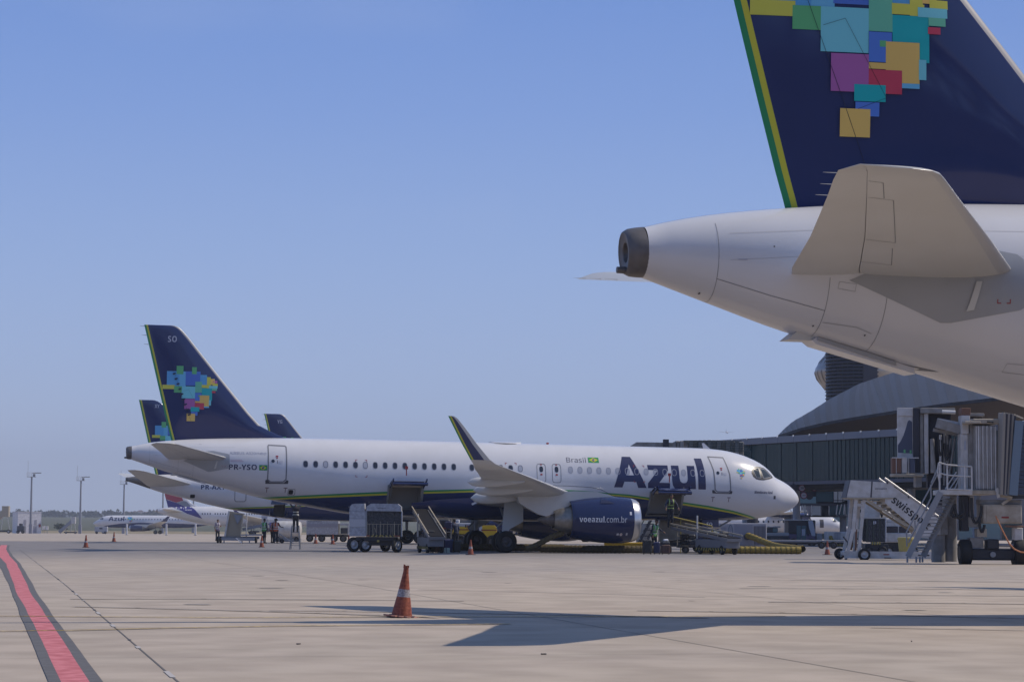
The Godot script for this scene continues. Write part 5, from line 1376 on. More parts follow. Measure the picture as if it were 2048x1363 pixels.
func cone_mesh(h: float, big: bool) -> Node3D:
	var root := Node3D.new()
	var g := Geo.new()
	g.bevel_box(Vector3(0, h * 0.02, 0), Vector3(h * 0.53, h * 0.04, h * 0.53), h * 0.015)
	part("base", g, M.cone_base if big else M.cone_orange, root)
	for e in [[0.035, 0.40, 0.205, 0.134, "cone_orange"], [0.40, 0.55, 0.134, 0.108, "cone_white"], [0.55, 0.83, 0.108, 0.062, "cone_orange"], [0.83, 0.86, 0.062, 0.058, "cone_orange"], [0.86, 1.0, 0.056, 0.047, "cone_orange"]]:
		g = Geo.new()
		g.lathe(Vector3.ZERO, Vector3.UP, [[e[0] * h, e[2] * h], [lerpf(e[0], e[1], 0.5) * h, lerpf(e[2], e[3], 0.5) * h], [e[1] * h, e[3] * h]], 28)
		if e[0] == 0.86: g.lathe(Vector3.ZERO, Vector3.UP, [[h, 0.047 * h], [h * 0.99, 0.035 * h], [h * 0.9, 0.035 * h]], 20)
		part("reflective_band" if e[4] == "cone_white" else "shell", g, M[e[4]], root)
	return root

func cones() -> void:
	var src := cone_mesh(0.72, true)
	add_child(src)
	src.name = numbered("traffic_cone")
	src.position = Vector3(-1.53, 0.19, -33.12); src.rotation = Vector3(0, 0, -0.085)
	tag(src, "weathered orange traffic cone standing alone in the foreground", "traffic cone", "orange traffic cones on the apron")
	# torn tip and grimy patches of the foreground cone
	var g := Geo.new()
	for e in [[-0.034, 0.735], [-0.02, 0.725], [0.0, 0.715], [0.02, 0.722], [0.033, 0.72]]: g.box(Vector3(e[0] * 0.95, 0.715, 0.008), Vector3(0.016, (e[1] - 0.70) * 1.6, 0.03))
	part("torn_tip", g, M.cone_orange, src)
	g = Geo.new()
	for k in 7:
		var a := PI * 0.5 + (k - 3) * 0.45
		g.bevel_box(Vector3(cos(a) * 0.2, 0.018, sin(a) * 0.2), Vector3(0.12, 0.02, 0.07), 0.006, Basis(Vector3.UP, -a))
	part("frayed_skirt", g, M.cone_skirt, src)
	for e in [[-24.51, -135.5, "orange cone with a white band, leftmost of the cones on the apron", 0.3], [-29.56, -174.9, "small orange cone just right of the leftmost cone, farther back", 0.9], [-15.12, -142.57, "orange cone left of the two people in safety vests", 0.1], [-13.99, -168.34, "left cone of the pair in front of the white baggage trailer", 0.4], [-12.53, -165.23, "right cone of the pair in front of the white baggage trailer", 0.7], [-10.48, -151.81, "striped cone touching the left edge of the white baggage cart", 0.2], [-1.92, -112.5, "faded orange cone in front of the airliner's main wheels", 0.5], [-4.40, -130.2, "cone half hidden behind the conveyor end, left of the suitcases", 0.6], [-4.05, -134.6, "red and white cone just left of the dark suitcases", 0.3], [16.5, -122.42, "orange cone left of the boarding stairs' front wheels", 0.8]]:
		var c := copy_thing(src, gpos(e[0], e[1]), e[3], e[2])
		c.rotation = Vector3(0, e[3], 0)
		for q in ["torn_tip", "frayed_skirt"]: c.get_node(q).free()

func gse_materials() -> void:
	textured(mat("cone_orange", 0.36, 0.10, 0.055, 0.65), noise_tex(91, 0.03, Color(0.70, 0.62, 0.62), Color(1, 1, 1), 256, 4), 2.2)
	textured(mat("cone_white", 0.48, 0.46, 0.50, 0.6), noise_tex(92, 0.04, Color(0.62, 0.58, 0.58), Color(1, 1, 1), 256, 4), 3.0)
	mat("cone_base", 0.09, 0.045, 0.045, 0.8); mat("cone_skirt", 0.34, 0.16, 0.13, 0.8)
	mat("hazard_yellow", 0.34, 0.27, 0.05, 0.6)
	textured(mat("cart_white", 0.40, 0.41, 0.46, 0.5), noise_tex(93, 0.02, Color(0.84, 0.84, 0.85), Color(1, 1, 1), 512, 5), 0.5)
	mat("cart_silver", 0.42, 0.42, 0.46, 0.4, 0.2)
	textured(mat("curtain", 0.055, 0.055, 0.062, 0.85), noise_tex(94, 0.03, Color(0.7, 0.7, 0.7), Color(1, 1, 1), 256, 4), 0.8)
	M.curtain.albedo_color = Color(0.075, 0.075, 0.085).linear_to_srgb(); mat("curtain_low", 0.05, 0.055, 0.05, 0.8); mat("rubber_belt", 0.022, 0.022, 0.026, 0.8, 0.0, {"metallic_specular": 0.15})
	mat("steel_beige", 0.36, 0.31, 0.24, 0.6); mat("steel_grey", 0.24, 0.25, 0.28, 0.5); textured(mat("steel_white", 0.54, 0.53, 0.54, 0.45), noise_tex(98, 0.02, Color(0.90, 0.89, 0.87), Color(1, 1, 1), 512, 5), 0.2); mat("rail_bright", 0.60, 0.58, 0.56, 0.35, 0.3)
	mat("tug_grey", 0.045, 0.05, 0.068, 0.5); mat("tug_dark", 0.02, 0.022, 0.032, 0.55)
	mat("truck_yellow", 0.68, 0.44, 0.03, 0.45); mat("truck_white", 0.50, 0.51, 0.56, 0.45); mat("truck_red", 0.24, 0.03, 0.025, 0.5)
	textured(mat("hose_yellow", 0.36, 0.26, 0.05, 0.75), noise_tex(95, 0.04, Color(0.68, 0.66, 0.6), Color(1, 1, 1), 256, 4), 1.0)
	textured(mat("hose_dusty_shaded", 0.15, 0.115, 0.06, 0.85), noise_tex(96, 0.04, Color(0.6, 0.58, 0.55), Color(1, 1, 1), 256, 4), 1.0); mat("loader_grey", 0.17, 0.17, 0.19, 0.6)  # hose colour darkened for dust and for the shade under the aircraft
	mat("hose_ring", 0.10, 0.085, 0.03, 0.8); mat("suit_black", 0.016, 0.017, 0.021, 0.5); mat("suit_navy", 0.03, 0.035, 0.10, 0.5); mat("suit_brown", 0.07, 0.035, 0.03, 0.5); mat("suit_grey", 0.06, 0.065, 0.08, 0.5); mat("suit_mint", 0.33, 0.46, 0.44, 0.5)
	mat("acu_grey", 0.34, 0.34, 0.39, 0.55); mat("acu_panel", 0.25, 0.25, 0.30, 0.6); mat("lamp_red", 0.6, 0.05, 0.04, 0.4)
	textured(mat("beige_box", 0.42, 0.375, 0.32, 0.6), noise_tex(99, 0.02, Color(0.86, 0.84, 0.81), Color(1, 1, 1), 512, 5), 0.2); mat("rust", 0.16, 0.08, 0.055, 0.7); mat("cable", 0.012, 0.012, 0.016, 0.6); mat("orange_hose", 0.45, 0.17, 0.07, 0.6); mat("shutter", 0.055, 0.07, 0.12, 0.4); mat("hood_frame", 0.26, 0.235, 0.21, 0.7); mat("hood_blue", 0.14, 0.19, 0.25, 0.6); mat("bin_yellow", 0.40, 0.33, 0.10, 0.6)
	mat("bus_lilac", 0.11, 0.08, 0.15, 0.5); mat("concrete_post", 0.44, 0.42, 0.40, 0.8)

func swoosh(x: float, y: float, h: float, z: float, parent: Node) -> void:     # the small red double stroke beside the lettering
	for k in 2:
		var o := k * h * 0.42
		decal("emblem_stroke", poly_tris(PackedVector2Array([Vector2(x + o, y), Vector2(x + o + h * 0.22, y), Vector2(x + o + h * 0.62, y + h * (0.95 - 0.2 * k)), Vector2(x + o + h * 1.0, y + h * (1.0 - 0.2 * k)), Vector2(x + o + h * 0.9, y + h * (0.72 - 0.2 * k)), Vector2(x + o + h * 0.5, y + h * 0.62)])), flat(z), M.truck_red, parent, 0.005 + 0.002 * k, 2.0)

func baggage_cart() -> void:
	var U := sketch(745, 1104, 38.5)
	var t := thing("baggage_cart", "scuffed white baggage cart with dark side curtains in front of the rear cargo door", "baggage cart", Vector3(-7.14, 0, -121.48))
	# its long side is turned a little so that the left end shows
	var V := sketch(680, 990, 10.78)
	var q := func(zx: float, zy: float, z := 0.0): return U.call(680 + zx / 10.78, 990 + zy / 10.78, z)
	var e0: Vector3 = q.call(190, 890); var e1: Vector3 = q.call(545, 185)
	# left end panel (three sheets, the topmost curved)
	bx("end_panel", q.call(190, 890, -0.1), q.call(545, 690, 0.0), M.cart_white, t)
	bx("end_panel", q.call(192, 688, -0.09), q.call(543, 515, 0.01), M.cart_silver, t)
	bx("end_panel", q.call(190, 513, -0.1), q.call(545, 345, 0.0), M.cart_white, t)
	var g := Geo.new()
	g.prism(PackedVector2Array([Vector2(e0.x, q.call(0, 343).y), Vector2(e0.x + 0.02, q.call(0, 260).y), Vector2(e0.x + 0.12, q.call(0, 205).y), Vector2(e0.x + 0.28, q.call(0, 190).y), Vector2(q.call(510, 0).x, q.call(0, 185).y), Vector2(q.call(520, 0).x, q.call(0, 343).y)]), Transform3D(Basis.IDENTITY, Vector3(0, 0, -0.6)), 1.2)
	part("end_roof", g, M.cart_white, t)
	bx("side_wall", q.call(192, 890, -1.5), q.call(230, 345, -0.12), M.cart_white, t)
	# long side
	g = Geo.new()
	var tp := PackedVector2Array()
	for e in [[555, 345], [560, 250], [650, 185], [1230, 190], [1300, 245], [1305, 350]]:
		var v: Vector3 = q.call(e[0], e[1]); tp.append(Vector2(v.x, v.y))
	g.prism(tp, Transform3D(Basis.IDENTITY, Vector3(0, 0, -0.55)), 1.2); var rf := part("roof", g, M.cart_white, t)
	var v0: Vector3 = q.call(795, 300); var v1: Vector3 = q.call(975, 265)
	decal("cart_lettering", fit_tris(text_tris("swissport", font_bold), v0.x, v1.x, v0.y, v1.y), flat(0.05), M.dark_grey, rf, 0.005, 2.0)
	var sw: Vector3 = q.call(985, 310); swoosh(sw.x, sw.y, 0.14, 0.05, rf)
	bx("post", q.call(545, 880, -0.1), q.call(572, 340, 0.03), M.steel_grey, t); bx("post", q.call(1305, 890, -0.1), q.call(1335, 345, 0.03), M.cart_white, t)
	for k in 5:
		var x0 := lerpf(574, 1303, k / 5.0)
		var x1 := lerpf(574, 1303, (k + 1) / 5.0)
		bx("curtain_fold", q.call(x0 + 2, 870, -0.14 + 0.02 * (k % 2)), q.call(x1 - 2, 352, -0.08 + 0.02 * (k % 2)), M.curtain, t)
	for k in 9:
		bar("fence_bar", q.call(620 + 78 * k, 868, -0.03), q.call(620 + 78 * k, 622, -0.03), 0.012, M.steel_beige, t)
	bar("fence_rail", q.call(575, 622, -0.03), q.call(1300, 625, -0.03), 0.014, M.steel_beige, t)
	for e in [[720, 870, 700, 830], [1130, 870, 1128, 640], [735, 700, 770, 800]]: bar("fence_bar", q.call(e[0], e[1], -0.02), q.call(e[2], e[3], -0.02), 0.013, M.steel_beige, t)
	var ha: Vector3 = q.call(560, 895); var hb: Vector3 = q.call(1300, 862)
	hazard("bumper", ha.x, hb.x, ha.y, hb.y, 0.06, 9, t)
	for e in [[565, 635], [1160, 1290]]:
		var a: Vector3 = q.call(e[0], 885); var b: Vector3 = q.call(e[1], 865)
		decal("tail_reflector", rect_tris(a.x, a.y, b.x, b.y), flat(0.06), M.truck_red, t, 0.008, 2.0)
	bx("chassis", q.call(330, 990, -1.5), q.call(1230, 900, -0.1), M.tug_dark, t); bx("undertray", q.call(560, 1085, -1.3), q.call(1150, 985, -0.3), M.tug_dark, t)
	bx("number_plate", q.call(790, 1010, -0.1), q.call(840, 965, -0.05), M.bin_yellow, t)
	for e in [[285, 1065, 0.0], [525, 1070, -0.1], [940, 1060, -1.3], [1215, 1075, 0.0]]:
		var c: Vector3 = q.call(e[0], e[1], e[2] - 0.15)
		var o := Node3D.new()
		var hub := thing_part(t, c, 0.62 if e[0] < 600 else 0.95)
		wheel(hub, Vector3.ZERO, 0.385, 0.20, 0.23, M.rim_pale)
	for e in [[170, 280], [600, 190]]: bar("grab_handle", q.call(e[0], e[1], 0.0), q.call(e[0] + 20, e[1] - 30, 0.0), 0.03, M.dark_grey, t)
	t.position.y = 0.0

func thing_part(parent: Node3D, at: Vector3, turn: float) -> Node3D:
	var o := Node3D.new()
	o.name = "axle"
	parent.add_child(o, true)
	o.position = at
	o.rotation.y = turn
	return o

func belt_loader(label: String, at: Vector3, turn: float, rise: float, back: float) -> Node3D:      # x to the right; the belt climbs to the left
	var t := thing("belt_loader", label, "belt loader", at, turn, "belt loaders at the cargo doors")
	bx("chassis", Vector3(-1.2, 0.32, -0.9), Vector3(2.4, 0.78, -0.1), M.loader_grey, t, 0.04)
	hazard("bumper", -1.2, 2.4, 0.20, 0.33, -0.08, 12, t)
	bx("engine_box", Vector3(0.3, 0.78, -0.85), Vector3(1.3, 1.02, -0.2), M.tug_dark, t, 0.03)
	for e in [[-0.7, -0.15], [1.9, -0.15], [-0.7, -0.85], [1.9, -0.85]]: wheel(t, Vector3(e[0], 0.24, e[1]), 0.24, 0.16, 0.12, M.rim, 1.0)
	var a := Vector3(2.6, 0.75, -0.5)
	var b := Vector3(-back, rise, -0.5)
	beam("conveyor_frame", a, b, 0.85, 0.16, M.loader_grey, t)
	beam("belt", a + Vector3(0, 0.10, 0), b + Vector3(0, 0.10, 0), 0.7, 0.03, M.rubber_belt, t)
	for s in [-0.45, 0.45]: beam("side_rail", a + Vector3(0, 0.22, s), b + Vector3(0, 0.22, s), 0.05, 0.08, M.steel_beige, t)
	for k in 5: bar("rail_post", a.lerp(b, 0.15 + 0.18 * k) + Vector3(0, 0.05, 0.45), a.lerp(b, 0.15 + 0.18 * k) + Vector3(0, 0.25, 0.45), 0.02, M.steel_beige, t)
	bar("lift_ram", Vector3(0.6, 0.8, -0.5), a.lerp(b, 0.6), 0.05, M.steel_grey, t); bar("lift_ram", Vector3(-0.6, 0.8, -0.5), a.lerp(b, 0.75), 0.05, M.steel_grey, t)
	bar("mast", Vector3(-0.9, 0.8, -0.08), Vector3(-0.9, 2.0, -0.08), 0.045, M.steel_white, t)
	bx("seat", Vector3(1.5, 0.78, -0.5), Vector3(1.9, 1.15, -0.15), M.tug_dark, t, 0.04)
	bar("steering_column", Vector3(1.2, 0.78, -0.3), Vector3(1.35, 1.2, -0.3), 0.02, M.dark_grey, t)
	return t

func suitcase(at: Vector3, turn: float, w: float, h: float, d: float, m: Material, label: String, group: String) -> void:
	var t := thing("suitcase", label, "suitcase", at, turn, group)
	var g := Geo.new(); g.bevel_box(Vector3(0, h * 0.5 + 0.04, 0), Vector3(w, h, d), 0.05); part("shell", g, m, t)
	for k in 3:
		g = Geo.new(); g.bevel_box(Vector3(w * (k - 1) * 0.28, h * 0.5 + 0.04, d * 0.5), Vector3(w * 0.08, h * 0.85, 0.02), 0.006); part("ridge", g, m, t)
	g = Geo.new(); g.tube(PackedVector3Array([Vector3(-w * 0.2, h + 0.03, 0), Vector3(-w * 0.18, h + 0.1, 0), Vector3(w * 0.18, h + 0.1, 0), Vector3(w * 0.2, h + 0.03, 0)]), 0.012, 6); part("handle", g, M.dark_grey, t)
	for s in [-0.38, 0.38]:
		g = Geo.new(); g.cyl(Vector3(w * s, 0.03, -0.02), Vector3(w * s, 0.03, 0.02), 0.03, 0.03, 10); part("castor", g, M.dark_grey, t)

func luggage() -> void:
	var g1 := "luggage beside the main wheels"
	suitcase(gpos(-3.95, -121.3), 0.1, 0.5, 0.72, 0.34, M.suit_black, "black suitcase at the left of the group beside the main wheels", g1)
	suitcase(gpos(-3.70, -120.95), -0.15, 0.42, 0.62, 0.3, M.suit_brown, "brown edged suitcase standing just left of the mint box", g1)
	suitcase(gpos(-3.22, -121.4), 0.05, 0.5, 0.66, 0.36, M.suit_navy, "navy suitcase behind the mint box", g1)
	suitcase(gpos(-2.80, -121.3), 0.3, 0.40, 0.58, 0.34, M.suit_black, "black suitcase nearest the main wheels", g1)
	var b := thing("parcel", "pale mint box with a dark strap on the ground before the suitcases", "box", gpos(-3.28, -120.6), 0.12)
	bx("carton", Vector3(-0.14, 0, -0.12), Vector3(0.14, 0.26, 0.12), M.suit_mint, b); bx("strap", Vector3(-0.06, -0.0, -0.125), Vector3(-0.025, 0.265, 0.125), M.suit_navy, b, 0.002)
	var r := thing("bag", "small bag with red tags lying on the suitcases beside the main wheels", "bag", gpos(-3.62, -121.1) + Vector3(0, 0.72, 0), 0.4)
	bx("body", Vector3(-0.17, 0, -0.1), Vector3(0.17, 0.12, 0.1), M.suit_black, r, 0.04); bx("tag", Vector3(-0.14, 0.1, 0.02), Vector3(0.0, 0.15, 0.11), M.truck_red, r, 0.01); bx("tag", Vector3(0.05, 0.1, 0.02), Vector3(0.12, 0.14, 0.11), M.white_print, r, 0.01)
	var g2 := "luggage beside the front belt loader"
	suitcase(gpos(6.98, -120.1), 0.05, 0.48, 0.70, 0.30, M.suit_black, "tall black suitcase, leftmost beside the front belt loader", g2)
	suitcase(gpos(7.50, -120.5), -0.1, 0.34, 0.60, 0.30, M.suit_navy, "blue suitcase beside the tall black one at the front belt loader", g2)
	suitcase(gpos(7.92, -120.2), 0.1, 0.46, 0.46, 0.34, M.suit_brown, "low brown suitcase at the left end of the front belt loader", g2)
	var bag := thing("bag", "white and black bag resting on the low brown suitcase", "bag", gpos(7.92, -120.2) + Vector3(0, 0.51, 0), 0.2)
	bx("body", Vector3(-0.2, 0, -0.12), Vector3(0.2, 0.17, 0.12), M.suit_grey, bag, 0.05); bx("top_bag", Vector3(-0.12, 0.16, -0.1), Vector3(0.14, 0.27, 0.1), M.white_print, bag, 0.04)

func baggage_trailer() -> void:       # far white container cart behind the first airliner's tail
	var U := sketch(660, 1083, 24.4)
	var t := thing("baggage_trailer", "long white baggage trailer with four dark wheels behind the airliner's belly", "baggage cart", Vector3(-15.6 + 0.82, -0.049, -192.2))
	bx("body", U.call(612, 1069, -1.6), U.call(676, 1040, 0), M.cart_white, t, 0.03)
	bx("window_band", U.call(614, 1054, 0.0), U.call(674, 1047, 0.02), M.acu_panel, t, 0.004)
	bx("open_bay_frame", U.call(677, 1069, -1.5), U.call(697, 1066, 0), M.steel_beige, t); bx("open_bay_roof", U.call(677, 1050, -1.5), U.call(697, 1046, 0), M.cart_white, t); bx("bay_load", U.call(680, 1066, -1.2), U.call(695, 1055, -0.3), M.dark_grey, t)
	bx("bay_post", U.call(676, 1069, -0.1), U.call(678.5, 1046, 0.02), M.steel_beige, t); bx("bay_post", U.call(694.5, 1069, -0.1), U.call(697, 1046, 0.02), M.cart_white, t)
	bx("chassis", U.call(612, 1073, -1.4), U.call(697, 1069, -0.1), M.tug_dark, t)
	for x in [619, 643, 668, 686]: wheel(t, U.call(x, 1076, 0.0), 0.30, 0.2, 0.17, M.rim)
	for k in 7:
		var a: Vector3 = U.call(616 + 4 * k, 1043.5); var b: Vector3 = U.call(618 + 4 * k, 1041.5)
		decal("small_print", rect_tris(a.x, a.y, b.x, b.y), flat(0.0), M.dark_grey, t, 0.005, 2.0)

func fuel_truck() -> void:
	var U := sketch(940, 1096, 32.5)
	var t := thing("fuel_truck", "yellow and white fuel truck with a red stripe behind the main wheels", "truck", Vector3(-2.5, 0, -144.0))
	bx("cab_body", U.call(905, 1068, -2.0), U.call(947, 1053, 0), M.truck_yellow, t, 0.03)
	bx("upper_body", U.call(908, 1053, -1.9), U.call(947, 1046, -0.02), M.truck_white, t, 0.03); bx("cab_roof", U.call(908, 1046, -1.8), U.call(918, 1039.5, -0.1), M.truck_white, t, 0.03)
	bx("red_band", U.call(905, 1060, 0.0), U.call(951, 1058, 0.012), M.truck_red, t, 0.002)
	bx("tank_stripe", U.call(962, 1060.5, 0.07), U.call(993, 1058.5, 0.09), M.truck_red, t, 0.002)
	var g := Geo.new()
	var pr := PackedVector2Array()
	for e in [[958, 1053], [966, 1050], [988, 1050], [993, 1055], [993, 1064], [985, 1078], [978, 1078], [966, 1064], [959, 1062]]:
		var v: Vector3 = U.call(e[0], e[1]); pr.append(Vector2(v.x, v.y))
	g.prism(pr, Transform3D(Basis.IDENTITY, Vector3(0, 0, -0.9)), 1.9); part("tank_end", g, M.truck_yellow, t)
	bx("tank_light_panel", U.call(958, 1063, 0.055), U.call(964, 1052, 0.075), M.truck_white, t, 0.004)
	for k in 4:
		var a: Vector3 = U.call(930 + 4 * k, 1055); var b: Vector3 = U.call(932.5 + 4 * k, 1049 + k % 2)
		decal("truck_lettering", rect_tris(a.x, a.y, b.x, b.y), flat(0.0), M.truck_red if k % 2 else M.dark_grey, t, 0.006, 2.0)
	bx("chassis", U.call(905, 1080, -1.8), U.call(998, 1070, -0.2), M.tug_dark, t)
	bx("tow_pin", U.call(975, 1090, -0.4), U.call(981, 1079, -0.1), M.truck_yellow, t)
	for x in [921.0, 985.0]: wheel(t, U.call(x, 1083, 0.05), 0.42, 0.3, 0.22, M.rim)

func tow_tractor() -> void:
	var U := sketch(880, 1096, 33.5)
	var t := thing("tow_tractor", "dark grey ramp tractor parked under the belly left of the fuel truck", "tractor", gpos(-4.26, -140.0))
	bx("bonnet", U.call(866, 1078, -1.3), U.call(893, 1056, 0), M.tug_grey, t, 0.06); bx("deck", U.call(860, 1088, -1.4), U.call(902, 1076, 0.05), M.tug_dark, t, 0.04)
	bx("seat_back", U.call(880, 1058, -0.9), U.call(900, 1037, -0.3), M.tug_grey, t, 0.06); bx("seat_back", U.call(890, 1056, -0.25), U.call(905, 1041, 0.0), M.suit_navy, t, 0.06)
	bx("grille_plate", U.call(872, 1066, 0.0), U.call(881, 1061, 0.02), M.tug_dark, t, 0.004); bx("head_lamp", U.call(875.5, 1064.5, 0.02), U.call(880, 1062.8, 0.04), M.white_print, t, 0.004); bx("tail_lamp", U.call(886, 1056, 0.0), U.call(893, 1053.5, 0.02), M.truck_red, t, 0.004)
	for x in [866.0, 897.0]: wheel(t, U.call(x, 1087, 0.0), 0.26, 0.2, 0.14, M.rim)
	bar("roof_post", U.call(862, 1076, -0.2), U.call(862, 1036, -0.2), 0.03, M.steel_grey, t); bar("roof_post", U.call(902, 1076, -0.9), U.call(902, 1036, -0.9), 0.03, M.steel_grey, t)

func air_unit() -> void:
	var U := sketch(1480, 1098, 31.7)
	var t := thing("air_conditioning_unit", "big grey air conditioning unit with a round hose port under the nose", "machine", gpos(14.4, -146.5))
	bx("housing", U.call(1437, 1092, -1.8), U.call(1530, 1046, 0), M.acu_grey, t, 0.03)
	bx("louvre_panel", U.call(1437.5, 1090, 0.0), U.call(1450.5, 1048, 0.02), M.acu_grey, t, 0.006)
	for k in 11: bx("louvre", U.call(1439, 1088 - 3.4 * k, 0.02), U.call(1449, 1086.4 - 3.4 * k, 0.05), M.acu_panel, t, 0.004)
	bx("door_panel", U.call(1452, 1090, 0.0), U.call(1464, 1048, 0.02), M.acu_grey, t, 0.006)
	var em: Vector3 = U.call(1458, 1066)
	decal("oval_emblem", disc_tris(Vector2(em.x, em.y), 0.16, 0.56, 24), flat(0.02), M.acu_panel, t, 0.006, 2.0); decal("oval_emblem_ring", ring_tris(Vector2(em.x, em.y), 0.13, 0.5, 0.03, 24), flat(0.02), M.teal_glass, t, 0.010, 2.0)
	bx("blank_panel", U.call(1466, 1090, 0.0), U.call(1502, 1049, 0.02), M.acu_panel, t, 0.006); bx("grille", U.call(1504, 1090, 0.0), U.call(1528, 1050, 0.02), M.acu_panel, t, 0.006)
	for k in 9: bx("grille_bar", U.call(1505 + 2.6 * k, 1088, 0.02), U.call(1506 + 2.6 * k, 1052, 0.04), M.dark_grey, t, 0.003)
	hazard("skid", U.call(1478, 0).x, U.call(1512, 0).x, U.call(0, 1095).y, U.call(0, 1091).y, 0.06, 9, t)
	bar("hose_port", U.call(1490, 1073, 0.0), U.call(1490, 1073, 0.25), 0.2, M.dark_grey, t)

func ribbed_hose(called: String, label: String, pts: PackedVector3Array, r: float, rings: int, at: Vector3, skin_: String = "hose_yellow") -> void:
	var t := thing(called, label, "hose", at)
	var c := Curve3D.new()
	for k in pts.size():
		var tan := (pts[mini(k + 1, pts.size() - 1)] - pts[maxi(k - 1, 0)]) / 6.0
		c.add_point(pts[k], -tan, tan)
	var n := rings * 4
	var path := PackedVector3Array()
	var rad := PackedFloat32Array()
	for k in n + 1:
		path.append(c.sample_baked(c.get_baked_length() * k / n, true))
		rad.append(r * (1.0 + 0.05 * sin(k * PI / 2.0 + 0.4)) * (1.0 if k > 0 and k < n else 0.9))
	var g := Geo.new(); g.hose(path, rad, 14); part("skin", g, M[skin_], t)
	for k in range(1, rings):
		var p := path[k * 4]
		var d := (path[k * 4 + 1] - path[k * 4 - 1]).normalized()
		g = Geo.new(); g.cyl(p - d * 0.018, p + d * 0.018, r * 1.07, r * 1.07, 14); part("ring", g, M.hose_ring, t)

func hoses() -> void:
	ribbed_hose("air_hose", "yellow ribbed air hose lying right of the nose wheel", PackedVector3Array([Vector3(-2.9, 0.20, 0), Vector3(0, 0.20, 0.05), Vector3(2.5, 0.20, 0)]), 0.20, 20, gpos(12.9, -124.6))
	ribbed_hose("air_hose", "yellow hose sloping down from the grey unit to the apron", PackedVector3Array([Vector3(0, 0.88, 0), Vector3(0.3, 0.75, 0.8), Vector3(1.2, 0.3, 4.0), Vector3(1.75, 0.2, 9.0), Vector3(1.7, 0.2, 14.0)]), 0.19, 26, gpos(14.75, -146.3))
	ribbed_hose("air_hose", "dusty ribbed hose lying under the engine, with shade painted into its colour", PackedVector3Array([Vector3(-2.3, 0.2, -0.5), Vector3(0, 0.2, 0), Vector3(2.4, 0.2, 0.2), Vector3(4.6, 0.2, 0)]), 0.20, 30, gpos(3.9, -124.5), "hose_dusty_shaded")
	ribbed_hose("air_hose", "ribbed hose leaning against the rear of the engine", PackedVector3Array([Vector3(-0.75, 0.2, 0), Vector3(-0.2, 0.42, 0), Vector3(0.6, 0.85, 0), Vector3(1.2, 1.05, -0.1)]), 0.15, 9, gpos(1.55, -122.6), "hose_dusty_shaded")
	ribbed_hose("air_hose", "yellow hose on the ground behind the main wheels", PackedVector3Array([Vector3(-4.0, 0.2, 0), Vector3(-1.5, 0.2, 0), Vector3(2.0, 0.2, 0)]), 0.2, 22, gpos(1.0, -131.0), "hose_dusty_shaded")
	var t := thing("hose_trailer", "low yellow hose rack on the ground behind the engine", "cart", gpos(6.2, -133.0))
	bx("tray", Vector3(-0.9, 0.15, -0.5), Vector3(1.6, 0.5, 0.2), M.truck_yellow, t, 0.03); bx("lid", Vector3(-0.8, 0.5, -0.4), Vector3(0.3, 0.62, 0.15), M.steel_white, t, 0.02)
	for x in [-0.6, 1.3]: wheel(t, Vector3(x, 0.16, 0.2), 0.16, 0.1, 0.08, M.rim)

func crew_steps() -> void:       # open steps behind the engine
	var U := sketch(1290, 1100, 33.7)
	var t := thing("maintenance_steps", "open metal steps seen between the engine and the front cargo door", "stairs", gpos(8.0, -138.8))
	for s in [0.0, -0.9]:
		beam("stringer", U.call(1270, 1098, s), U.call(1300, 1040, s), 0.05, 0.12, M.tug_grey, t)
		beam("stringer", U.call(1283, 1100, s), U.call(1308, 1050, s), 0.05, 0.1, M.tug_grey, t)
	for k in 10: bx("tread", U.call(1268 + 2.9 * k, 1096 - 5.9 * k, -0.9), U.call(1286 + 2.5 * k, 1094.2 - 5.9 * k, 0.0), M.steel_white if k % 2 else M.tug_grey, t, 0.006)
	bar("handrail", U.call(1262, 1080, 0.05), U.call(1292, 1030, 0.05), 0.025, M.tug_grey, t)
	bx("backing_screen", U.call(1272, 1092, -1.2), U.call(1302, 1046, -1.1), M.steel_white, t)

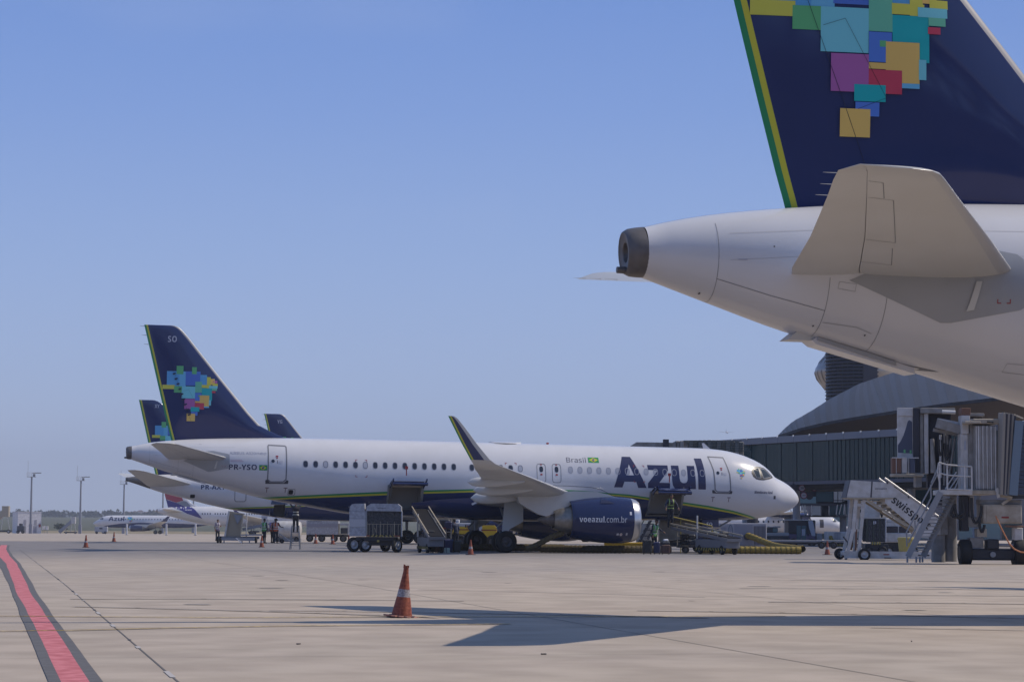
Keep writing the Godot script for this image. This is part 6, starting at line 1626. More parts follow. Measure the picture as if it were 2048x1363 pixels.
func boarding_stairs() -> void:      # white wheeled stairs with the large lettering
	var U := sketch(1730, 1119, 46.0)
	var q := func(zx: float, zy: float, z := 0.0): return U.call(1660 + zx / 7.175, 940 + zy / 7.175, z)
	var t := thing("boarding_stairs", "white boarding stairs with swissport in big black letters", "boarding stairs", Vector3(15.33, 0.05, -101.7))
	var pane := func(called: String, pts: Array, z: float, d: float, m: Material):
		var p := PackedVector2Array()
		for e in pts:
			var v: Vector3 = q.call(e[0], e[1]); p.append(Vector2(v.x, v.y))
		var g := Geo.new(); g.prism(p, Transform3D(Basis.IDENTITY, Vector3(0, 0, z)), d)
		return part(called, g, m, t)
	for z in [0.0, -1.5]:
		pane.call("platform_panel", [[305, 150], [600, 168], [583, 395], [247, 395]], z, 0.05, M.steel_white)
		pane.call("platform_panel", [[622, 168], [920, 190], [920, 395], [606, 395]], z, 0.05, M.steel_white)
		pane.call("panel_joint", [[600, 170], [621, 170], [605, 395], [584, 395]], z, 0.03, M.dark_grey)
		var sp = pane.call("stair_panel", [[921, 240], [1300, 500], [1420, 585], [1590, 720], [1590, 980], [1280, 960], [1180, 800], [790, 470], [800, 420], [921, 395]], z, 0.05, M.steel_white)
		if z == 0.0:
			var a: Vector3 = q.call(655, 287); var b: Vector3 = q.call(822, 255)
			decal("small_lettering", fit_tris(text_tris("swissport", font_bold), a.x, b.x, a.y, b.y), flat(0.025), M.dark_grey, t, 0.004, 2.0)
			var w: Vector3 = q.call(850, 295); swoosh(w.x, w.y, 0.14, 0.025, t)
			# large lettering along the slope
			var o: Vector3 = q.call(868, 432)
			var tx := fit_tris(text_tris("swissport", font_bold), 0, 2.12, -0.02, 0.40)
			var sl := PackedVector2Array()
			var dir := Vector2(1.0, -0.76).normalized()
			for p in tx: sl.append(Vector2(o.x - 0.02, o.y - 0.14) + dir * p.x * 0.93 + Vector2(-dir.y, dir.x) * p.y * 1.12)
			decal("large_lettering", sl, flat(0.025), M.black, sp, 0.004, 3.0)
	pane.call("front_guard", [[300, 150], [308, 150], [250, 400], [238, 400]], -0.75, 1.5, M.dark_grey)
	pane.call("platform_floor", [[247, 396], [920, 396], [900, 418], [370, 420], [250, 410]], -0.75, 1.6, M.steel_beige)
	for k in 9:
		var a: Vector3 = q.call(640 + 71 * k, 440 + 47 * k); var b: Vector3 = q.call(760 + 71 * k, 452 + 47 * k)
		bx("step", Vector3(a.x, b.y, -1.45), Vector3(b.x, a.y, -0.04), M.steel_beige, t, 0.006)
		bx("riser", Vector3(b.x - 0.03, b.y - 0.11, -1.45), Vector3(b.x, b.y, -0.04), M.steel_beige, t, 0.004)
	beam("stringer", q.call(540, 430, -0.06), q.call(1260, 880, -0.06), 0.06, 0.10, M.steel_beige, t); beam("stringer", q.call(540, 430, -1.44), q.call(1260, 880, -1.44), 0.06, 0.10, M.steel_beige, t)
	for z in [0.05, -1.55]:
		bar("handrail", q.call(790, 115, z), q.call(1420, 565, z), 0.042, M.rail_bright, t); bar("handrail", q.call(1420, 565, z), q.call(1600, 690, z), 0.042, M.rail_bright, t)
		for e in [[830, 150, 830, 200], [1130, 358, 1130, 400], [1380, 535, 1380, 580]]: bar("rail_post", q.call(e[0], e[1], z), q.call(e[2], e[3], z), 0.03, M.dark_grey, t)
	for z in [-0.1, -1.4]:
		beam("leg", q.call(385, 420, z), q.call(345, 840, z), 0.12, 0.14, M.steel_white, t); beam("leg", q.call(345, 840, z), q.call(260, 1190, z), 0.12, 0.14, M.steel_white, t)
		beam("leg", q.call(500, 430, z), q.call(450, 900, z), 0.12, 0.14, M.steel_white, t); beam("leg", q.call(450, 900, z), q.call(420, 1190, z), 0.12, 0.14, M.steel_white, t)
		beam("cross_bar", q.call(385, 505, z), q.call(490, 505, z), 0.07, 0.12, M.steel_white, t); beam("cross_bar", q.call(340, 865, z), q.call(445, 865, z), 0.07, 0.10, M.steel_white, t)
		bar("lift_ram", q.call(395, 700, z), q.call(390, 850, z), 0.06, M.steel_white, t); bar("lift_ram", q.call(390, 850, z), q.call(375, 1150, z), 0.045, M.rust, t)
		beam("chassis_beam", q.call(215, 1215, z), q.call(1590, 1220, z), 0.1, 0.30, M.steel_white, t)
	for e in [[770, 1205], [1455, 1215]]:
		var a: Vector3 = q.call(e[0], e[1] + 10, 0.0); var b: Vector3 = q.call(e[0] + 85, e[1] - 5, 0.0)
		decal("reflector", rect_tris(a.x, a.y, b.x, b.y), flat(-0.045), M.truck_red, t, 0.008, 2.0)
	var r: Vector3 = q.call(1345, 1215)
	decal("serial_print", rect_tris(r.x - 0.25, r.y - 0.03, r.x + 0.25, r.y + 0.03), flat(-0.045), M.dark_grey, t, 0.008, 2.0)
	wheel(t, q.call(210, 1205, -1.45), 0.245, 0.2, 0.13, M.rim); wheel(t, q.call(495, 1210, 0.0), 0.268, 0.2, 0.16, M.rim_pale)
	bx("hub_housing", q.call(215, 1230, -1.3), q.call(330, 1165, -0.2), M.steel_white, t, 0.03)
	bx("jack_foot", q.call(255, 1285, -0.9), q.call(290, 1230, -0.8), M.steel_grey, t, 0.01); bx("step_plate", q.call(780, 1262, -1.2), q.call(880, 1248, 0.0), M.dark_grey, t, 0.01)
	wheel(t, q.call(1565, 1262, -0.3), 0.14, 0.12, 0.08, M.rim); wheel(t, q.call(1565, 1262, -1.2), 0.14, 0.12, 0.08, M.rim)
	bar("tow_bar", q.call(380, 960, -0.2), q.call(480, 1060, -0.2), 0.03, M.dark_grey, t); bar("tow_bar", q.call(208, 955, -0.3), q.call(270, 1035, -0.3), 0.03, M.dark_grey, t)

func loader_truck() -> void:      # white vehicle seen under the boarding stairs
	var U := sketch(1780, 1105, 35.1)
	var q := func(zx: float, zy: float, z := 0.0): return U.call(1660 + zx / 7.175, 940 + zy / 7.175, z)
	var t := thing("service_truck", "white service truck with a dark window band behind the boarding stairs", "truck", gpos(21.5, -133.3))
	bx("body", q.call(755, 1035, -2.0), q.call(1260, 900, 0), M.steel_white, t, 0.04); bx("cabin", q.call(758, 900, -1.9), q.call(1180, 690, -0.06), M.steel_white, t, 0.05)
	bx("side_window", q.call(760, 898, -0.06), q.call(985, 806, -0.03), M.window, t, 0.01); bx("side_window", q.call(1000, 898, -0.06), q.call(1150, 806, -0.03), M.window, t, 0.01)
	var a: Vector3 = q.call(805, 752); var b: Vector3 = q.call(900, 735)
	decal("truck_lettering", fit_tris(text_tris("swissport", font_bold), a.x, b.x, a.y, b.y), flat(-0.06), M.dark_grey, t, 0.006, 2.0)
	var w: Vector3 = q.call(905, 757); swoosh(w.x, w.y, 0.13, -0.06, t)
	bx("underbody", q.call(770, 1170, -1.8), q.call(1260, 1040, -0.2), M.tug_dark, t, 0.02)
	for x in [850, 1200]: wheel(t, q.call(x, 1160, 0.0), 0.29, 0.22, 0.17, M.rim_pale)
	bx("upper_hood", q.call(500, 690, -1.6), q.call(740, 440, -0.1), M.steel_white, t, 0.03)
	var g := Geo.new(); g.hose(PackedVector3Array([q.call(690, 575, 0.1), q.call(735, 590, 0.1), q.call(750, 640, 0.1), q.call(745, 680, 0.1)]), PackedFloat32Array([0.06, 0.09, 0.09, 0.05]), 10); part("rubber_buffer", g, M.rubber, t)
	g = Geo.new(); g.hose(PackedVector3Array([q.call(470, 570, 0.1), q.call(430, 600, 0.1), q.call(420, 660, 0.1)]), PackedFloat32Array([0.05, 0.08, 0.05]), 10); part("rubber_buffer", g, M.rubber, t)
	g = Geo.new(); g.lathe(q.call(790, 640, -1.0), Vector3(1, 0, 0), [[0.0, 0.28], [0.35, 0.27], [0.6, 0.15], [0.68, 0.0]], 20); part("beacon_dome", g, M.steel_white, t)
	var c := thing("curtained_cart", "baggage cart with a closed dark curtain under the boarding stairs", "baggage cart", gpos(20.3, -131.0))
	var V := sketch(1742, 1106, 35.7)
	var p := func(zx: float, zy: float, z := 0.0): return V.call(1660 + zx / 7.175, 940 + zy / 7.175, z)
	for k in 9: bx("curtain_strip", p.call(468 + 30 * k, 1035, -0.05 + 0.03 * (k % 2)), p.call(496 + 30 * k, 700, 0.0 + 0.03 * (k % 2)), M.curtain if k % 3 else M.curtain_low, c, 0.006)
	bx("frame", p.call(465, 702, -1.5), p.call(742, 685, 0.05), M.steel_grey, c); bx("frame", p.call(736, 1035, -1.5), p.call(756, 690, 0.06), M.cart_white, c); bx("back", p.call(470, 1030, -1.5), p.call(735, 705, -1.4), M.curtain, c); bx("chassis", p.call(460, 1180, -1.4), p.call(790, 1060, -0.1), M.tug_dark, c)
	bx("label_plate", p.call(570, 780, 0.03), p.call(585, 735, 0.045), M.pale_print, c, 0.002); bx("label_plate", p.call(595, 775, 0.03), p.call(610, 735, 0.045), M.pale_print, c, 0.002)
	for k in 4: bx("fringe", p.call(545 + 35 * k, 1070, 0.02), p.call(565 + 35 * k, 1030, 0.05), M.hazard_yellow, c, 0.004)
	for x in [500, 700]: wheel(c, p.call(x, 1160, -0.05), 0.27, 0.18, 0.14, M.rim)

func boarding_bridge() -> void:      # the near bridge with its steps, at the right edge
	var U := sketch(1935, 1128, 52.6)
	var q := func(zx: float, zy: float, z := 0.0): return U.call(1800 + zx / 3.894, 790 + zy / 3.894, z)
	var t := thing("boarding_bridge", "grey boarding bridge with outside steps and ribbed cab at the right edge", "boarding bridge", Vector3(17.31, 0.084, -89.09))
	# rotunda and tunnel end with the printed panel
	bx("tunnel", q.call(200, 590, -5.0), q.call(330, 130, -2.62), M.bridge_grey, t, 0.04)
	bx("advert_panel", q.call(62, 590, -2.2), q.call(188, 85, -2.15), M.steel_white, t, 0.01)
	var zf := -2.15
	var ad := PackedVector2Array()
	for e in [[66, 380], [90, 345], [112, 300], [132, 240], [146, 190], [158, 178], [182, 195], [182, 445], [66, 440]]:
		var v: Vector3 = q.call(e[0], e[1]); ad.append(Vector2(v.x, v.y))
	decal("printed_mountain", poly_tris(ad), flat(zf), M.shutter, t, 0.006, 1.0)
	for e in [[112, 415], [160, 420]]:
		var v: Vector3 = q.call(e[0], e[1]); decal("printed_accent", rect_tris(v.x, v.y - 0.14, v.x + 0.07, v.y), flat(zf), M.p_green, t, 0.010, 1.0)
	bx("advert_header", q.call(62, 148, -2.14), q.call(188, 82, -2.1), M.steel_white, t, 0.01)
	bx("corner_post", q.call(190, 600, -2.6), q.call(236, 82, -2.0), M.bridge_dark, t); bx("silver_panel", q.call(240, 605, -2.5), q.call(268, 130, -2.05), M.bridge_grey, t); bx("silver_panel", q.call(272, 608, -2.4), q.call(304, 128, -1.95), M.steel_white, t)
	bx("dark_recess", q.call(306, 720, -2.6), q.call(500, 130, -2.3), M.bridge_dark, t)
	bx("top_beam", q.call(240, 128, -2.4), q.call(512, 85, -1.8), M.bridge_grey, t); bar("roof_pipe", q.call(400, 118, -1.6), q.call(505, 122, -1.6), 0.08, M.rail_bright, t); bx("far_roof", q.call(590, 150, -2.2), q.call(745, 125, -1.8), M.bridge_grey, t); bx("far_roof", q.call(585, 178, -2.3), q.call(740, 155, -2.0), M.bridge_dark, t)
	beam("sloping_arm", q.call(330, 215, -0.9), q.call(515, 265, -0.9), 0.2, 0.34, M.bridge_grey, t); beam("sloping_arm", q.call(345, 185, -1.1), q.call(515, 215, -1.1), 0.1, 0.12, M.steel_white, t); beam("sloping_arm", q.call(315, 265, -1.2), q.call(500, 300, -1.2), 0.12, 0.12, M.bridge_grey, t)
	bx("pillar", q.call(512, 300, -1.2), q.call(578, 155, -0.5), M.steel_white, t); bx("motor_box", q.call(512, 155, -1.1), q.call(583, 97, -0.5), M.rust, t); bx("pillar_foot", q.call(505, 740, -1.2), q.call(562, 300, -0.55), M.steel_white, t); bx("service_door", q.call(525, 720, -0.55), q.call(560, 310, -0.52), M.steel_white, t, 0.008); bx("door_window", q.call(532, 425, -0.52), q.call(545, 355, -0.50), M.window_shade, t, 0.004)
	bx("pillar_side", q.call(563, 745, -1.2), q.call(605, 225, -0.5), M.bridge_grey, t)
	var hoop := PackedVector3Array()
	for k in 13:
		var a := PI * k / 12.0
		hoop.append(q.call(545 - 7 * cos(a) * 0, 515, -0.5) + Vector3(cos(a) * 0.08, sin(a) * 0.1, 0.03))
	# cab: roof and corrugated wall
	bx("cab_roof", q.call(580, 225, -3.0), q.call(795, 185, 0.0), M.beige_box, t, 0.03); bx("cab_roof_edge", q.call(515, 225, -2.8), q.call(640, 205, 0.06), M.beige_box, t, 0.02); bx("roof_fixture", q.call(620, 205, -0.3), q.call(640, 187, -0.1), M.dark_grey, t); bar("roof_cable", q.call(690, 208, 0.0), q.call(740, 214, 0.0), 0.03, M.cable, t)
	for k in 10:
		bx("corrugation", q.call(606 + 16.3 * k, 735, -2.6), q.call(620 + 16.3 * k, 240, -0.12 + 0.07 * (k % 2)), M.steel_white, t, 0.03)
	bx("corrugated_wall", q.call(600, 738, -2.6), q.call(770, 236, -0.14), M.bridge_grey, t, 0.01)
	# folding hood
	for k in 6:
		var f := k * 18.0
		var a: Vector3 = q.call(793 + f * 1.05, 145 + k * 2.0, 0.35 - 0.06 * k); var b: Vector3 = q.call(775 + f * 0.62, 770, 0.1)
		beam("hood_hoop", a, b, 0.9, 0.10, M.hood_frame if k % 2 == 0 else M.bridge_dark, t)
	for k in 5: beam("hood_top", q.call(793 + 20 * k, 145 + 3 * k, 0.5), q.call(900 + 14 * k, 172 + 3 * k, 0.2), 0.12, 0.06, M.hood_frame, t)
	beam("hood_bumper", q.call(915, 205, 0.5), q.call(862, 780, 0.5), 0.3, 0.32, M.hood_blue, t)
	for k in 18: bx("shutter_slat", q.call(905 - 1.5 * k, 230 + 30.5 * k + 28, -0.4), q.call(1010, 230 + 30.5 * k, 0.1 + 0.02 * (k % 2)), M.shutter, t, 0.012)
	bx("shutter_sill", q.call(865, 805, -0.6), q.call(1010, 775, 0.2), M.tug_dark, t)
	bx("cab_floor", q.call(500, 775, -2.8), q.call(770, 740, 0.05), M.beige_box, t, 0.02); beam("hinge_arm", q.call(752, 725, 0.2), q.call(768, 800, 0.2), 0.1, 0.12, M.steel_white, t); beam("hinge_arm", q.call(775, 785, 0.2), q.call(870, 800, 0.2), 0.1, 0.1, M.beige_box, t); beam("hinge_arm", q.call(795, 850, 0.1), q.call(870, 800, 0.1), 0.1, 0.1, M.beige_box, t)
	# air conditioners on the platform edge
	for e in [[2, 75], [140, 183]]:
		bx("air_conditioner", q.call(e[0], 608, -2.0), q.call(e[1], 482, -1.6), M.rust if e[0] < 50 else M.shutter, t, 0.02)
		bx("conditioner_frame", q.call(e[0] - 2, 488, -1.62), q.call(e[1] + 30, 480, -1.55), M.steel_white, t, 0.004); bx("conditioner_frame", q.call((e[0] + e[1]) * 0.4, 608, -1.6), q.call((e[0] + e[1]) * 0.4 + 5, 484, -1.57), M.steel_white, t, 0.002)
	bx("bracket_shelf", q.call(0, 632, -2.2), q.call(250, 610, -1.5), M.beige_box, t); bx("shelf_box", q.call(190, 715, -2.2), q.call(240, 600, -1.7), M.bridge_grey, t); bx("conditioner_side", q.call(78, 606, -2.0), q.call(122, 478, -1.62), M.steel_white, t)
	# landing with guard rails, and the steps down
	bx("landing", q.call(300, 780, -1.0), q.call(560, 742, 0.3), M.steel_white, t, 0.015)
	for e in [[305, 535, 305, 745], [365, 545, 365, 745], [500, 552, 500, 745], [555, 560, 555, 750]]: bar("rail_post", q.call(e[0], e[1], 0.3), q.call(e[2], e[3], 0.3), 0.035, M.steel_white, t)
	for e in [[300, 530, 370, 548], [370, 548, 555, 560], [300, 610, 370, 628], [370, 628, 550, 636], [370, 735, 555, 740], [300, 530, 288, 600], [288, 600, 308, 700]]: bar("guard_rail", q.call(e[0], e[1], 0.3), q.call(e[2], e[3], 0.3), 0.03, M.steel_white, t)
	for e in [[370, 735, 460, 600], [400, 740, 470, 640], [440, 740, 480, 655]]: bar("folding_gate_bar", q.call(e[0], e[1], -0.3), q.call(e[2], e[3], -0.3), 0.025, M.steel_white, t)
	for z in [0.3, -0.7]:
		var o := 160.0 if z < 0 else 0.0
		beam("step_stringer", q.call(55 + o * 0.95, 1260, z), q.call(312 + o * 0.95, 760, z), 0.08, 0.22, M.steel_grey, t)
	for k in 17:
		var u := (k + 0.5) / 17.0
		var a: Vector3 = q.call(lerpf(75, 318, u), lerpf(1225, 772, u), 0.24); var b: Vector3 = q.call(lerpf(205, 450, u), lerpf(1222, 775, u), -0.68)
		beam("tread", a, Vector3(b.x, a.y, b.z), 0.2, 0.035, M.steel_grey, t)
	for e in [[48, 1180, 45, 1070, 0.3], [45, 1070, 300, 600, 0.3], [60, 1150, 240, 800, 0.3], [115, 1060, 110, 980, 0.3], [238, 800, 235, 700, 0.3], [240, 690, 300, 560, 0.3]]: bar("stair_rail", q.call(e[0], e[1], e[4]), q.call(e[2], e[3], e[4]), 0.028, M.steel_grey, t)
	for e in [[50, 0.3], [130, 0.0], [165, -0.2], [200, -0.6]]: bx("foot", q.call(e[0] - 4, 1305, e[1] - 0.1), q.call(e[0] + 8, 1260, e[1]), M.steel_grey, t, 0.006)
	# columns, drive unit and wheels
	for e in [[320, 375, 1080, 1305, -1.2, 0.27], [420, 480, 800, 1300, -1.5, 0.28]]:
		var c: Vector3 = q.call((e[0] + e[1]) / 2, e[2], e[4]); var d: Vector3 = q.call((e[0] + e[1]) / 2, e[3], e[4]); bar("round_column", d, c, e[5], M.bridge_grey, t)
	bx("junction_box", q.call(355, 1090, -1.3), q.call(412, 940, -0.9), M.bridge_grey, t); bx("junction_box", q.call(318, 1090, -1.2), q.call(352, 1000, -0.8), M.steel_white, t); bx("drive_column", q.call(500, 1060, -1.0), q.call(560, 780, -0.4), M.bridge_dark, t, 0.03); bx("white_pipe_box", q.call(570, 955, -0.9), q.call(606, 785, -0.5), M.steel_white, t, 0.03)
	bx("drive_cabinet", q.call(650, 1000, -1.2), q.call(955, 850, 0.0), M.beige_box, t, 0.03); bx("cabinet_door", q.call(680, 985, 0.0), q.call(930, 862, 0.02), M.beige_box, t, 0.008); bx("name_plate", q.call(795, 958, 0.02), q.call(852, 944, 0.035), M.truck_red, t, 0.003); bx("cabinet_top", q.call(640, 850, -1.1), q.call(966, 815, -0.2), M.bridge_grey, t)
	bx("tie_box", q.call(550, 1030, -0.9), q.call(640, 950, -0.4), M.bridge_grey, t); bx("tie_box", q.call(612, 1105, -0.7), q.call(690, 1040, -0.2), M.beige_box, t); bx("counterweight", q.call(560, 1190, -0.8), q.call(668, 1110, -0.3), M.bridge_grey, t)
	bx("axle_beam", q.call(545, 1285, -0.9), q.call(920, 1195, -0.2), M.tug_dark, t, 0.05); bx("steering_gear", q.call(690, 1200, -0.8), q.call(780, 1120, -0.1), M.tug_dark, t, 0.04); bar("axle_hub", q.call(733, 1240, -0.25), q.call(733, 1240, -0.12), 0.11, M.steel_grey, t); bar("cross_pipe", q.call(775, 1165, -0.3), q.call(960, 1168, -0.3), 0.06, M.steel_grey, t); bar("cross_pipe", q.call(820, 1018, 0.0), q.call(966, 1022, 0.0), 0.04, M.rust, t); bx("motor", q.call(900, 1130, -0.6), q.call(966, 1030, -0.1), M.steel_white, t, 0.03)
	wheel_x(t, q.call(525, 1226, -0.4), 0.50, 0.42, M.rim); wheel_x(t, q.call(950, 1226, -0.4), 0.56, 0.5, M.rim)
	for e in [[[430, 850], [436, 920], [470, 965], [500, 920], [492, 830]], [[350, 340], [352, 430], [366, 470], [378, 420], [372, 345]], [[395, 370], [400, 470], [412, 505], [424, 470], [420, 380]], [[560, 800], [566, 960], [598, 995], [630, 940], [638, 860]], [[620, 960], [625, 1040], [640, 1070], [660, 1010]], [[425, 860], [400, 930], [450, 950], [500, 910]]]:
		var pts := PackedVector3Array()
		for p in e: pts.append(q.call(p[0], p[1], 0.1 if e[0][1] > 700 else -1.0))
		var g := Geo.new()
		var c := Curve3D.new()
		for k in pts.size():
			var tn := (pts[mini(k + 1, pts.size() - 1)] - pts[maxi(k - 1, 0)]) / 5.0
			c.add_point(pts[k], -tn, tn)
		g.tube(c.get_baked_points() if c.get_baked_points().size() < 40 else c.tessellate(4, 6), 0.055 if e[0][1] > 700 else 0.045, 8)
		part("hanging_cable", g, M.cable, t)
	for e in [[320, 330, 345, 620], [440, 300, 445, 560], [470, 330, 430, 520], [385, 300, 385, 640], [420, 290, 415, 700], [500, 330, 450, 640]]: bar("inner_strut", q.call(e[0], e[1], -1.6), q.call(e[2], e[3], -1.6), 0.05, M.bridge_grey if e[0] != 385 else M.steel_white, t)
	bx("inner_panel", q.call(322, 600, -2.2), q.call(352, 330, -2.0), M.steel_white, t); bx("inner_panel", q.call(400, 730, -2.2), q.call(500, 480, -2.1), M.tug_grey, t)
	var oh := thing("orange_hose", "bright orange hose drooping between the bridge's wheels", "hose", Vector3(17.31, 0.084, -88.7))
	var hp := PackedVector3Array()
	for e in [[730, 940], [760, 1010], [800, 1090], [830, 1150], [870, 1195], [920, 1218], [966, 1222]]: hp.append(q.call(e[0], e[1], 0.1))
	var g := Geo.new()
	g.tube(hp, 0.028, 8); part("hose", g, M.orange_hose, oh)
	var bin := thing("waste_bin", "yellow bin standing behind the bridge steps", "bin", gpos(18.2, -108.0))
	g = Geo.new(); g.lathe(Vector3.ZERO, Vector3.UP, [[0, 0.0], [0.0, 0.3], [0.45, 0.36], [0.85, 0.4], [0.95, 0.4], [0.97, 0.36], [0.97, 0.0]], 24); part("tub", g, M.bin_yellow, bin)
	g = Geo.new(); g.cyl(Vector3(0, 0.85, 0), Vector3(0, 0.93, 0), 0.42, 0.42, 24); part("rim", g, M.bin_yellow, bin)

func tractors_right() -> void:       # vehicles under the pier, right of the nose
	var U := sketch(1555, 1091, 26.8)
	var t := thing("pushback_tug", "dark low aircraft tug with a glazed cab behind the grey unit", "tug", gpos(19.82, -174.7))
	bx("body", U.call(1532, 1088, -2.2), U.call(1580, 1072, 0), M.tug_dark, t, 0.08); bx("body_top", U.call(1531, 1072, -2.1), U.call(1579, 1065, -0.05), M.steel_grey, t, 0.05)
	bx("cab", U.call(1533, 1065, -1.8), U.call(1556, 1054, -0.2), M.tug_dark, t, 0.06); bx("cab_roof", U.call(1540, 1055, -1.8), U.call(1562, 1052, -0.1), M.steel_grey, t, 0.03); bx("cab_window", U.call(1547, 1064, -0.2), U.call(1557, 1055.5, -0.17), M.teal_glass, t, 0.005)
	for k in 4: bx("grille_slot", U.call(1543 + 7 * k, 1084, 0.0), U.call(1548 + 7 * k, 1078, 0.02), M.rust, t, 0.004)
	for x in [1542, 1572]: wheel(t, U.call(x, 1086, 0.05), 0.3, 0.3, 0.15, M.rim)
	var V := sketch(1605, 1091, 26.5)
	var b := thing("passenger_bus", "dark apron bus with big windows and a bright windscreen under the bridge", "bus", gpos(21.9, -176.5))
	bx("lower_body", V.call(1576, 1088, -2.4), V.call(1632, 1068, 0), M.bus_lilac, b, 0.05); bx("upper_body", V.call(1578, 1068, -2.4), V.call(1632, 1040, -0.02), M.tug_dark, b, 0.06); bx("roof", V.call(1563, 1041, -2.4), V.call(1620, 1039, 0.05), M.steel_white, b, 0.02)
	for e in [[1594, 1603], [1604, 1613]]: bx("door_window", V.call(e[0], 1082, -0.02), V.call(e[1], 1051, 0.01), M.teal_glass, b, 0.01)
	bx("pale_seat_panel", V.call(1604, 1071, 0.0), V.call(1611, 1058, 0.02), M.window_shade, b, 0.03); bx("windscreen_pillar", V.call(1616, 1072, -0.02), V.call(1618, 1044, 0.03), M.tug_dark, b, 0.01)  # pale panel over the second door window
	var g := Geo.new()
	var pl := PackedVector2Array()
	for e in [[1617, 1042], [1626, 1040], [1630, 1058], [1632, 1072], [1624, 1071], [1619, 1056]]:
		var v: Vector3 = V.call(e[0], e[1]); pl.append(Vector2(v.x, v.y))
	g.prism(pl, Transform3D(Basis.IDENTITY, Vector3(0, 0, 0.02)), 0.05); part("windscreen", g, M.window_shade, b)
	bx("front_flap", V.call(1634, 1087, -1.0), V.call(1645, 1066, 0.0), M.steel_grey, b, 0.02)
	for x in [1588, 1624]: wheel(b, V.call(x, 1085, 0.0), 0.32, 0.25, 0.16, M.rim)
	var W := sketch(1680, 1092, 27.0)
	var c := thing("ground_unit", "white boxed ground unit with grilles below the turboprop's nose", "machine", gpos(24.3, -173.6))
	bx("housing", W.call(1655, 1088, -1.6), W.call(1697, 1063, 0), M.steel_white, c, 0.03); bx("grille", W.call(1670, 1083, 0), W.call(1682, 1064.5, 0.02), M.acu_panel, c, 0.004)
	for k in 4: bx("grille_bar", W.call(1671 + 3 * k, 1082, 0.02), W.call(1672 + 3 * k, 1066, 0.035), M.steel_white, c, 0.002)
	bx("chassis", W.call(1655, 1092, -1.4), W.call(1700, 1088, 0.0), M.tug_dark, c)
	ribbed_hose("air_hose", "short curled yellow hose hanging on the white ground unit", PackedVector3Array([Vector3(0, 0.75, 0), Vector3(0.1, 0.45, 0.1), Vector3(0.5, 0.15, 0.15), Vector3(1.3, 0.12, 0.2), Vector3(1.9, 0.2, 0.2)]), 0.14, 12, gpos(23.6, -173.3))
	var l := thing("flat_trailer", "long low flat trailer on dark wheels behind the boarding stairs", "trailer", gpos(19.6, -154.9))
	bx("deck", Vector3(-5.6, 0.42, -1.0), Vector3(3.4, 0.56, 0), M.steel_grey, l); bx("chassis", Vector3(-5.0, 0.3, -0.9), Vector3(3.0, 0.43, -0.1), M.tug_dark, l)
	for x in [-4.4, 0.9, 1.7]: wheel(l, Vector3(x, 0.24, 0), 0.24, 0.18, 0.13, M.rim)
	bar("tow_bar", Vector3(-5.6, 0.4, -0.5), Vector3(-7.4, 0.35, -0.4), 0.05, M.steel_grey, l)

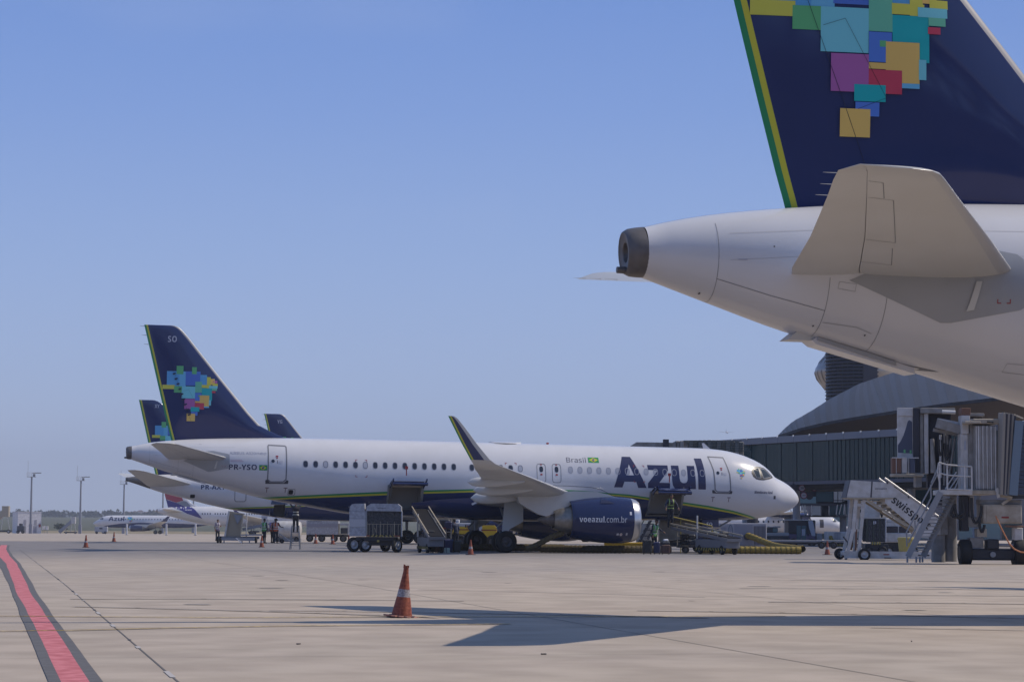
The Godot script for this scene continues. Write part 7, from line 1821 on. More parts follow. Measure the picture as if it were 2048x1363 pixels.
func left_equipment() -> void:
	# towable stairs beside the people, seen from behind
	var U := sketch(480, 1086, 27.8)
	var t := thing("towed_stairs", "beige towed boarding stairs on a low wheeled frame left of the vested pair", "boarding stairs", gpos(-19.44, -168.7))
	var q := func(zx: float, zy: float, z := 0.0): return U.call(420 + zx / 6.4, 1000 + zy / 6.4, z)
	for e in [[[235, 140], [415, 170], [380, 465], [185, 460]]]:
		var p := PackedVector2Array()
		for c in e:
			var v: Vector3 = q.call(c[0], c[1]); p.append(Vector2(v.x, v.y))
		var g := Geo.new(); g.prism(p, Transform3D(Basis.IDENTITY, Vector3(0, 0, -0.3)), 0.1); part("stair_back", g, M.steel_beige, t)
	for k in 11: beam("tread_edge", q.call(228 - 3.6 * k, 170 + 26 * k, -0.22), q.call(408 - 3 * k, 175 + 26 * k, -0.22), 0.05, 0.05, M.steel_beige, t)
	beam("stringer", q.call(235, 140, -0.1), q.call(185, 460, -0.1), 0.06, 0.12, M.steel_white, t); beam("stringer", q.call(415, 170, -0.1), q.call(380, 460, -0.1), 0.06, 0.1, M.steel_beige, t)
	var p2 := PackedVector2Array()
	for c in [[290, 180], [410, 200], [340, 310]]:
		var v: Vector3 = q.call(c[0], c[1]); p2.append(Vector2(v.x, v.y))
	var g2 := Geo.new(); g2.prism(p2, Transform3D(Basis.IDENTITY, Vector3(0, 0, -0.15)), 0.04); part("side_screen", g2, M.tail_grey, t)
	beam("frame_beam", q.call(80, 495, 0), q.call(600, 500, 0), 0.1, 0.22, M.steel_grey, t); beam("frame_beam", q.call(80, 480, -1.5), q.call(600, 480, -1.5), 0.1, 0.2, M.steel_grey, t)
	bar("support_pole", q.call(455, 470, -0.2), q.call(460, 170, -0.2), 0.04, M.steel_white, t); beam("tow_arm", q.call(330, 485, 0.1), q.call(410, 545, 0.1), 0.08, 0.06, M.white_print, t)
	for x in [95, 130, 585]: wheel_x(t, q.call(x, 505, -0.1), 0.25, 0.14, M.rim)
	for e in [[175, 500], [500, 505], [405, 540]]: bx("jack_foot", q.call(e[0] - 6, 552, -0.1), q.call(e[0] + 8, 510, 0), M.steel_grey, t, 0.006)
	beam("deck_rack", q.call(385, 445, -0.4), q.call(660, 440, -0.4), 0.8, 0.1, M.steel_grey, t); bx("deck_load", q.call(480, 420, -0.5), q.call(540, 395, -0.2), M.dark_grey, t); bx("deck_load", q.call(560, 412, -0.5), q.call(620, 390, -0.2), M.suit_grey, t)
	beam("long_pipe", q.call(400, 375, -0.6), q.call(650, 320, -0.6), 0.15, 0.2, M.tail_grey, t)
	var st := thing("banded_screen", "pale screen panel with torn dark edge standing behind the towed stairs", "screen", gpos(-19.0, -182.0))
	var S := sketch(495, 1084, 25.7)
	for k in 6: bx("panel_strip", S.call(486, 1062 - 6 * k, -0.1), S.call(498 + 3 * (k % 2), 1056.5 - 6 * k, 0.0), M.steel_white if k % 2 else M.pale_print, st, 0.01)
	bx("post", S.call(490, 1084, -0.1), S.call(492, 1060, -0.04), M.steel_grey, st)
	# ramp board leaning at the second person
	var rp := thing("ramp_board", "grey board sloping to the ground right of the orange vest", "ramp", gpos(-16.2, -170.2))
	beam("board", Vector3(-0.62, 0.72, 0), Vector3(0.42, 0.03, 0), 0.4, 0.05, M.steel_grey, rp); bar("prop", Vector3(-0.6, 0.7, -0.1), Vector3(-0.6, 0.0, -0.1), 0.025, M.steel_grey, rp); wheel(rp, Vector3(-0.42, 0.16, -0.3), 0.16, 0.1, 0.08, M.rim)
	var bg := thing("bulk_tank", "rounded white tank on the ground behind the ladder", "tank", gpos(-18.1, -189.0))
	g2 = Geo.new(); g2.lathe(Vector3(-0.9, 0.95, 0), Vector3(1, 0, 0), [[-0.35, 0.0], [-0.3, 0.4], [0, 0.68], [0.3, 0.72], [1.9, 0.72], [2.1, 0.6], [2.2, 0.0]], 28); part("tank", g2, M.steel_white, bg)
	bx("cradle", Vector3(-0.9, 0.0, -0.5), Vector3(1.2, 0.3, 0.4), M.steel_grey, bg)
	for x in [-0.6, 0.9]: wheel(bg, Vector3(x, 0.2, 0.45), 0.2, 0.12, 0.1, M.rim)
	# stepladder under the belly
	var ld := thing("stepladder", "aluminium stepladder with a dark clothed worker on it under the tail", "ladder", gpos(-12.21, -133.0))
	for s in [-0.24, 0.24]:
		beam("rail", Vector3(s * 1.15, 0, 0.25), Vector3(s * 0.8, 1.35, -0.05), 0.04, 0.06, M.steel_grey, ld); beam("rear_leg", Vector3(s * 1.15, 0, -0.55), Vector3(s * 0.8, 1.35, -0.1), 0.03, 0.04, M.steel_grey, ld)
	for k in 5: beam("rung", Vector3(-0.25 + 0.012 * k, 0.22 + 0.25 * k, 0.2 - 0.055 * k), Vector3(0.25 - 0.012 * k, 0.22 + 0.25 * k, 0.2 - 0.055 * k), 0.09, 0.03, M.steel_grey, ld)
	# far white pavilion, stairs, tractor and masts
	textured(mat("building_white", 0.70, 0.68, 0.70, 0.7), noise_tex(97, 0.02, Color(0.9, 0.9, 0.9), Color(1, 1, 1), 256, 3), 0.3); mat("building_grey", 0.30, 0.29, 0.33, 0.7)  # flat grey for the windows and doors
	var bl := thing("equipment_building", "small flat-roofed white building behind the first light mast", "building", Vector3(-132.0, -1.84, -640), 0.42)
	g2 = Geo.new(); g2.box(Vector3(0, 2.85, 0), Vector3(6.4, 5.7, 6.8)); part("wall", g2, M.building_white, bl)
	g2 = Geo.new(); g2.box(Vector3(0, 5.8, 0), Vector3(6.55, 0.16, 6.95)); part("roof", g2, M.building_white, bl)
	for e in [[-1.3, 2.9, 0.7, 1.5], [1.6, 2.9, 0.7, 1.5], [-1.2, 1.0, 0.5, 2.0], [1.5, 1.0, 0.9, 2.0]]:
		g2 = Geo.new(); g2.box(Vector3(e[0], e[1], 3.41), Vector3(e[2], e[3], 0.05)); part("window" if e[1] > 2 else "door", g2, M.building_grey, bl)
	bx("red_box", Vector3(2.5, 1.7, 3.4), Vector3(3.0, 2.5, 3.7), M.truck_red, bl)
	var masts := [[66, 1065, 600, 953, "leftmost tall light mast, in front of the white building"], [164.5, 1066, 640, 960.5, "light mast left of the distant jet's nose"], [251, 1067, 690, 968, "light mast rising behind the distant jet just left of the grey tail cones"], [329, 1068, 740, 976, "light mast pole left of the red tipped tail"], [390, 1069, 790, 983, "light mast pole right of the red and indigo tail"]]
	for e in masts:
		var p := at_px(e[0], e[1], e[2])
		p.y = ground_y(e[2])
		var m := thing("light_mast", e[4], "light mast", p, 0, "tall light masts across the field")
		var h: float = at_px(e[0], e[3], e[2]).y - p.y
		g2 = Geo.new(); g2.cyl(Vector3.ZERO, Vector3(0, h, 0), 0.34, 0.2, 14); part("pole", g2, M.tail_grey, m)
		bx("pole_foot", Vector3(-0.4, 0, -0.4), Vector3(0.4, 2.4, 0.4), M.acu_panel, m)
		bx("platform", Vector3(-1.1, h - 0.12, -0.7), Vector3(1.0, h, 0.7), M.steel_grey, m)
		for x in [-1.1, -0.55, 0.0, 0.5, 1.0]: bar("rail_post", Vector3(x, h, 0.7), Vector3(x, h + 1.0, 0.7), 0.035, M.steel_white, m)
		bar("rail", Vector3(-1.1, h + 1.0, 0.7), Vector3(1.0, h + 1.0, 0.7), 0.035, M.steel_white, m); bar("rail", Vector3(-1.1, h + 0.5, 0.7), Vector3(1.0, h + 0.5, 0.7), 0.03, M.steel_white, m)
		bx("control_box", Vector3(0.3, h + 0.0, -0.3), Vector3(0.9, h + 0.7, 0.2), M.steel_grey, m)
		bar("lightning_rod", Vector3(-1.0, h, 0), Vector3(-1.0, h + 4.0, 0), 0.03, M.steel_grey, m)
		for k in 3:
			g2 = Geo.new(); g2.bevel_box(Vector3(0.55 + 0.75 * k, h + 0.95, 0.1), Vector3(0.75, 0.18, 0.5), 0.04, Basis(Vector3(0, 0, 1), 0.08)); part("flood_lamp", g2, M.dark_grey, m)
	for e in [[14, 1067, 595, "beige remote stairs at the left edge of the picture", 1.0, 0.0], [150, 1068, 600, "small blue grey stairs climbing right beside the second mast", 0.62, 0.0]]:
		var p := at_px(e[0], e[1], e[2]); p.y = ground_y(e[2])
		var s := thing("remote_stairs", e[3], "boarding stairs", p, 0, "stairs parked far across the apron")
		var k: float = e[4]
		beam("stair_flight", Vector3(-5.5, 0.6, 0) * k, Vector3(0.6, 6.0, 0) * k, 1.4 * k, 1.3 * k, M.steel_beige if k == 1.0 else M.tail_grey, s)
		bx("platform", Vector3(-0.6, 4.2, -0.8) * k, Vector3(1.1, 6.9, 0.8) * k, M.steel_beige if k == 1.0 else M.steel_white, s)
		for x in [-0.5, 0.9]: beam("leg", Vector3(x * 1.6, 0.6, 0.4) * k, Vector3(x * 0.8, 4.2, 0.4) * k, 0.14, 0.14, M.steel_white, s)
		bx("chassis", Vector3(-3.5, 0.35, -0.8) * k, Vector3(1.8, 0.8, 0.8) * k, M.tug_dark, s)
		for x in [-2.6, 1.2]: wheel(s, Vector3(x, 0.5, 0.8) * k, 0.5 * k, 0.3, 0.25 * k, M.rim_pale)
	var tr := thing("ramp_tractor", "dark blue tractor in front of the white building", "tractor", at_px(47, 1068, 585) * Vector3(1, 0, 1) + Vector3(0, ground_y(585), 0))
	bx("body", Vector3(-0.9, 0.5, -0.8), Vector3(0.9, 1.9, 0.8), M.tug_grey, tr, 0.1); bx("canopy", Vector3(-0.4, 1.9, -0.6), Vector3(0.3, 2.5, 0.6), M.tug_dark, tr, 0.05)
	for x in [-0.6, 0.6]: wheel(tr, Vector3(x, 0.42, 0.8), 0.42, 0.3, 0.2, M.rim)
	for e in [[92, "left of the two white cabinets beside the white building"], [98.5, "right of the two white cabinets beside the white building"]]:
		var p := at_px(e[0], 1064, 640); p.y = ground_y(640)
		var cb := thing("white_cabinet", e[1], "cabinet", p, 0, "white cabinets beside the white building")
		bx("cabinet", Vector3(-0.32, 1.0, -0.3), Vector3(0.32, 2.0, 0.3), M.building_white, cb); bar("leg", Vector3(-0.2, 0, 0), Vector3(-0.2, 1.0, 0), 0.06, M.steel_grey, cb); bar("leg", Vector3(0.2, 0, 0), Vector3(0.2, 1.0, 0), 0.06, M.steel_grey, cb)
	for e in [[258, 1075, 470, "white marker post left of the distant jet's engine"], [337, 1076, 455, "white marker post below the white jet's tail"], [395, 1076, 450, "white marker post left of the towed stairs"]]:
		var p := at_px(e[0], e[1], e[2]); p.y = ground_y(e[2])
		var mp := thing("marker_post", e[3], "post", p, 0, "white posts along the far apron edge")
		bx("post", Vector3(-0.16, 0, -0.15), Vector3(0.16, 2.2, 0.15), M.building_white, mp, 0.04); bx("foot", Vector3(-0.25, 0, -0.25), Vector3(0.25, 0.15, 0.25), M.concrete_post, mp)
	var gp := thing("ground_power_unit", "small white power cart in front of the distant jet's nose wheel", "cart", at_px(207, 1068, 600) * Vector3(1, 0, 1) + Vector3(0, ground_y(600), 0))
	bx("housing", Vector3(-1.6, 0.5, -0.6), Vector3(1.6, 1.9, 0.6), M.cart_white, gp, 0.05); bx("window", Vector3(-0.4, 1.2, 0.6), Vector3(0.4, 1.6, 0.63), M.window, gp, 0.005)
	for x in [-1.1, 1.1]: wheel(gp, Vector3(x, 0.35, 0.5), 0.35, 0.25, 0.18, M.rim)
	# tree belt, a lone bush and roofs on the skyline
	mat("leaf_dark", 0.022, 0.035, 0.018, 0.9); mat("leaf_mid", 0.04, 0.055, 0.025, 0.9); mat("trunk", 0.06, 0.045, 0.035, 0.9); mat("far_wall", 0.42, 0.34, 0.31, 0.8); mat("far_roof", 0.22, 0.11, 0.085, 0.8)
	foliage()

func clump(g: Geo, c: Vector3, r: Vector3, n: int, leaf: float, rng: RandomNumberGenerator) -> void:      # leaf tufts spread through an uneven crown
	for k in n:
		var d := Vector3(rng.randfn(), rng.randfn(), rng.randfn()).normalized() * pow(rng.randf(), 0.4)
		var p := c + d * r * (0.75 + 0.35 * sin(5.0 * d.x + 3.0 * d.y) * sin(4.0 * d.z + 2.0 * d.x))
		var b := Basis(Vector3(rng.randfn(), rng.randfn(), rng.randfn()).normalized(), rng.randf() * TAU)
		var s := leaf * rng.randf_range(0.6, 1.3)
		g.tri(p + b * Vector3(-s, 0, 0), p + b * Vector3(s, 0, 0.2 * s), p + b * Vector3(0.1 * s, s * 1.3, 0), Vector3(0, 0.3, 1))
		g.tri(p + b * Vector3(0, -s, 0.3 * s), p + b * Vector3(0, s * 0.6, s), p + b * Vector3(s, 0, 0), Vector3(0, 0.3, 1))

func foliage() -> void:
	var rng := RandomNumberGenerator.new(); rng.seed = 77
	var g := Geo.new()
	for k in 420:        # one far belt of woodland along the foot of the hills
		var z := rng.randf_range(-2330, -2480)
		var x := rng.randf_range(-640, 760)
		var h := rng.randf_range(4.0, 8.5)
		clump(g, Vector3(x, 5.2 + h * 0.5, z), Vector3(rng.randf_range(5, 11), h * 0.55, 5), 34, 1.6, rng)
	tag(part("tree_belt", g, M.leaf_dark), "dark belt of woodland along the far side of the grass field", "woodland", "", "stuff")
	var i := 0
	for e in [[126, 1056, 900, 5.4, 3.2, "single round bush on the grass right of the white cabinets"], [88, 1030, 2300, 9.0, 12.0, "taller tree crown rising above the woodland right of the white building"], [34, 1029, 2300, 12.0, 11.0, "dark tree crown above the roof of the white building"]]:
		var p := at_px(e[0], e[1], e[2])
		var t := thing("bush" if i == 0 else "tree", e[5], "bush" if i == 0 else "tree", Vector3(p.x, p.y - e[4] * (0.4 if i == 0 else 0.9), p.z))
		g = Geo.new(); clump(g, Vector3(0, e[4] * 0.6, 0), Vector3(e[3] * 0.6, e[4] * 0.5, e[3] * 0.5), 260, e[4] * 0.12, rng); part("crown", g, M.leaf_mid, t)
		g = Geo.new(); g.cyl(Vector3(0, -1, 0), Vector3(0, e[4] * 0.5, 0), 0.35, 0.2, 8)
		for k in 4: g.cyl(Vector3(0, e[4] * 0.3, 0), Vector3(cos(k * 1.7) * e[3] * 0.3, e[4] * 0.7, sin(k * 1.7) * e[3] * 0.3), 0.15, 0.06, 6)
		part("trunk", g, M.trunk, t)
		i += 1
	var names := ["first", "second", "third", "fourth", "fifth", "sixth"]
	for k in 6:
		var p := at_px(262 + 11 * k, 1027 - (k % 3) * 1.5, 3100 + 60 * k)
		var t := thing("hillside_house", "%s pale house from the left on the far hill behind the masts" % names[k], "house", Vector3(p.x, p.y - 5.0, p.z), 0.3 * k, "houses on the far hill")
		g = Geo.new(); g.box(Vector3(0, 3, 0), Vector3(7.0, 6.0, 6)); part("wall", g, M.far_wall, t)
		g = Geo.new(); g.prism(PackedVector2Array([Vector2(-4, 6), Vector2(4, 6), Vector2(0, 8)]), Transform3D(Basis.IDENTITY, Vector3.ZERO), 6.6); part("roof", g, M.far_roof, t)

func front_clutter() -> void:       # gear gathered under the forward hold and the nose
	var t := thing("baggage_dolly", "low dark dolly heaped with bags between the front belt loader and the nose wheel", "cart", gpos(10.3, -125.6))
	bx("deck", Vector3(-1.4, 0.3, -0.7), Vector3(1.0, 0.42, 0.6), M.tug_dark, t)
	for x in [-1.0, 0.6]: wheel(t, Vector3(x, 0.2, 0.6), 0.2, 0.12, 0.1, M.rim)
	for e in [[-1.35, 0.4, -1.35, 1.35], [0.95, 0.4, 0.95, 1.35], [-1.35, 1.35, 0.95, 1.35], [-1.35, 0.9, 0.95, 0.9]]: bar("rack_bar", Vector3(e[0], e[1], -0.65), Vector3(e[2], e[3], -0.65), 0.025, M.steel_beige, t)
	var rows := ["bottom", "upper"]
	var cols := ["black", "grey", "navy", "brown", "dark grey"]
	for k in 9:
		var p := gpos(10.3, -125.6) + Vector3(-1.05 + 0.42 * (k % 5), 0.43 + 0.31 * int(k / 5), -0.1 + 0.12 * (k % 3))
		suitcase_flat(p, 0.15 * (k % 3) - 0.1, [M.suit_black, M.suit_grey, M.suit_navy, M.suit_brown, M.tug_dark][k % 5], "%s bag in the %s layer on the low dark dolly" % [cols[k % 5], rows[int(k / 5)]])
	var h := thing("tow_bar", "black tow bar coupled to the nose wheel", "tow bar", gpos(11.0, -126.9))
	bx("head", Vector3(-1.0, 0.75, -0.2), Vector3(-0.1, 1.0, 0.2), M.tug_dark, h, 0.05); bar("bar", Vector3(-1.0, 0.85, 0), Vector3(-3.6, 0.45, 0.3), 0.06, M.tug_dark, h); bx("pump_box", Vector3(-0.35, 0.5, -0.2), Vector3(0.05, 0.78, 0.25), M.rust, h, 0.03)
	wheel(h, Vector3(-1.6, 0.2, 0.3), 0.2, 0.1, 0.1, M.rim); bar("axle_post", Vector3(-1.6, 0.2, 0.2), Vector3(-1.6, 0.72, 0.1), 0.04, M.steel_grey, h)
	var c := thing("service_cart", "beige boxed service cart under the belly behind the front belt loader", "cart", gpos(9.6, -131.5))
	bx("box", Vector3(-1.3, 0.55, -0.8), Vector3(0.9, 1.75, 0.4), M.beige_box, c, 0.04); bx("chassis", Vector3(-1.4, 0.3, -0.8), Vector3(1.2, 0.55, 0.4), M.tug_dark, c)
	for x in [-1.0, 0.8]: wheel(c, Vector3(x, 0.25, 0.4), 0.25, 0.15, 0.13, M.rim)
	var y := thing("yellow_rail_stand", "thin yellow rail stand sloping down under the forward belly", "stand", gpos(9.9, -127.2))
	bar("top_rail", Vector3(-1.2, 1.95, 0), Vector3(1.0, 1.45, 0), 0.035, M.hazard_yellow, y); bar("post", Vector3(1.0, 1.45, 0), Vector3(1.0, 0.0, 0), 0.035, M.hazard_yellow, y); bar("post", Vector3(-0.7, 1.85, 0), Vector3(-0.7, 0.0, 0), 0.025, M.hazard_yellow, y)

func suitcase_flat(at: Vector3, turn: float, m: Material, label: String) -> void:
	var t := thing("suitcase", label, "suitcase", at, turn, "bags on the low dark dolly")
	bx("shell", Vector3(-0.19, 0, -0.22), Vector3(0.19, 0.27, 0.22), m, t, 0.05)
	bar("handle", Vector3(-0.07, 0.13, 0.235), Vector3(0.07, 0.13, 0.235), 0.014, M.dark_grey, t)

func equipment() -> void:
	gse_materials()
	cones()
	front_clutter()
	baggage_cart()
	belt_loader("belt loader under the raised rear cargo door, behind the baggage cart", gpos(-4.75, -121.4), -1.37, 2.15, 2.7)
	belt_loader("belt loader with open steelwork below the front cargo door", gpos(10.0, -121.9), -1.2, 1.35, 4.2)
	luggage(); baggage_trailer(); fuel_truck(); tow_tractor(); air_unit(); hoses(); crew_steps()
	boarding_stairs(); loader_truck(); boarding_bridge(); tractors_right(); left_equipment()


# ---------------------------------------------------------------- people
func bone_d(p: Vector3, b: Array) -> float:        # tapered capsule [from, to, radius, radius, tag]
	var ab: Vector3 = b[1] - b[0]
	var t := clampf((p - b[0]).dot(ab) / maxf(ab.length_squared(), 1e-6), 0, 1)
	return p.distance_to(b[0] + ab * t) - lerpf(b[2], b[3], t)

func flesh(g: Geo, bones: Array, cell: float, k: float, tint: Callable) -> void:     # surface nets over the smooth union of the bones
	var lo := Vector3(1e9, 1e9, 1e9)
	var hi := -lo
	for b in bones:
		var r: float = maxf(b[2], b[3]) + cell * 3.0
		for e in [b[0], b[1]]:
			lo = lo.min(e - Vector3(r, r, r)); hi = hi.max(e + Vector3(r, r, r))
	var n := Vector3i(((hi - lo) / cell).ceil()) + Vector3i.ONE
	var f := PackedFloat32Array()
	f.resize(n.x * n.y * n.z)
	f.fill(1.0)
	for b in bones:
		var r: float = maxf(b[2], b[3]) + maxf(k * 1.5, cell * 2.5)
		var a0: Vector3 = (b[0].min(b[1]) - Vector3(r, r, r) - lo) / cell
		var a1: Vector3 = (b[0].max(b[1]) + Vector3(r, r, r) - lo) / cell
		for z in range(maxi(0, int(a0.z)), mini(n.z, int(a1.z) + 1)):
			for y in range(maxi(0, int(a0.y)), mini(n.y, int(a1.y) + 1)):
				for x in range(maxi(0, int(a0.x)), mini(n.x, int(a1.x) + 1)):
					var m := x + n.x * (y + n.y * z)
					var d := bone_d(lo + Vector3(x, y, z) * cell, b)
					var o := f[m]
					var h := maxf(k - absf(d - o), 0.0) / k
					f[m] = minf(d, o) - h * h * k * 0.25
	var id := {}
	var off := [Vector3i(0, 0, 0), Vector3i(1, 0, 0), Vector3i(0, 1, 0), Vector3i(1, 1, 0), Vector3i(0, 0, 1), Vector3i(1, 0, 1), Vector3i(0, 1, 1), Vector3i(1, 1, 1)]
	var edges := [[0, 1], [2, 3], [4, 5], [6, 7], [0, 2], [1, 3], [4, 6], [5, 7], [0, 4], [1, 5], [2, 6], [3, 7]]
	for z in n.z - 1:
		for y in n.y - 1:
			for x in n.x - 1:
				var m := x + n.x * (y + n.y * z)
				var q := [f[m], f[m + 1], f[m + n.x], f[m + n.x + 1], f[m + n.x * n.y], f[m + n.x * n.y + 1], f[m + n.x * n.y + n.x], f[m + n.x * n.y + n.x + 1]]
				var neg := 0
				for e in q: neg += 1 if e < 0 else 0
				if neg == 0 or neg == 8: continue
				var c := Vector3.ZERO
				var cnt := 0
				for e in edges:
					var u: float = q[e[0]]
					var w: float = q[e[1]]
					if (u < 0) != (w < 0):
						c += Vector3(off[e[0]]).lerp(Vector3(off[e[1]]), u / (u - w)); cnt += 1
				var p := lo + (Vector3(x, y, z) + c / cnt) * cell
				var gr := Vector3(q[1] - q[0] + q[3] - q[2] + q[5] - q[4] + q[7] - q[6], q[2] - q[0] + q[3] - q[1] + q[6] - q[4] + q[7] - q[5], q[4] - q[0] + q[5] - q[1] + q[6] - q[2] + q[7] - q[3]).normalized()
				g.col = tint.call(p)
				id[m] = g.vert(p, gr)
	var sx := 1
	var sy := n.x
	var sz := n.x * n.y
	for m in id:
		for e in [[sx, sy, sz], [sy, sz, sx], [sz, sx, sy]]:
			if m + e[0] < f.size() and (f[m] < 0) != (f[m + e[0]] < 0):
				var a: int = m - e[1]
				var b: int = m - e[2]
				var c: int = m - e[1] - e[2]
				if id.has(a) and id.has(b) and id.has(c):
					g.face(id[m], id[a], id[c]); g.face(id[m], id[c], id[b])
	g.col = Color.WHITE

func person(label: String, at: Vector3, turn: float, o: Dictionary) -> Node3D:     # the figure faces +z before turning
	var t := thing("person", label, "person", at, turn, "ramp workers")
	var skin: Color = o.get("skin", Color(0.20, 0.11, 0.075))
	var shirt: Color = o.get("shirt", Color(0.03, 0.035, 0.06))
	var legs: Color = o.get("legs", Color(0.018, 0.02, 0.032))
	var hair := Color(0.012, 0.01, 0.01)
	var boots := Color(0.012, 0.012, 0.013)
	var lean: float = o.get("lean", 0.0)
	var hip := Vector3(0, 0.93, 0)
	var waist := hip + Vector3(0, 0.16, 0.02 * lean)
	var chest := hip + Vector3(0, 0.40, 0.18 * lean)
	var neck := hip + Vector3(0, 0.56, 0.30 * lean)
	var head := neck + Vector3(0, 0.16, 0.03 + 0.06 * lean)
	var bones := [[hip + Vector3(-0.07, 0, 0), hip + Vector3(0.07, 0, 0), 0.125, 0.125, 1], [hip, waist, 0.13, 0.125, 0], [waist, chest, 0.125, 0.145, 0], [chest + Vector3(-0.09, 0.03, 0), chest + Vector3(0.09, 0.03, 0), 0.12, 0.12, 0], [chest + Vector3(-0.16, 0.11, 0), chest + Vector3(0.16, 0.11, 0), 0.065, 0.065, 0], [chest, neck, 0.10, 0.058, 0], [neck, head, 0.052, 0.05, 2]]
	var hands := []
	for s in [-1.0, 1.0]:
		var st: float = o.get("stride", 0.05) * s
		var kn := Vector3(0.10 * s, 0.49, st * 0.6 + 0.02)
		var an := Vector3(0.11 * s, 0.09, st)
		bones.append([Vector3(0.09 * s, 0.9, 0), kn, 0.095, 0.065, 1]); bones.append([kn, an, 0.062, 0.045, 1]); bones.append([an + Vector3(0, -0.03, -0.03), an + Vector3(0.02 * s, -0.05, 0.15), 0.045, 0.036, 3])
		var sh := chest + Vector3(0.19 * s, 0.11, 0)
		var arm: Array = o.get("arm_l" if s < 0 else "arm_r", [Vector3(0.06, -0.27, -0.03), Vector3(0.0, -0.23, 0.08)])
		var el: Vector3 = sh + Vector3(arm[0].x * s, arm[0].y, arm[0].z)
		var wr: Vector3 = el + Vector3(arm[1].x * s, arm[1].y, arm[1].z)
		bones.append([sh, el, 0.056, 0.043, 0]); bones.append([el, wr, 0.042, 0.029, 2 if o.get("short_sleeves", false) else 0])
		var d := (wr - el).normalized()
		bones.append([wr, wr + d * 0.075, 0.030, 0.034, 2])
		hands.append([wr + d * 0.09, d, s])
	var tint := func(p: Vector3) -> Color:
		var best := 1e9
		var tag_ := 0
		for b in bones:
			var d := bone_d(p, b)
			if d < best: best = d; tag_ = b[4]
		return [shirt, legs, skin, boots][tag_]
	var g := Geo.new()
	flesh(g, bones, 0.026, 0.05, tint)
	# hands: five unequal fingers each
	g.col = skin
	for h in hands:
		var u: Vector3 = h[1].cross(Vector3(0, 0, 1)).normalized()
		if u.length() < 0.5: u = Vector3.RIGHT
		var w: Vector3 = h[1].cross(u)
		for k in 4:
			var a: Vector3 = h[0] + u * (0.021 * (k - 1.5))
			var l: float = [0.062, 0.075, 0.070, 0.055][k]
			g.cyl(a, a + h[1] * l * 0.55, 0.0095, 0.0088, 6); g.cyl(a + h[1] * l * 0.55, a + h[1] * l + w * 0.018, 0.0088, 0.007, 6)
		g.cyl(h[0] - h[1] * 0.05 + u * 0.03, h[0] + u * 0.058 + w * 0.01, 0.011, 0.009, 6)
	# head with brow, nose, ears and jaw
	var hb := [[head + Vector3(0, 0.045, -0.018), head + Vector3(0, 0.05, 0.016), 0.084, 0.08, 2], [head + Vector3(0, -0.035, 0.035), head + Vector3(0, -0.045, 0.05), 0.05, 0.04, 2], [head + Vector3(0, 0.015, 0.095), head + Vector3(0, -0.012, 0.108), 0.011, 0.015, 2], [head + Vector3(-0.083, 0.01, 0), head + Vector3(-0.088, 0.03, -0.005), 0.014, 0.018, 2], [head + Vector3(0.083, 0.01, 0), head + Vector3(0.088, 0.03, -0.005), 0.014, 0.018, 2], [neck, head, 0.05, 0.055, 2]]
	var face_tint := func(p: Vector3) -> Color:
		var q: Vector3 = p - head
		if q.z > 0.06 and absf(q.y - 0.03) < 0.011 and absf(absf(q.x) - 0.031) < 0.014: return Color(0.01, 0.008, 0.008)
		if q.z > 0.06 and absf(q.y + 0.043) < 0.008 and absf(q.x) < 0.024: return Color(0.13, 0.04, 0.035)
		if q.y > 0.075 or (q.z < 0.0 and q.y > 0.0): return hair
		return skin
	flesh(g, hb, 0.011, 0.03, face_tint)
	part("body", g, M.person_skin, t)
	g = Geo.new(); g.col = hair
	flesh(g, [[head + Vector3(0, 0.062, -0.028), head + Vector3(0, 0.066, 0.012), 0.085, 0.082, 0], [head + Vector3(0, 0.02, -0.05), head + Vector3(0, -0.03, -0.055), 0.055, 0.04, 0]], 0.014, 0.02, func(_p): return hair)
	part("hair", g, M.person_skin, t)
	if o.get("ears", false):
		g = Geo.new()
		for s in [-1.0, 1.0]: g.cyl(head + Vector3(0.085 * s, 0.02, 0), head + Vector3(0.125 * s, 0.02, 0), 0.042, 0.036, 12)
		var band := PackedVector3Array()
		for k in 11: band.append(head + Vector3(cos(PI * k / 10) * 0.105, 0.02 + sin(PI * k / 10) * 0.145, 0))
		g.tube(band, 0.012, 6)
		part("ear_defenders", g, M.dark_grey, t)
	if o.has("vest"):
		var v: Color = o.vest
		g = Geo.new()
		flesh(g, [[hip + Vector3(-0.05, 0.02, 0), hip + Vector3(0.05, 0.02, 0), 0.15, 0.15, 0], [waist, chest, 0.152, 0.168, 0], [chest + Vector3(-0.09, 0.03, 0), chest + Vector3(0.09, 0.03, 0), 0.138, 0.138, 0], [chest + Vector3(-0.14, 0.115, 0), chest + Vector3(0.14, 0.115, 0), 0.075, 0.075, 0]], 0.024, 0.05, func(p: Vector3) -> Color:
			var q: float = p.y - hip.y
			if absf(q - 0.10) < 0.026 or absf(q - 0.26) < 0.026 or (q > 0.26 and not o.has("plain") and absf(absf(p.x) - 0.115) < 0.024): return Color(0.30, 0.42, 0.12) if o.has("braces") else Color(0.52, 0.53, 0.50)
			return v)
		part("safety_vest", g, M.person_skin, t)
	return t

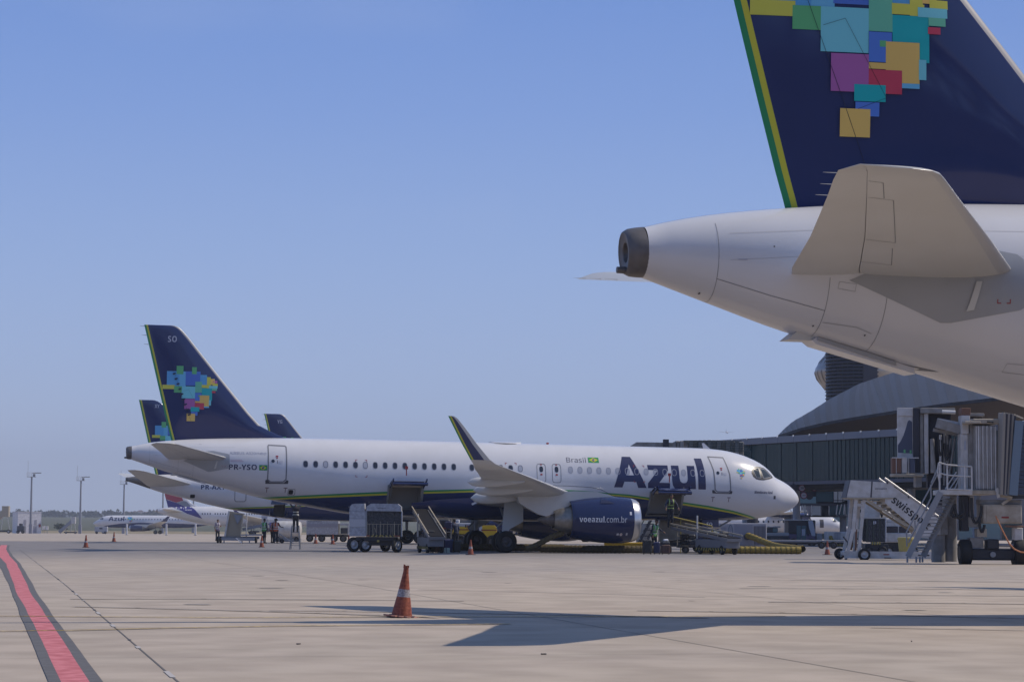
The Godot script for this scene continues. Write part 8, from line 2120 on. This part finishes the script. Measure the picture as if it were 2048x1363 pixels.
func people() -> void:
	var pm := mat("person_skin", 1, 1, 1, 0.8); pm.vertex_color_use_as_albedo = true
	var green := Color(0.10, 0.34, 0.10)
	var orange := Color(0.46, 0.10, 0.045)
	person("person in a green safety vest standing with their back turned near the towed stairs", gpos(-17.85, -169.9), PI - 0.5, {"vest": green, "arm_r": [Vector3(0.03, -0.2, 0.16), Vector3(-0.05, -0.08, 0.22)], "ears": false})
	person("person in an orange safety vest and ear defenders beside the green vested one", gpos(-17.05, -170.3), PI - 0.15, {"vest": orange, "ears": true, "arm_l": [Vector3(0.10, -0.22, 0.08), Vector3(0.10, -0.05, 0.22)]})
	person("stooping person in orange between the green and the orange safety vests", gpos(-17.5, -172.3), 2.6, {"vest": orange, "lean": 0.9, "shirt": Color(0.2, 0.06, 0.04)})
	person("person in a pale shirt and dark trousers standing left of the towed stairs", gpos(-24.3, -194.5), 0.6, {"shirt": Color(0.22, 0.22, 0.30), "short_sleeves": true, "arm_r": [Vector3(0.05, -0.24, 0.1), Vector3(-0.12, 0.05, 0.2)], "vest": Color(0.16, 0.13, 0.20)})
	person("dark clothed worker on the stepladder reaching up under the tail", gpos(-12.21, -133.12) + Vector3(0, 0.92, 0), PI, {"shirt": Color(0.016, 0.018, 0.03), "arm_l": [Vector3(0.12, 0.2, 0.12), Vector3(0.0, 0.26, 0.06)], "arm_r": [Vector3(0.12, 0.2, 0.12), Vector3(-0.03, 0.25, 0.05)], "stride": 0.04, "plain": true, "vest": Color(0.02, 0.022, 0.035)})
	person("worker in a bright green top behind the front luggage", gpos(7.75, -127.0), 0.7, {"vest": Color(0.16, 0.40, 0.14), "lean": 0.5, "arm_r": [Vector3(0.08, -0.22, 0.12), Vector3(0.0, -0.1, 0.24)]})
	person("person in a brown jacket beside the dark tractor under the belly", gpos(-5.05, -138.6), PI * 0.8, {"shirt": Color(0.085, 0.055, 0.05), "lean": 0.2})
	person("person in dark blue leaning over the dark tractor's seat", gpos(-3.3, -141.6), PI * 1.2, {"shirt": Color(0.02, 0.03, 0.07), "lean": 0.5})
	person("worker with yellow green braces standing on the belt at the forward cargo hold", Vector3(8.55, 1.36, -125.8), deg_to_rad(12.0), {"lean": 0.55, "stride": 0.02, "vest": Color(0.02, 0.022, 0.035), "braces": true, "arm_l": [Vector3(0.12, -0.22, 0.10), Vector3(0.03, -0.18, 0.14)], "arm_r": [Vector3(0.12, -0.22, 0.10), Vector3(0.03, -0.18, 0.14)]})


func plane_at(q: Array) -> Vector3:     # the point on the ground between the main wheels, from the tail end [x, z, heading, y]
	var th := deg_to_rad(q[2])
	return Vector3(q[0] + 19.86 * cos(th), q[3], -(q[1] + 19.86 * sin(th)))

func aircraft() -> void:
	a320("parked_airliner", "white airliner with blue belly, open cargo doors and PR-YSO on its side", plane_at([-20.571, 123.528, 12.59, 0.0]), deg_to_rad(12.59), deg_to_rad(0.49), {"letters": true, "cargo_open": true, "code": "SO"})
	far_aircraft()
	a320("far_airliner", "dark blue fin marked YG rising behind the fuselage of the parked airliner", plane_at([-24.45, 221.0, 12.6, -0.16]), deg_to_rad(12.6), deg_to_rad(0.45), {"code": "YG"})
	a320("near_airliner", "huge white tail cone and dark blue fin of the airliner nearest the camera", plane_at([1.288, 32.049, 12.32, 0.132 + 0.02]), deg_to_rad(12.32), deg_to_rad(0.43), {})


# ---------------------------------------------------------------- the scene
func sky_picture() -> ImageTexture:
	var w := 1024
	var h := 512
	var im := Image.create(w, h, false, Image.FORMAT_RGBF)
	var nz := FastNoiseLite.new()
	nz.seed = 5; nz.frequency = 0.012; nz.fractal_octaves = 5
	var ramp := SKY_RAMP
	for y in h:
		var el := 90.0 - 180.0 * (y + 0.5) / h
		var c := Vector3.ZERO
		for k in ramp.size() - 1:
			if el >= ramp[k][0] and el <= ramp[k + 1][0]:
				var t: float = (el - ramp[k][0]) / (ramp[k + 1][0] - ramp[k][0])
				c = Vector3(ramp[k][1], ramp[k][2], ramp[k][3]).lerp(Vector3(ramp[k + 1][1], ramp[k + 1][2], ramp[k + 1][3]), t)
		if el < ramp[0][0]: c = Vector3(ramp[0][1], ramp[0][2], ramp[0][3])
		for x in w:
			var v := c
			if el > 0.5 and el < 40.0:
				var wisp := nz.get_noise_3d(x * 1.0, y * 5.0, 0.0) * 0.5 + 0.5
				wisp = clampf((wisp - 0.60) * 3.0, 0, 1) * 0.16
				v = v.lerp(Vector3(0.6, 0.64, 0.74), wisp)
			im.set_pixel(x, y, Color(v.x, v.y, v.z))
	return ImageTexture.create_from_image(im)

const SKY_RAMP := [[-90.0, 0.27, 0.25, 0.23], [-4.0, 0.33, 0.32, 0.33], [-0.5, 0.48, 0.55, 0.72], [0.6, 0.46, 0.555, 0.77], [3.0, 0.39, 0.515, 0.78], [6.5, 0.30, 0.44, 0.765], [10.0, 0.215, 0.355, 0.73], [13.5, 0.158, 0.292, 0.68], [25.0, 0.15, 0.265, 0.57], [50.0, 0.135, 0.225, 0.44], [90.0, 0.12, 0.195, 0.37]]

func materials() -> void:
	font_regular = SystemFont.new(); font_regular.font_names = PackedStringArray(["Droid Sans"])
	font_bold = SystemFont.new(); font_bold.font_names = PackedStringArray(["Droid Sans"]); font_bold.font_weight = 700
	var grime := noise_tex(11, 0.01, Color(0.975, 0.975, 0.97), Color(1, 1, 1), 512, 5)
	var streak := noise_tex(12, 0.02, Color(0.90, 0.895, 0.88), Color(1, 1, 1), 512, 5)
	textured(mat("white_paint", 0.62, 0.62, 0.66, 0.22), grime, 0.13)
	textured(mat("grey_paint", 0.54, 0.54, 0.54, 0.34), noise_tex(13, 0.02, Color(0.965, 0.962, 0.955), Color(1, 1, 1), 512, 5), 0.06)
	textured(mat("seal_grey", 0.33, 0.34, 0.37, 0.42), grime, 0.2)
	textured(mat("navy_paint", 0.034, 0.047, 0.132, 0.07), grime, 0.15)
	mat("navy_gloss", 0.017, 0.026, 0.085, 0.13)
	mat("navy_dark", 0.012, 0.016, 0.055, 0.3)
	mat("stripe_green", 0.025, 0.25, 0.10, 0.35)
	mat("stripe_yellow", 0.56, 0.53, 0.05, 0.35)
	mat("bare_metal", 0.26, 0.255, 0.27, 0.42, 0.5)
	mat("pale_metal", 0.5, 0.5, 0.51, 0.35, 0.3)
	mat("lip_metal", 0.62, 0.61, 0.62, 0.28, 0.85)
	textured(mat("nozzle", 0.30, 0.29, 0.28, 0.42, 0.7), streak, 0.4)
	textured(mat("exhaust", 0.15, 0.14, 0.145, 0.5, 0.3), streak, 0.5)
	mat("rubber", 0.012, 0.012, 0.014, 0.75)
	mat("rim", 0.10, 0.10, 0.11, 0.5, 0.3)
	mat("rim_pale", 0.42, 0.43, 0.46, 0.45, 0.2)
	mat("gear_grey", 0.22, 0.23, 0.25, 0.45)
	mat("gear_door", 0.42, 0.46, 0.50, 0.4)
	mat("dark_grey", 0.06, 0.06, 0.075, 0.6)
	mat("black", 0.010, 0.010, 0.014, 0.6)
	mat("seam", 0.17, 0.175, 0.20, 0.6)
	mat("seam_light", 0.36, 0.36, 0.38, 0.6)
	mat("seam_dark", 0.012, 0.014, 0.03, 0.6)
	mat("window", 0.030, 0.035, 0.055, 0.10)
	mat("window_shade", 0.36, 0.38, 0.45, 0.4)
	mat("window_frame", 0.16, 0.17, 0.22, 0.45)
	mat("window_frame_pale", 0.30, 0.31, 0.38, 0.45)
	mat("deck_glass", 0.05, 0.06, 0.07, 0.06)
	mat("glare_black", 0.018, 0.018, 0.022, 0.4)
	mat("white_print", 0.68, 0.68, 0.72, 0.4)
	mat("pale_print", 0.48, 0.48, 0.54, 0.4)
	mat("grey_print", 0.10, 0.10, 0.14, 0.4)
	mat("faint_print", 0.30, 0.31, 0.40, 0.4)
	mat("pink_print", 0.50, 0.36, 0.42, 0.4)
	mat("red_print", 0.32, 0.03, 0.035, 0.4)
	mat("brown_print", 0.13, 0.075, 0.10, 0.5)
	mat("navy_print", 0.018, 0.024, 0.085, 0.3)
	mat("code_print", 0.45, 0.46, 0.55, 0.4)
	mat("flag_green", 0.015, 0.26, 0.07, 0.4)
	mat("flag_yellow", 0.6, 0.56, 0.03, 0.4)
	mat("flag_blue", 0.012, 0.018, 0.10, 0.4)
	mat("hold_liner", 0.40, 0.38, 0.36, 0.8)
	mat("lining", 0.46, 0.40, 0.34, 0.7)
	mat("frame_grey", 0.20, 0.21, 0.22, 0.55)
	for e in [["p_blue", 0.10, 0.36, 0.66], ["p_azure", 0.15, 0.46, 0.70], ["p_cobalt", 0.075, 0.17, 0.56], ["p_royal", 0.085, 0.20, 0.62], ["p_green", 0.12, 0.44, 0.18], ["p_sky", 0.19, 0.58, 0.66], ["p_sea", 0.15, 0.50, 0.33], ["p_teal", 0.012, 0.41, 0.43], ["p_yellow", 0.62, 0.59, 0.08], ["p_orange", 0.76, 0.50, 0.13], ["p_purple", 0.40, 0.12, 0.36], ["p_red", 0.55, 0.055, 0.10]]:
		mat(e[0], e[1], e[2], e[3], 0.28)

func ground() -> void:
	# one sheet out to the horizon; bare concrete, with a darker band across the farther stands, draining away from the camera
	var grain := noise_tex(21, 0.012, Color(0.905, 0.90, 0.895), Color(1, 1, 1), 1024, 7)
	var conc := mat("concrete", 1, 1, 1, 0.85)
	conc.vertex_color_use_as_albedo = true
	textured(conc, grain, 0.053)
	var stain := FastNoiseLite.new(); stain.seed = 31; stain.frequency = 0.035; stain.fractal_octaves = 4
	var wear := FastNoiseLite.new(); wear.seed = 32; wear.frequency = 0.010; wear.fractal_octaves = 3
	var g := Geo.new()
	var zs := PackedFloat32Array()
	var z := 30.0
	while z > -760.0:
		zs.append(z)
		z -= clampf(0.03 * absf(z) + 0.25, 0.45, 12.0) if z < -8 else 6.0
	zs.append(-760.0)
	var xs := PackedFloat32Array()
	for k in 161: xs.append((k - 80) / 80.0)
	var W := xs.size()
	for a in zs.size():
		var zz := zs[a]
		var hw := 60.0 + absf(zz) * 0.75
		for b in W:
			var x := hw * xs[b]
			var along := x * 0.2165 * -1.0 - zz * 0.976        # distance from the camera measured across the stands
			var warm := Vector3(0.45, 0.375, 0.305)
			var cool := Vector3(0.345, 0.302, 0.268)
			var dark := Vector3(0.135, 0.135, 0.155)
			var s := stain.get_noise_2d(x, zz * 0.8) * 0.5 + 0.5
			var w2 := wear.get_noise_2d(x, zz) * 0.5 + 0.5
			var mixk := smoothstep(0.35, 0.8, s) * 0.5
			var left := smoothstep(-2.0, 2.0, -(x + 5.4 + (zz + 32.6) * 0.2166))     # the older lane left of the joint is greyer
			mixk = clampf(mixk + left * 0.3, 0, 1)
			var c := warm.lerp(cool, mixk)
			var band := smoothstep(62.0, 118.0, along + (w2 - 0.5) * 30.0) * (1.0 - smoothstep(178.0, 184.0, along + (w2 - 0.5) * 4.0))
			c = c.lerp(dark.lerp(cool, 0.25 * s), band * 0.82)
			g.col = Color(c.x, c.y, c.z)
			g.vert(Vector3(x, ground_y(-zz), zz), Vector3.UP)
	for a in zs.size() - 1:
		for b in W - 1:
			var m := a * W + b
			g.face(m, m + 1, m + W + 1); g.face(m, m + W + 1, m + W)
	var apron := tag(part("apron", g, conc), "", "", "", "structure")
	# sealed joints between the slabs, about six metres apart, square to the stands
	mat("joint_seal", 0.20, 0.18, 0.16, 0.8); mat("joint_dark", 0.12, 0.11, 0.105, 0.8)
	mat("joint_chalk", 0.40, 0.38, 0.38, 0.9)
	var o := Vector3(0.86, 0, -31.67)
	for k in range(-6, 9):
		g = Geo.new()
		var p0 := o + ALONG * (6.15 * k)
		strip(g, p0 + ACROSS * 26.0, p0 - ACROSS * 95.0, 0.018, 0.004, 40)
		part("slab_joint", g, M.joint_dark if k == -1 else M.joint_seal, apron)
		if k == -1:
			for j in 26:          # crumbled chalky edge and dark plugs along the old joint
				g = Geo.new()
				var q := p0 + ACROSS * (13.0 - 3.1 * j + 0.9 * sin(j * 2.3))
				strip(g, q, q - ACROSS * (0.5 + 0.35 * sin(j * 1.7)), 0.05 if j % 3 else 0.035, 0.006, 1)
				part("joint_patch", g, M.joint_chalk if j % 3 else M.black, apron)
	for k in range(-1, 14):
		g = Geo.new()
		var p0 := o + ACROSS * (1.4 - 6.15 * k)
		strip(g, p0 - ALONG * 60.0, p0 + ALONG * 60.0, 0.014, 0.005, 20)
		part("slab_joint", g, M.joint_seal, apron)
	# wear: oil drips, tyre smears, odd scraps
	mat("oil", 0.20, 0.18, 0.165, 0.7); mat("smear", 0.27, 0.24, 0.22, 0.9); mat("scrap", 0.06, 0.055, 0.055, 0.8)
	var rng := RandomNumberGenerator.new(); rng.seed = 15
	var onto := func(q: Vector2): return [Vector3(q.x, ground_y(-q.y), q.y), Vector3.UP]
	for k in 14:
		var c := Vector2(rng.randf_range(-9, 10), rng.randf_range(-70, -19.5))
		var blob := PackedVector2Array()
		var r0 := rng.randf_range(0.05, 0.28)
		for j in 11: blob.append(c + Vector2(cos(TAU * j / 11.0) * r0 * rng.randf_range(0.7, 1.5), sin(TAU * j / 11.0) * r0 * rng.randf_range(0.7, 1.3)))
		decal("oil_stain", poly_tris(blob), onto, M.smear, apron, 0.0062 + 0.0001 * k, 1.0)
	for k in 12:
		var c := Vector2(rng.randf_range(-8, 11), rng.randf_range(-60, -30))
		var a := rng.randf_range(-0.25, 0.45)
		var pts := PackedVector2Array()
		for j in 7: pts.append(c + Vector2(cos(a + 0.03 * j), sin(a + 0.03 * j)) * 1.1 * j)
		decal("tyre_mark", line_tris(pts, rng.randf_range(0.08, 0.2)), onto, M.smear, apron, 0.0096 + 0.0001 * k, 2.0)
	for e in [[-2.3, -25.6, 0.05], [0.34, -23.9, 0.055], [4.6, -27.0, 0.03]]:
		g = Geo.new(); g.bevel_box(Vector3(e[0], ground_y(-e[1]) + 0.008, e[1]), Vector3(e[2], 0.012, e[2] * 0.5), 0.003, Basis(Vector3.UP, e[0])); part("scrap", g, M.scrap, apron)
	# red clearance line with its black borders, hand painted and a little uneven
	var pa := mat("paint_red", 0.58, 0.19, 0.215, 0.8)
	pa.albedo_texture = noise_tex(41, 0.02, Color(0.86, 0.76, 0.76), Color(1, 1, 1), 512, 4); pa.uv1_triplanar = true; pa.uv1_world_triplanar = true; pa.uv1_scale = Vector3(0.35, 0.35, 0.35)
	var pk := mat("paint_black", 0.115, 0.112, 0.118, 0.85)
	pk.albedo_texture = grain; pk.uv1_triplanar = true; pk.uv1_world_triplanar = true; pk.uv1_scale = Vector3(0.3, 0.3, 0.3)
	textured(mat("paint_yellow", 0.55, 0.40, 0.09, 0.85), noise_tex(43, 0.04, Color(0.55, 0.5, 0.5), Color(1, 1, 1), 512, 4), 0.4)
	var left_b := PackedVector2Array([Vector2(-3.17, -16.5), Vector2(-3.80, -19.43), Vector2(-6.58, -31.71), Vector2(-9.51, -44.8), Vector2(-16.7, -76.6), Vector2(-21.2, -95.5), Vector2(-27.6, -125.2), Vector2(-32.0, -146.0)])
	var left_r := PackedVector2Array([Vector2(-3.07, -16.5), Vector2(-3.70, -19.44), Vector2(-6.46, -31.72), Vector2(-9.25, -44.0), Vector2(-16.45, -76.6), Vector2(-20.8, -95.5), Vector2(-27.3, -125.2), Vector2(-31.7, -146.0)])
	var right_r := PackedVector2Array([Vector2(-2.83, -16.5), Vector2(-3.47, -19.46), Vector2(-6.23, -31.74), Vector2(-8.88, -43.5), Vector2(-16.1, -76.6), Vector2(-20.35, -95.5), Vector2(-26.9, -125.2), Vector2(-31.3, -146.0)])
	var right_b := PackedVector2Array([Vector2(-2.73, -16.5), Vector2(-3.36, -19.47), Vector2(-6.13, -31.72), Vector2(-8.76, -43.5), Vector2(-15.98, -76.6), Vector2(-20.22, -95.5), Vector2(-26.75, -125.2), Vector2(-31.15, -146.0)])
	for e in [["red_clearance_line", left_r, right_r, M.paint_red, 0.008], ["black_line_border", left_b, left_r, M.paint_black, 0.0075], ["black_line_border", right_r, right_b, M.paint_black, 0.0075]]:
		g = Geo.new()
		var wob := FastNoiseLite.new(); wob.seed = 51; wob.frequency = 0.15
		for k in e[1].size() - 1:
			var steps := 14
			for j in steps:
				var q := []
				for u in [float(j) / steps, float(j + 1) / steps]:
					for side in [e[1], e[2]]:
						var p: Vector2 = side[k].lerp(side[k + 1], u)
						q.append(gpos(p.x + wob.get_noise_1d(p.y) * 0.02, p.y) + Vector3(0, e[4], 0))
				g.quad(q[0], q[1], q[3], q[2], Vector3.UP)
		part(e[0], g, e[3], apron)
	for e in [[[-40.0, -27.3], [-12.0, -27.62], [-6.1, -28.1], [-5.3, -28.42], [-4.29, -29.2], [-2.9, -29.95], [0.0, -31.0]], [[-40.0, -32.6], [-6.29, -32.55], [-4.1, -32.45], [-1.5, -33.15], [0.2, -33.45], [4.0, -34.2]]]:
		g = Geo.new()
		for k in e.size() - 1: strip(g, Vector3(e[k][0], 0, e[k][1]), Vector3(e[k + 1][0], 0, e[k + 1][1]), 0.11, 0.011, 6)
		part("yellow_guide_line", g, M.paint_yellow, apron)
	# grassland and low hills beyond the airfield
	textured(mat("grass", 0.10, 0.105, 0.05, 0.95), noise_tex(61, 0.02, Color(0.6, 0.6, 0.5), Color(1, 1, 1), 512, 4), 0.02)
	textured(mat("dry_verge", 0.30, 0.24, 0.15, 0.95), noise_tex(62, 0.02, Color(0.7, 0.7, 0.6), Color(1, 1, 1), 512, 4), 0.05)
	mat("far_hill", 0.045, 0.055, 0.055, 0.95)
	g = Geo.new()
	land(g, [[-700.0, -2.08], [-760.0, -2.2], [-900.0, -2.3]], 1); tag(part("dry_verge", g, M.dry_verge), "", "", "", "structure")
	g = Geo.new()
	land(g, [[-900.0, -2.3], [-1200.0, -1.2], [-1600.0, 1.6], [-2050.0, 4.6], [-2400.0, 5.6]], 2); tag(part("grass_field", g, M.grass), "", "", "", "structure")
	g = Geo.new()
	land(g, [[-2400.0, 5.2], [-2700.0, 8.0], [-3200.0, 12.5], [-4000.0, 14.0], [-6000.0, 2.0]], 6); tag(part("hills", g, M.far_hill), "", "", "", "structure")

func land(g: Geo, rows: Array, amp: int) -> void:
	var nz := FastNoiseLite.new(); nz.seed = 70 + amp; nz.frequency = 0.0022; nz.fractal_octaves = 4
	var rr: Array[PackedVector3Array] = []
	for r in rows:
		var row := PackedVector3Array()
		for k in 181:
			var x: float = (k - 90) / 90.0 * (220.0 - r[0] * 0.8)
			row.append(Vector3(x, r[1] + nz.get_noise_2d(x, r[0]) * 0.5 * amp * (1.0 if r != rows[0] else 0.0), r[0]))
		rr.append(row)
	g.skin(rr, Vector3.UP)

func strip(g: Geo, a: Vector3, b: Vector3, w: float, lift: float, n: int) -> void:     # a painted or sealed line lying on the apron
	var e := (b - a).cross(Vector3.UP).normalized() * w * 0.5
	for k in n:
		var p := a.lerp(b, float(k) / n)
		var q := a.lerp(b, float(k + 1) / n)
		var c := []
		for r in [p - e, p + e, q + e, q - e]: c.append(Vector3(r.x, ground_y(-r.z) + lift, r.z))
		g.quad(c[0], c[1], c[2], c[3], Vector3.UP)

func _ready() -> void:
	# camera
	var cam := Camera3D.new()
	cam.name = "camera"
	cam.keep_aspect = Camera3D.KEEP_HEIGHT
	cam.fov = rad_to_deg(2.0 * atan(681.5 / 4682.8))
	cam.near = 0.1
	cam.far = 9000.0
	cam.position = Vector3(0, 1.509, 0)
	cam.rotation_degrees = Vector3(4.464, 0, 0.343)
	add_child(cam)
	# sky, sun, exposure
	var we := WorldEnvironment.new()
	we.name = "environment"
	var env := Environment.new()
	env.background_mode = Environment.BG_SKY
	var sky := Sky.new()
	var pan := PanoramaSkyMaterial.new()
	pan.panorama = sky_picture()
	sky.sky_material = pan
	env.sky = sky
	env.tonemap_mode = Environment.TONE_MAPPER_LINEAR
	env.tonemap_exposure = 1.0
	env.sdfgi_enabled = true; env.ssao_enabled = true; env.ssil_enabled = true
	env.fog_enabled = true
	env.fog_density = 0.0002
	env.fog_light_color = Color(0.90, 0.93, 1.0)
	we.environment = env
	add_child(we)
	var sun := DirectionalLight3D.new()
	sun.name = "sun"
	sun.light_energy = 1.15
	sun.light_color = Color(1.0, 0.95, 0.87)
	sun.light_angular_distance = 0.5
	sun.shadow_enabled = true
	add_child(sun)
	sun.look_at_from_position(Vector3(0.83, 1.0, -0.16) * 100.0, Vector3.ZERO)
	materials()
	ground()
	terminal()
	aircraft()
	equipment()
	people()
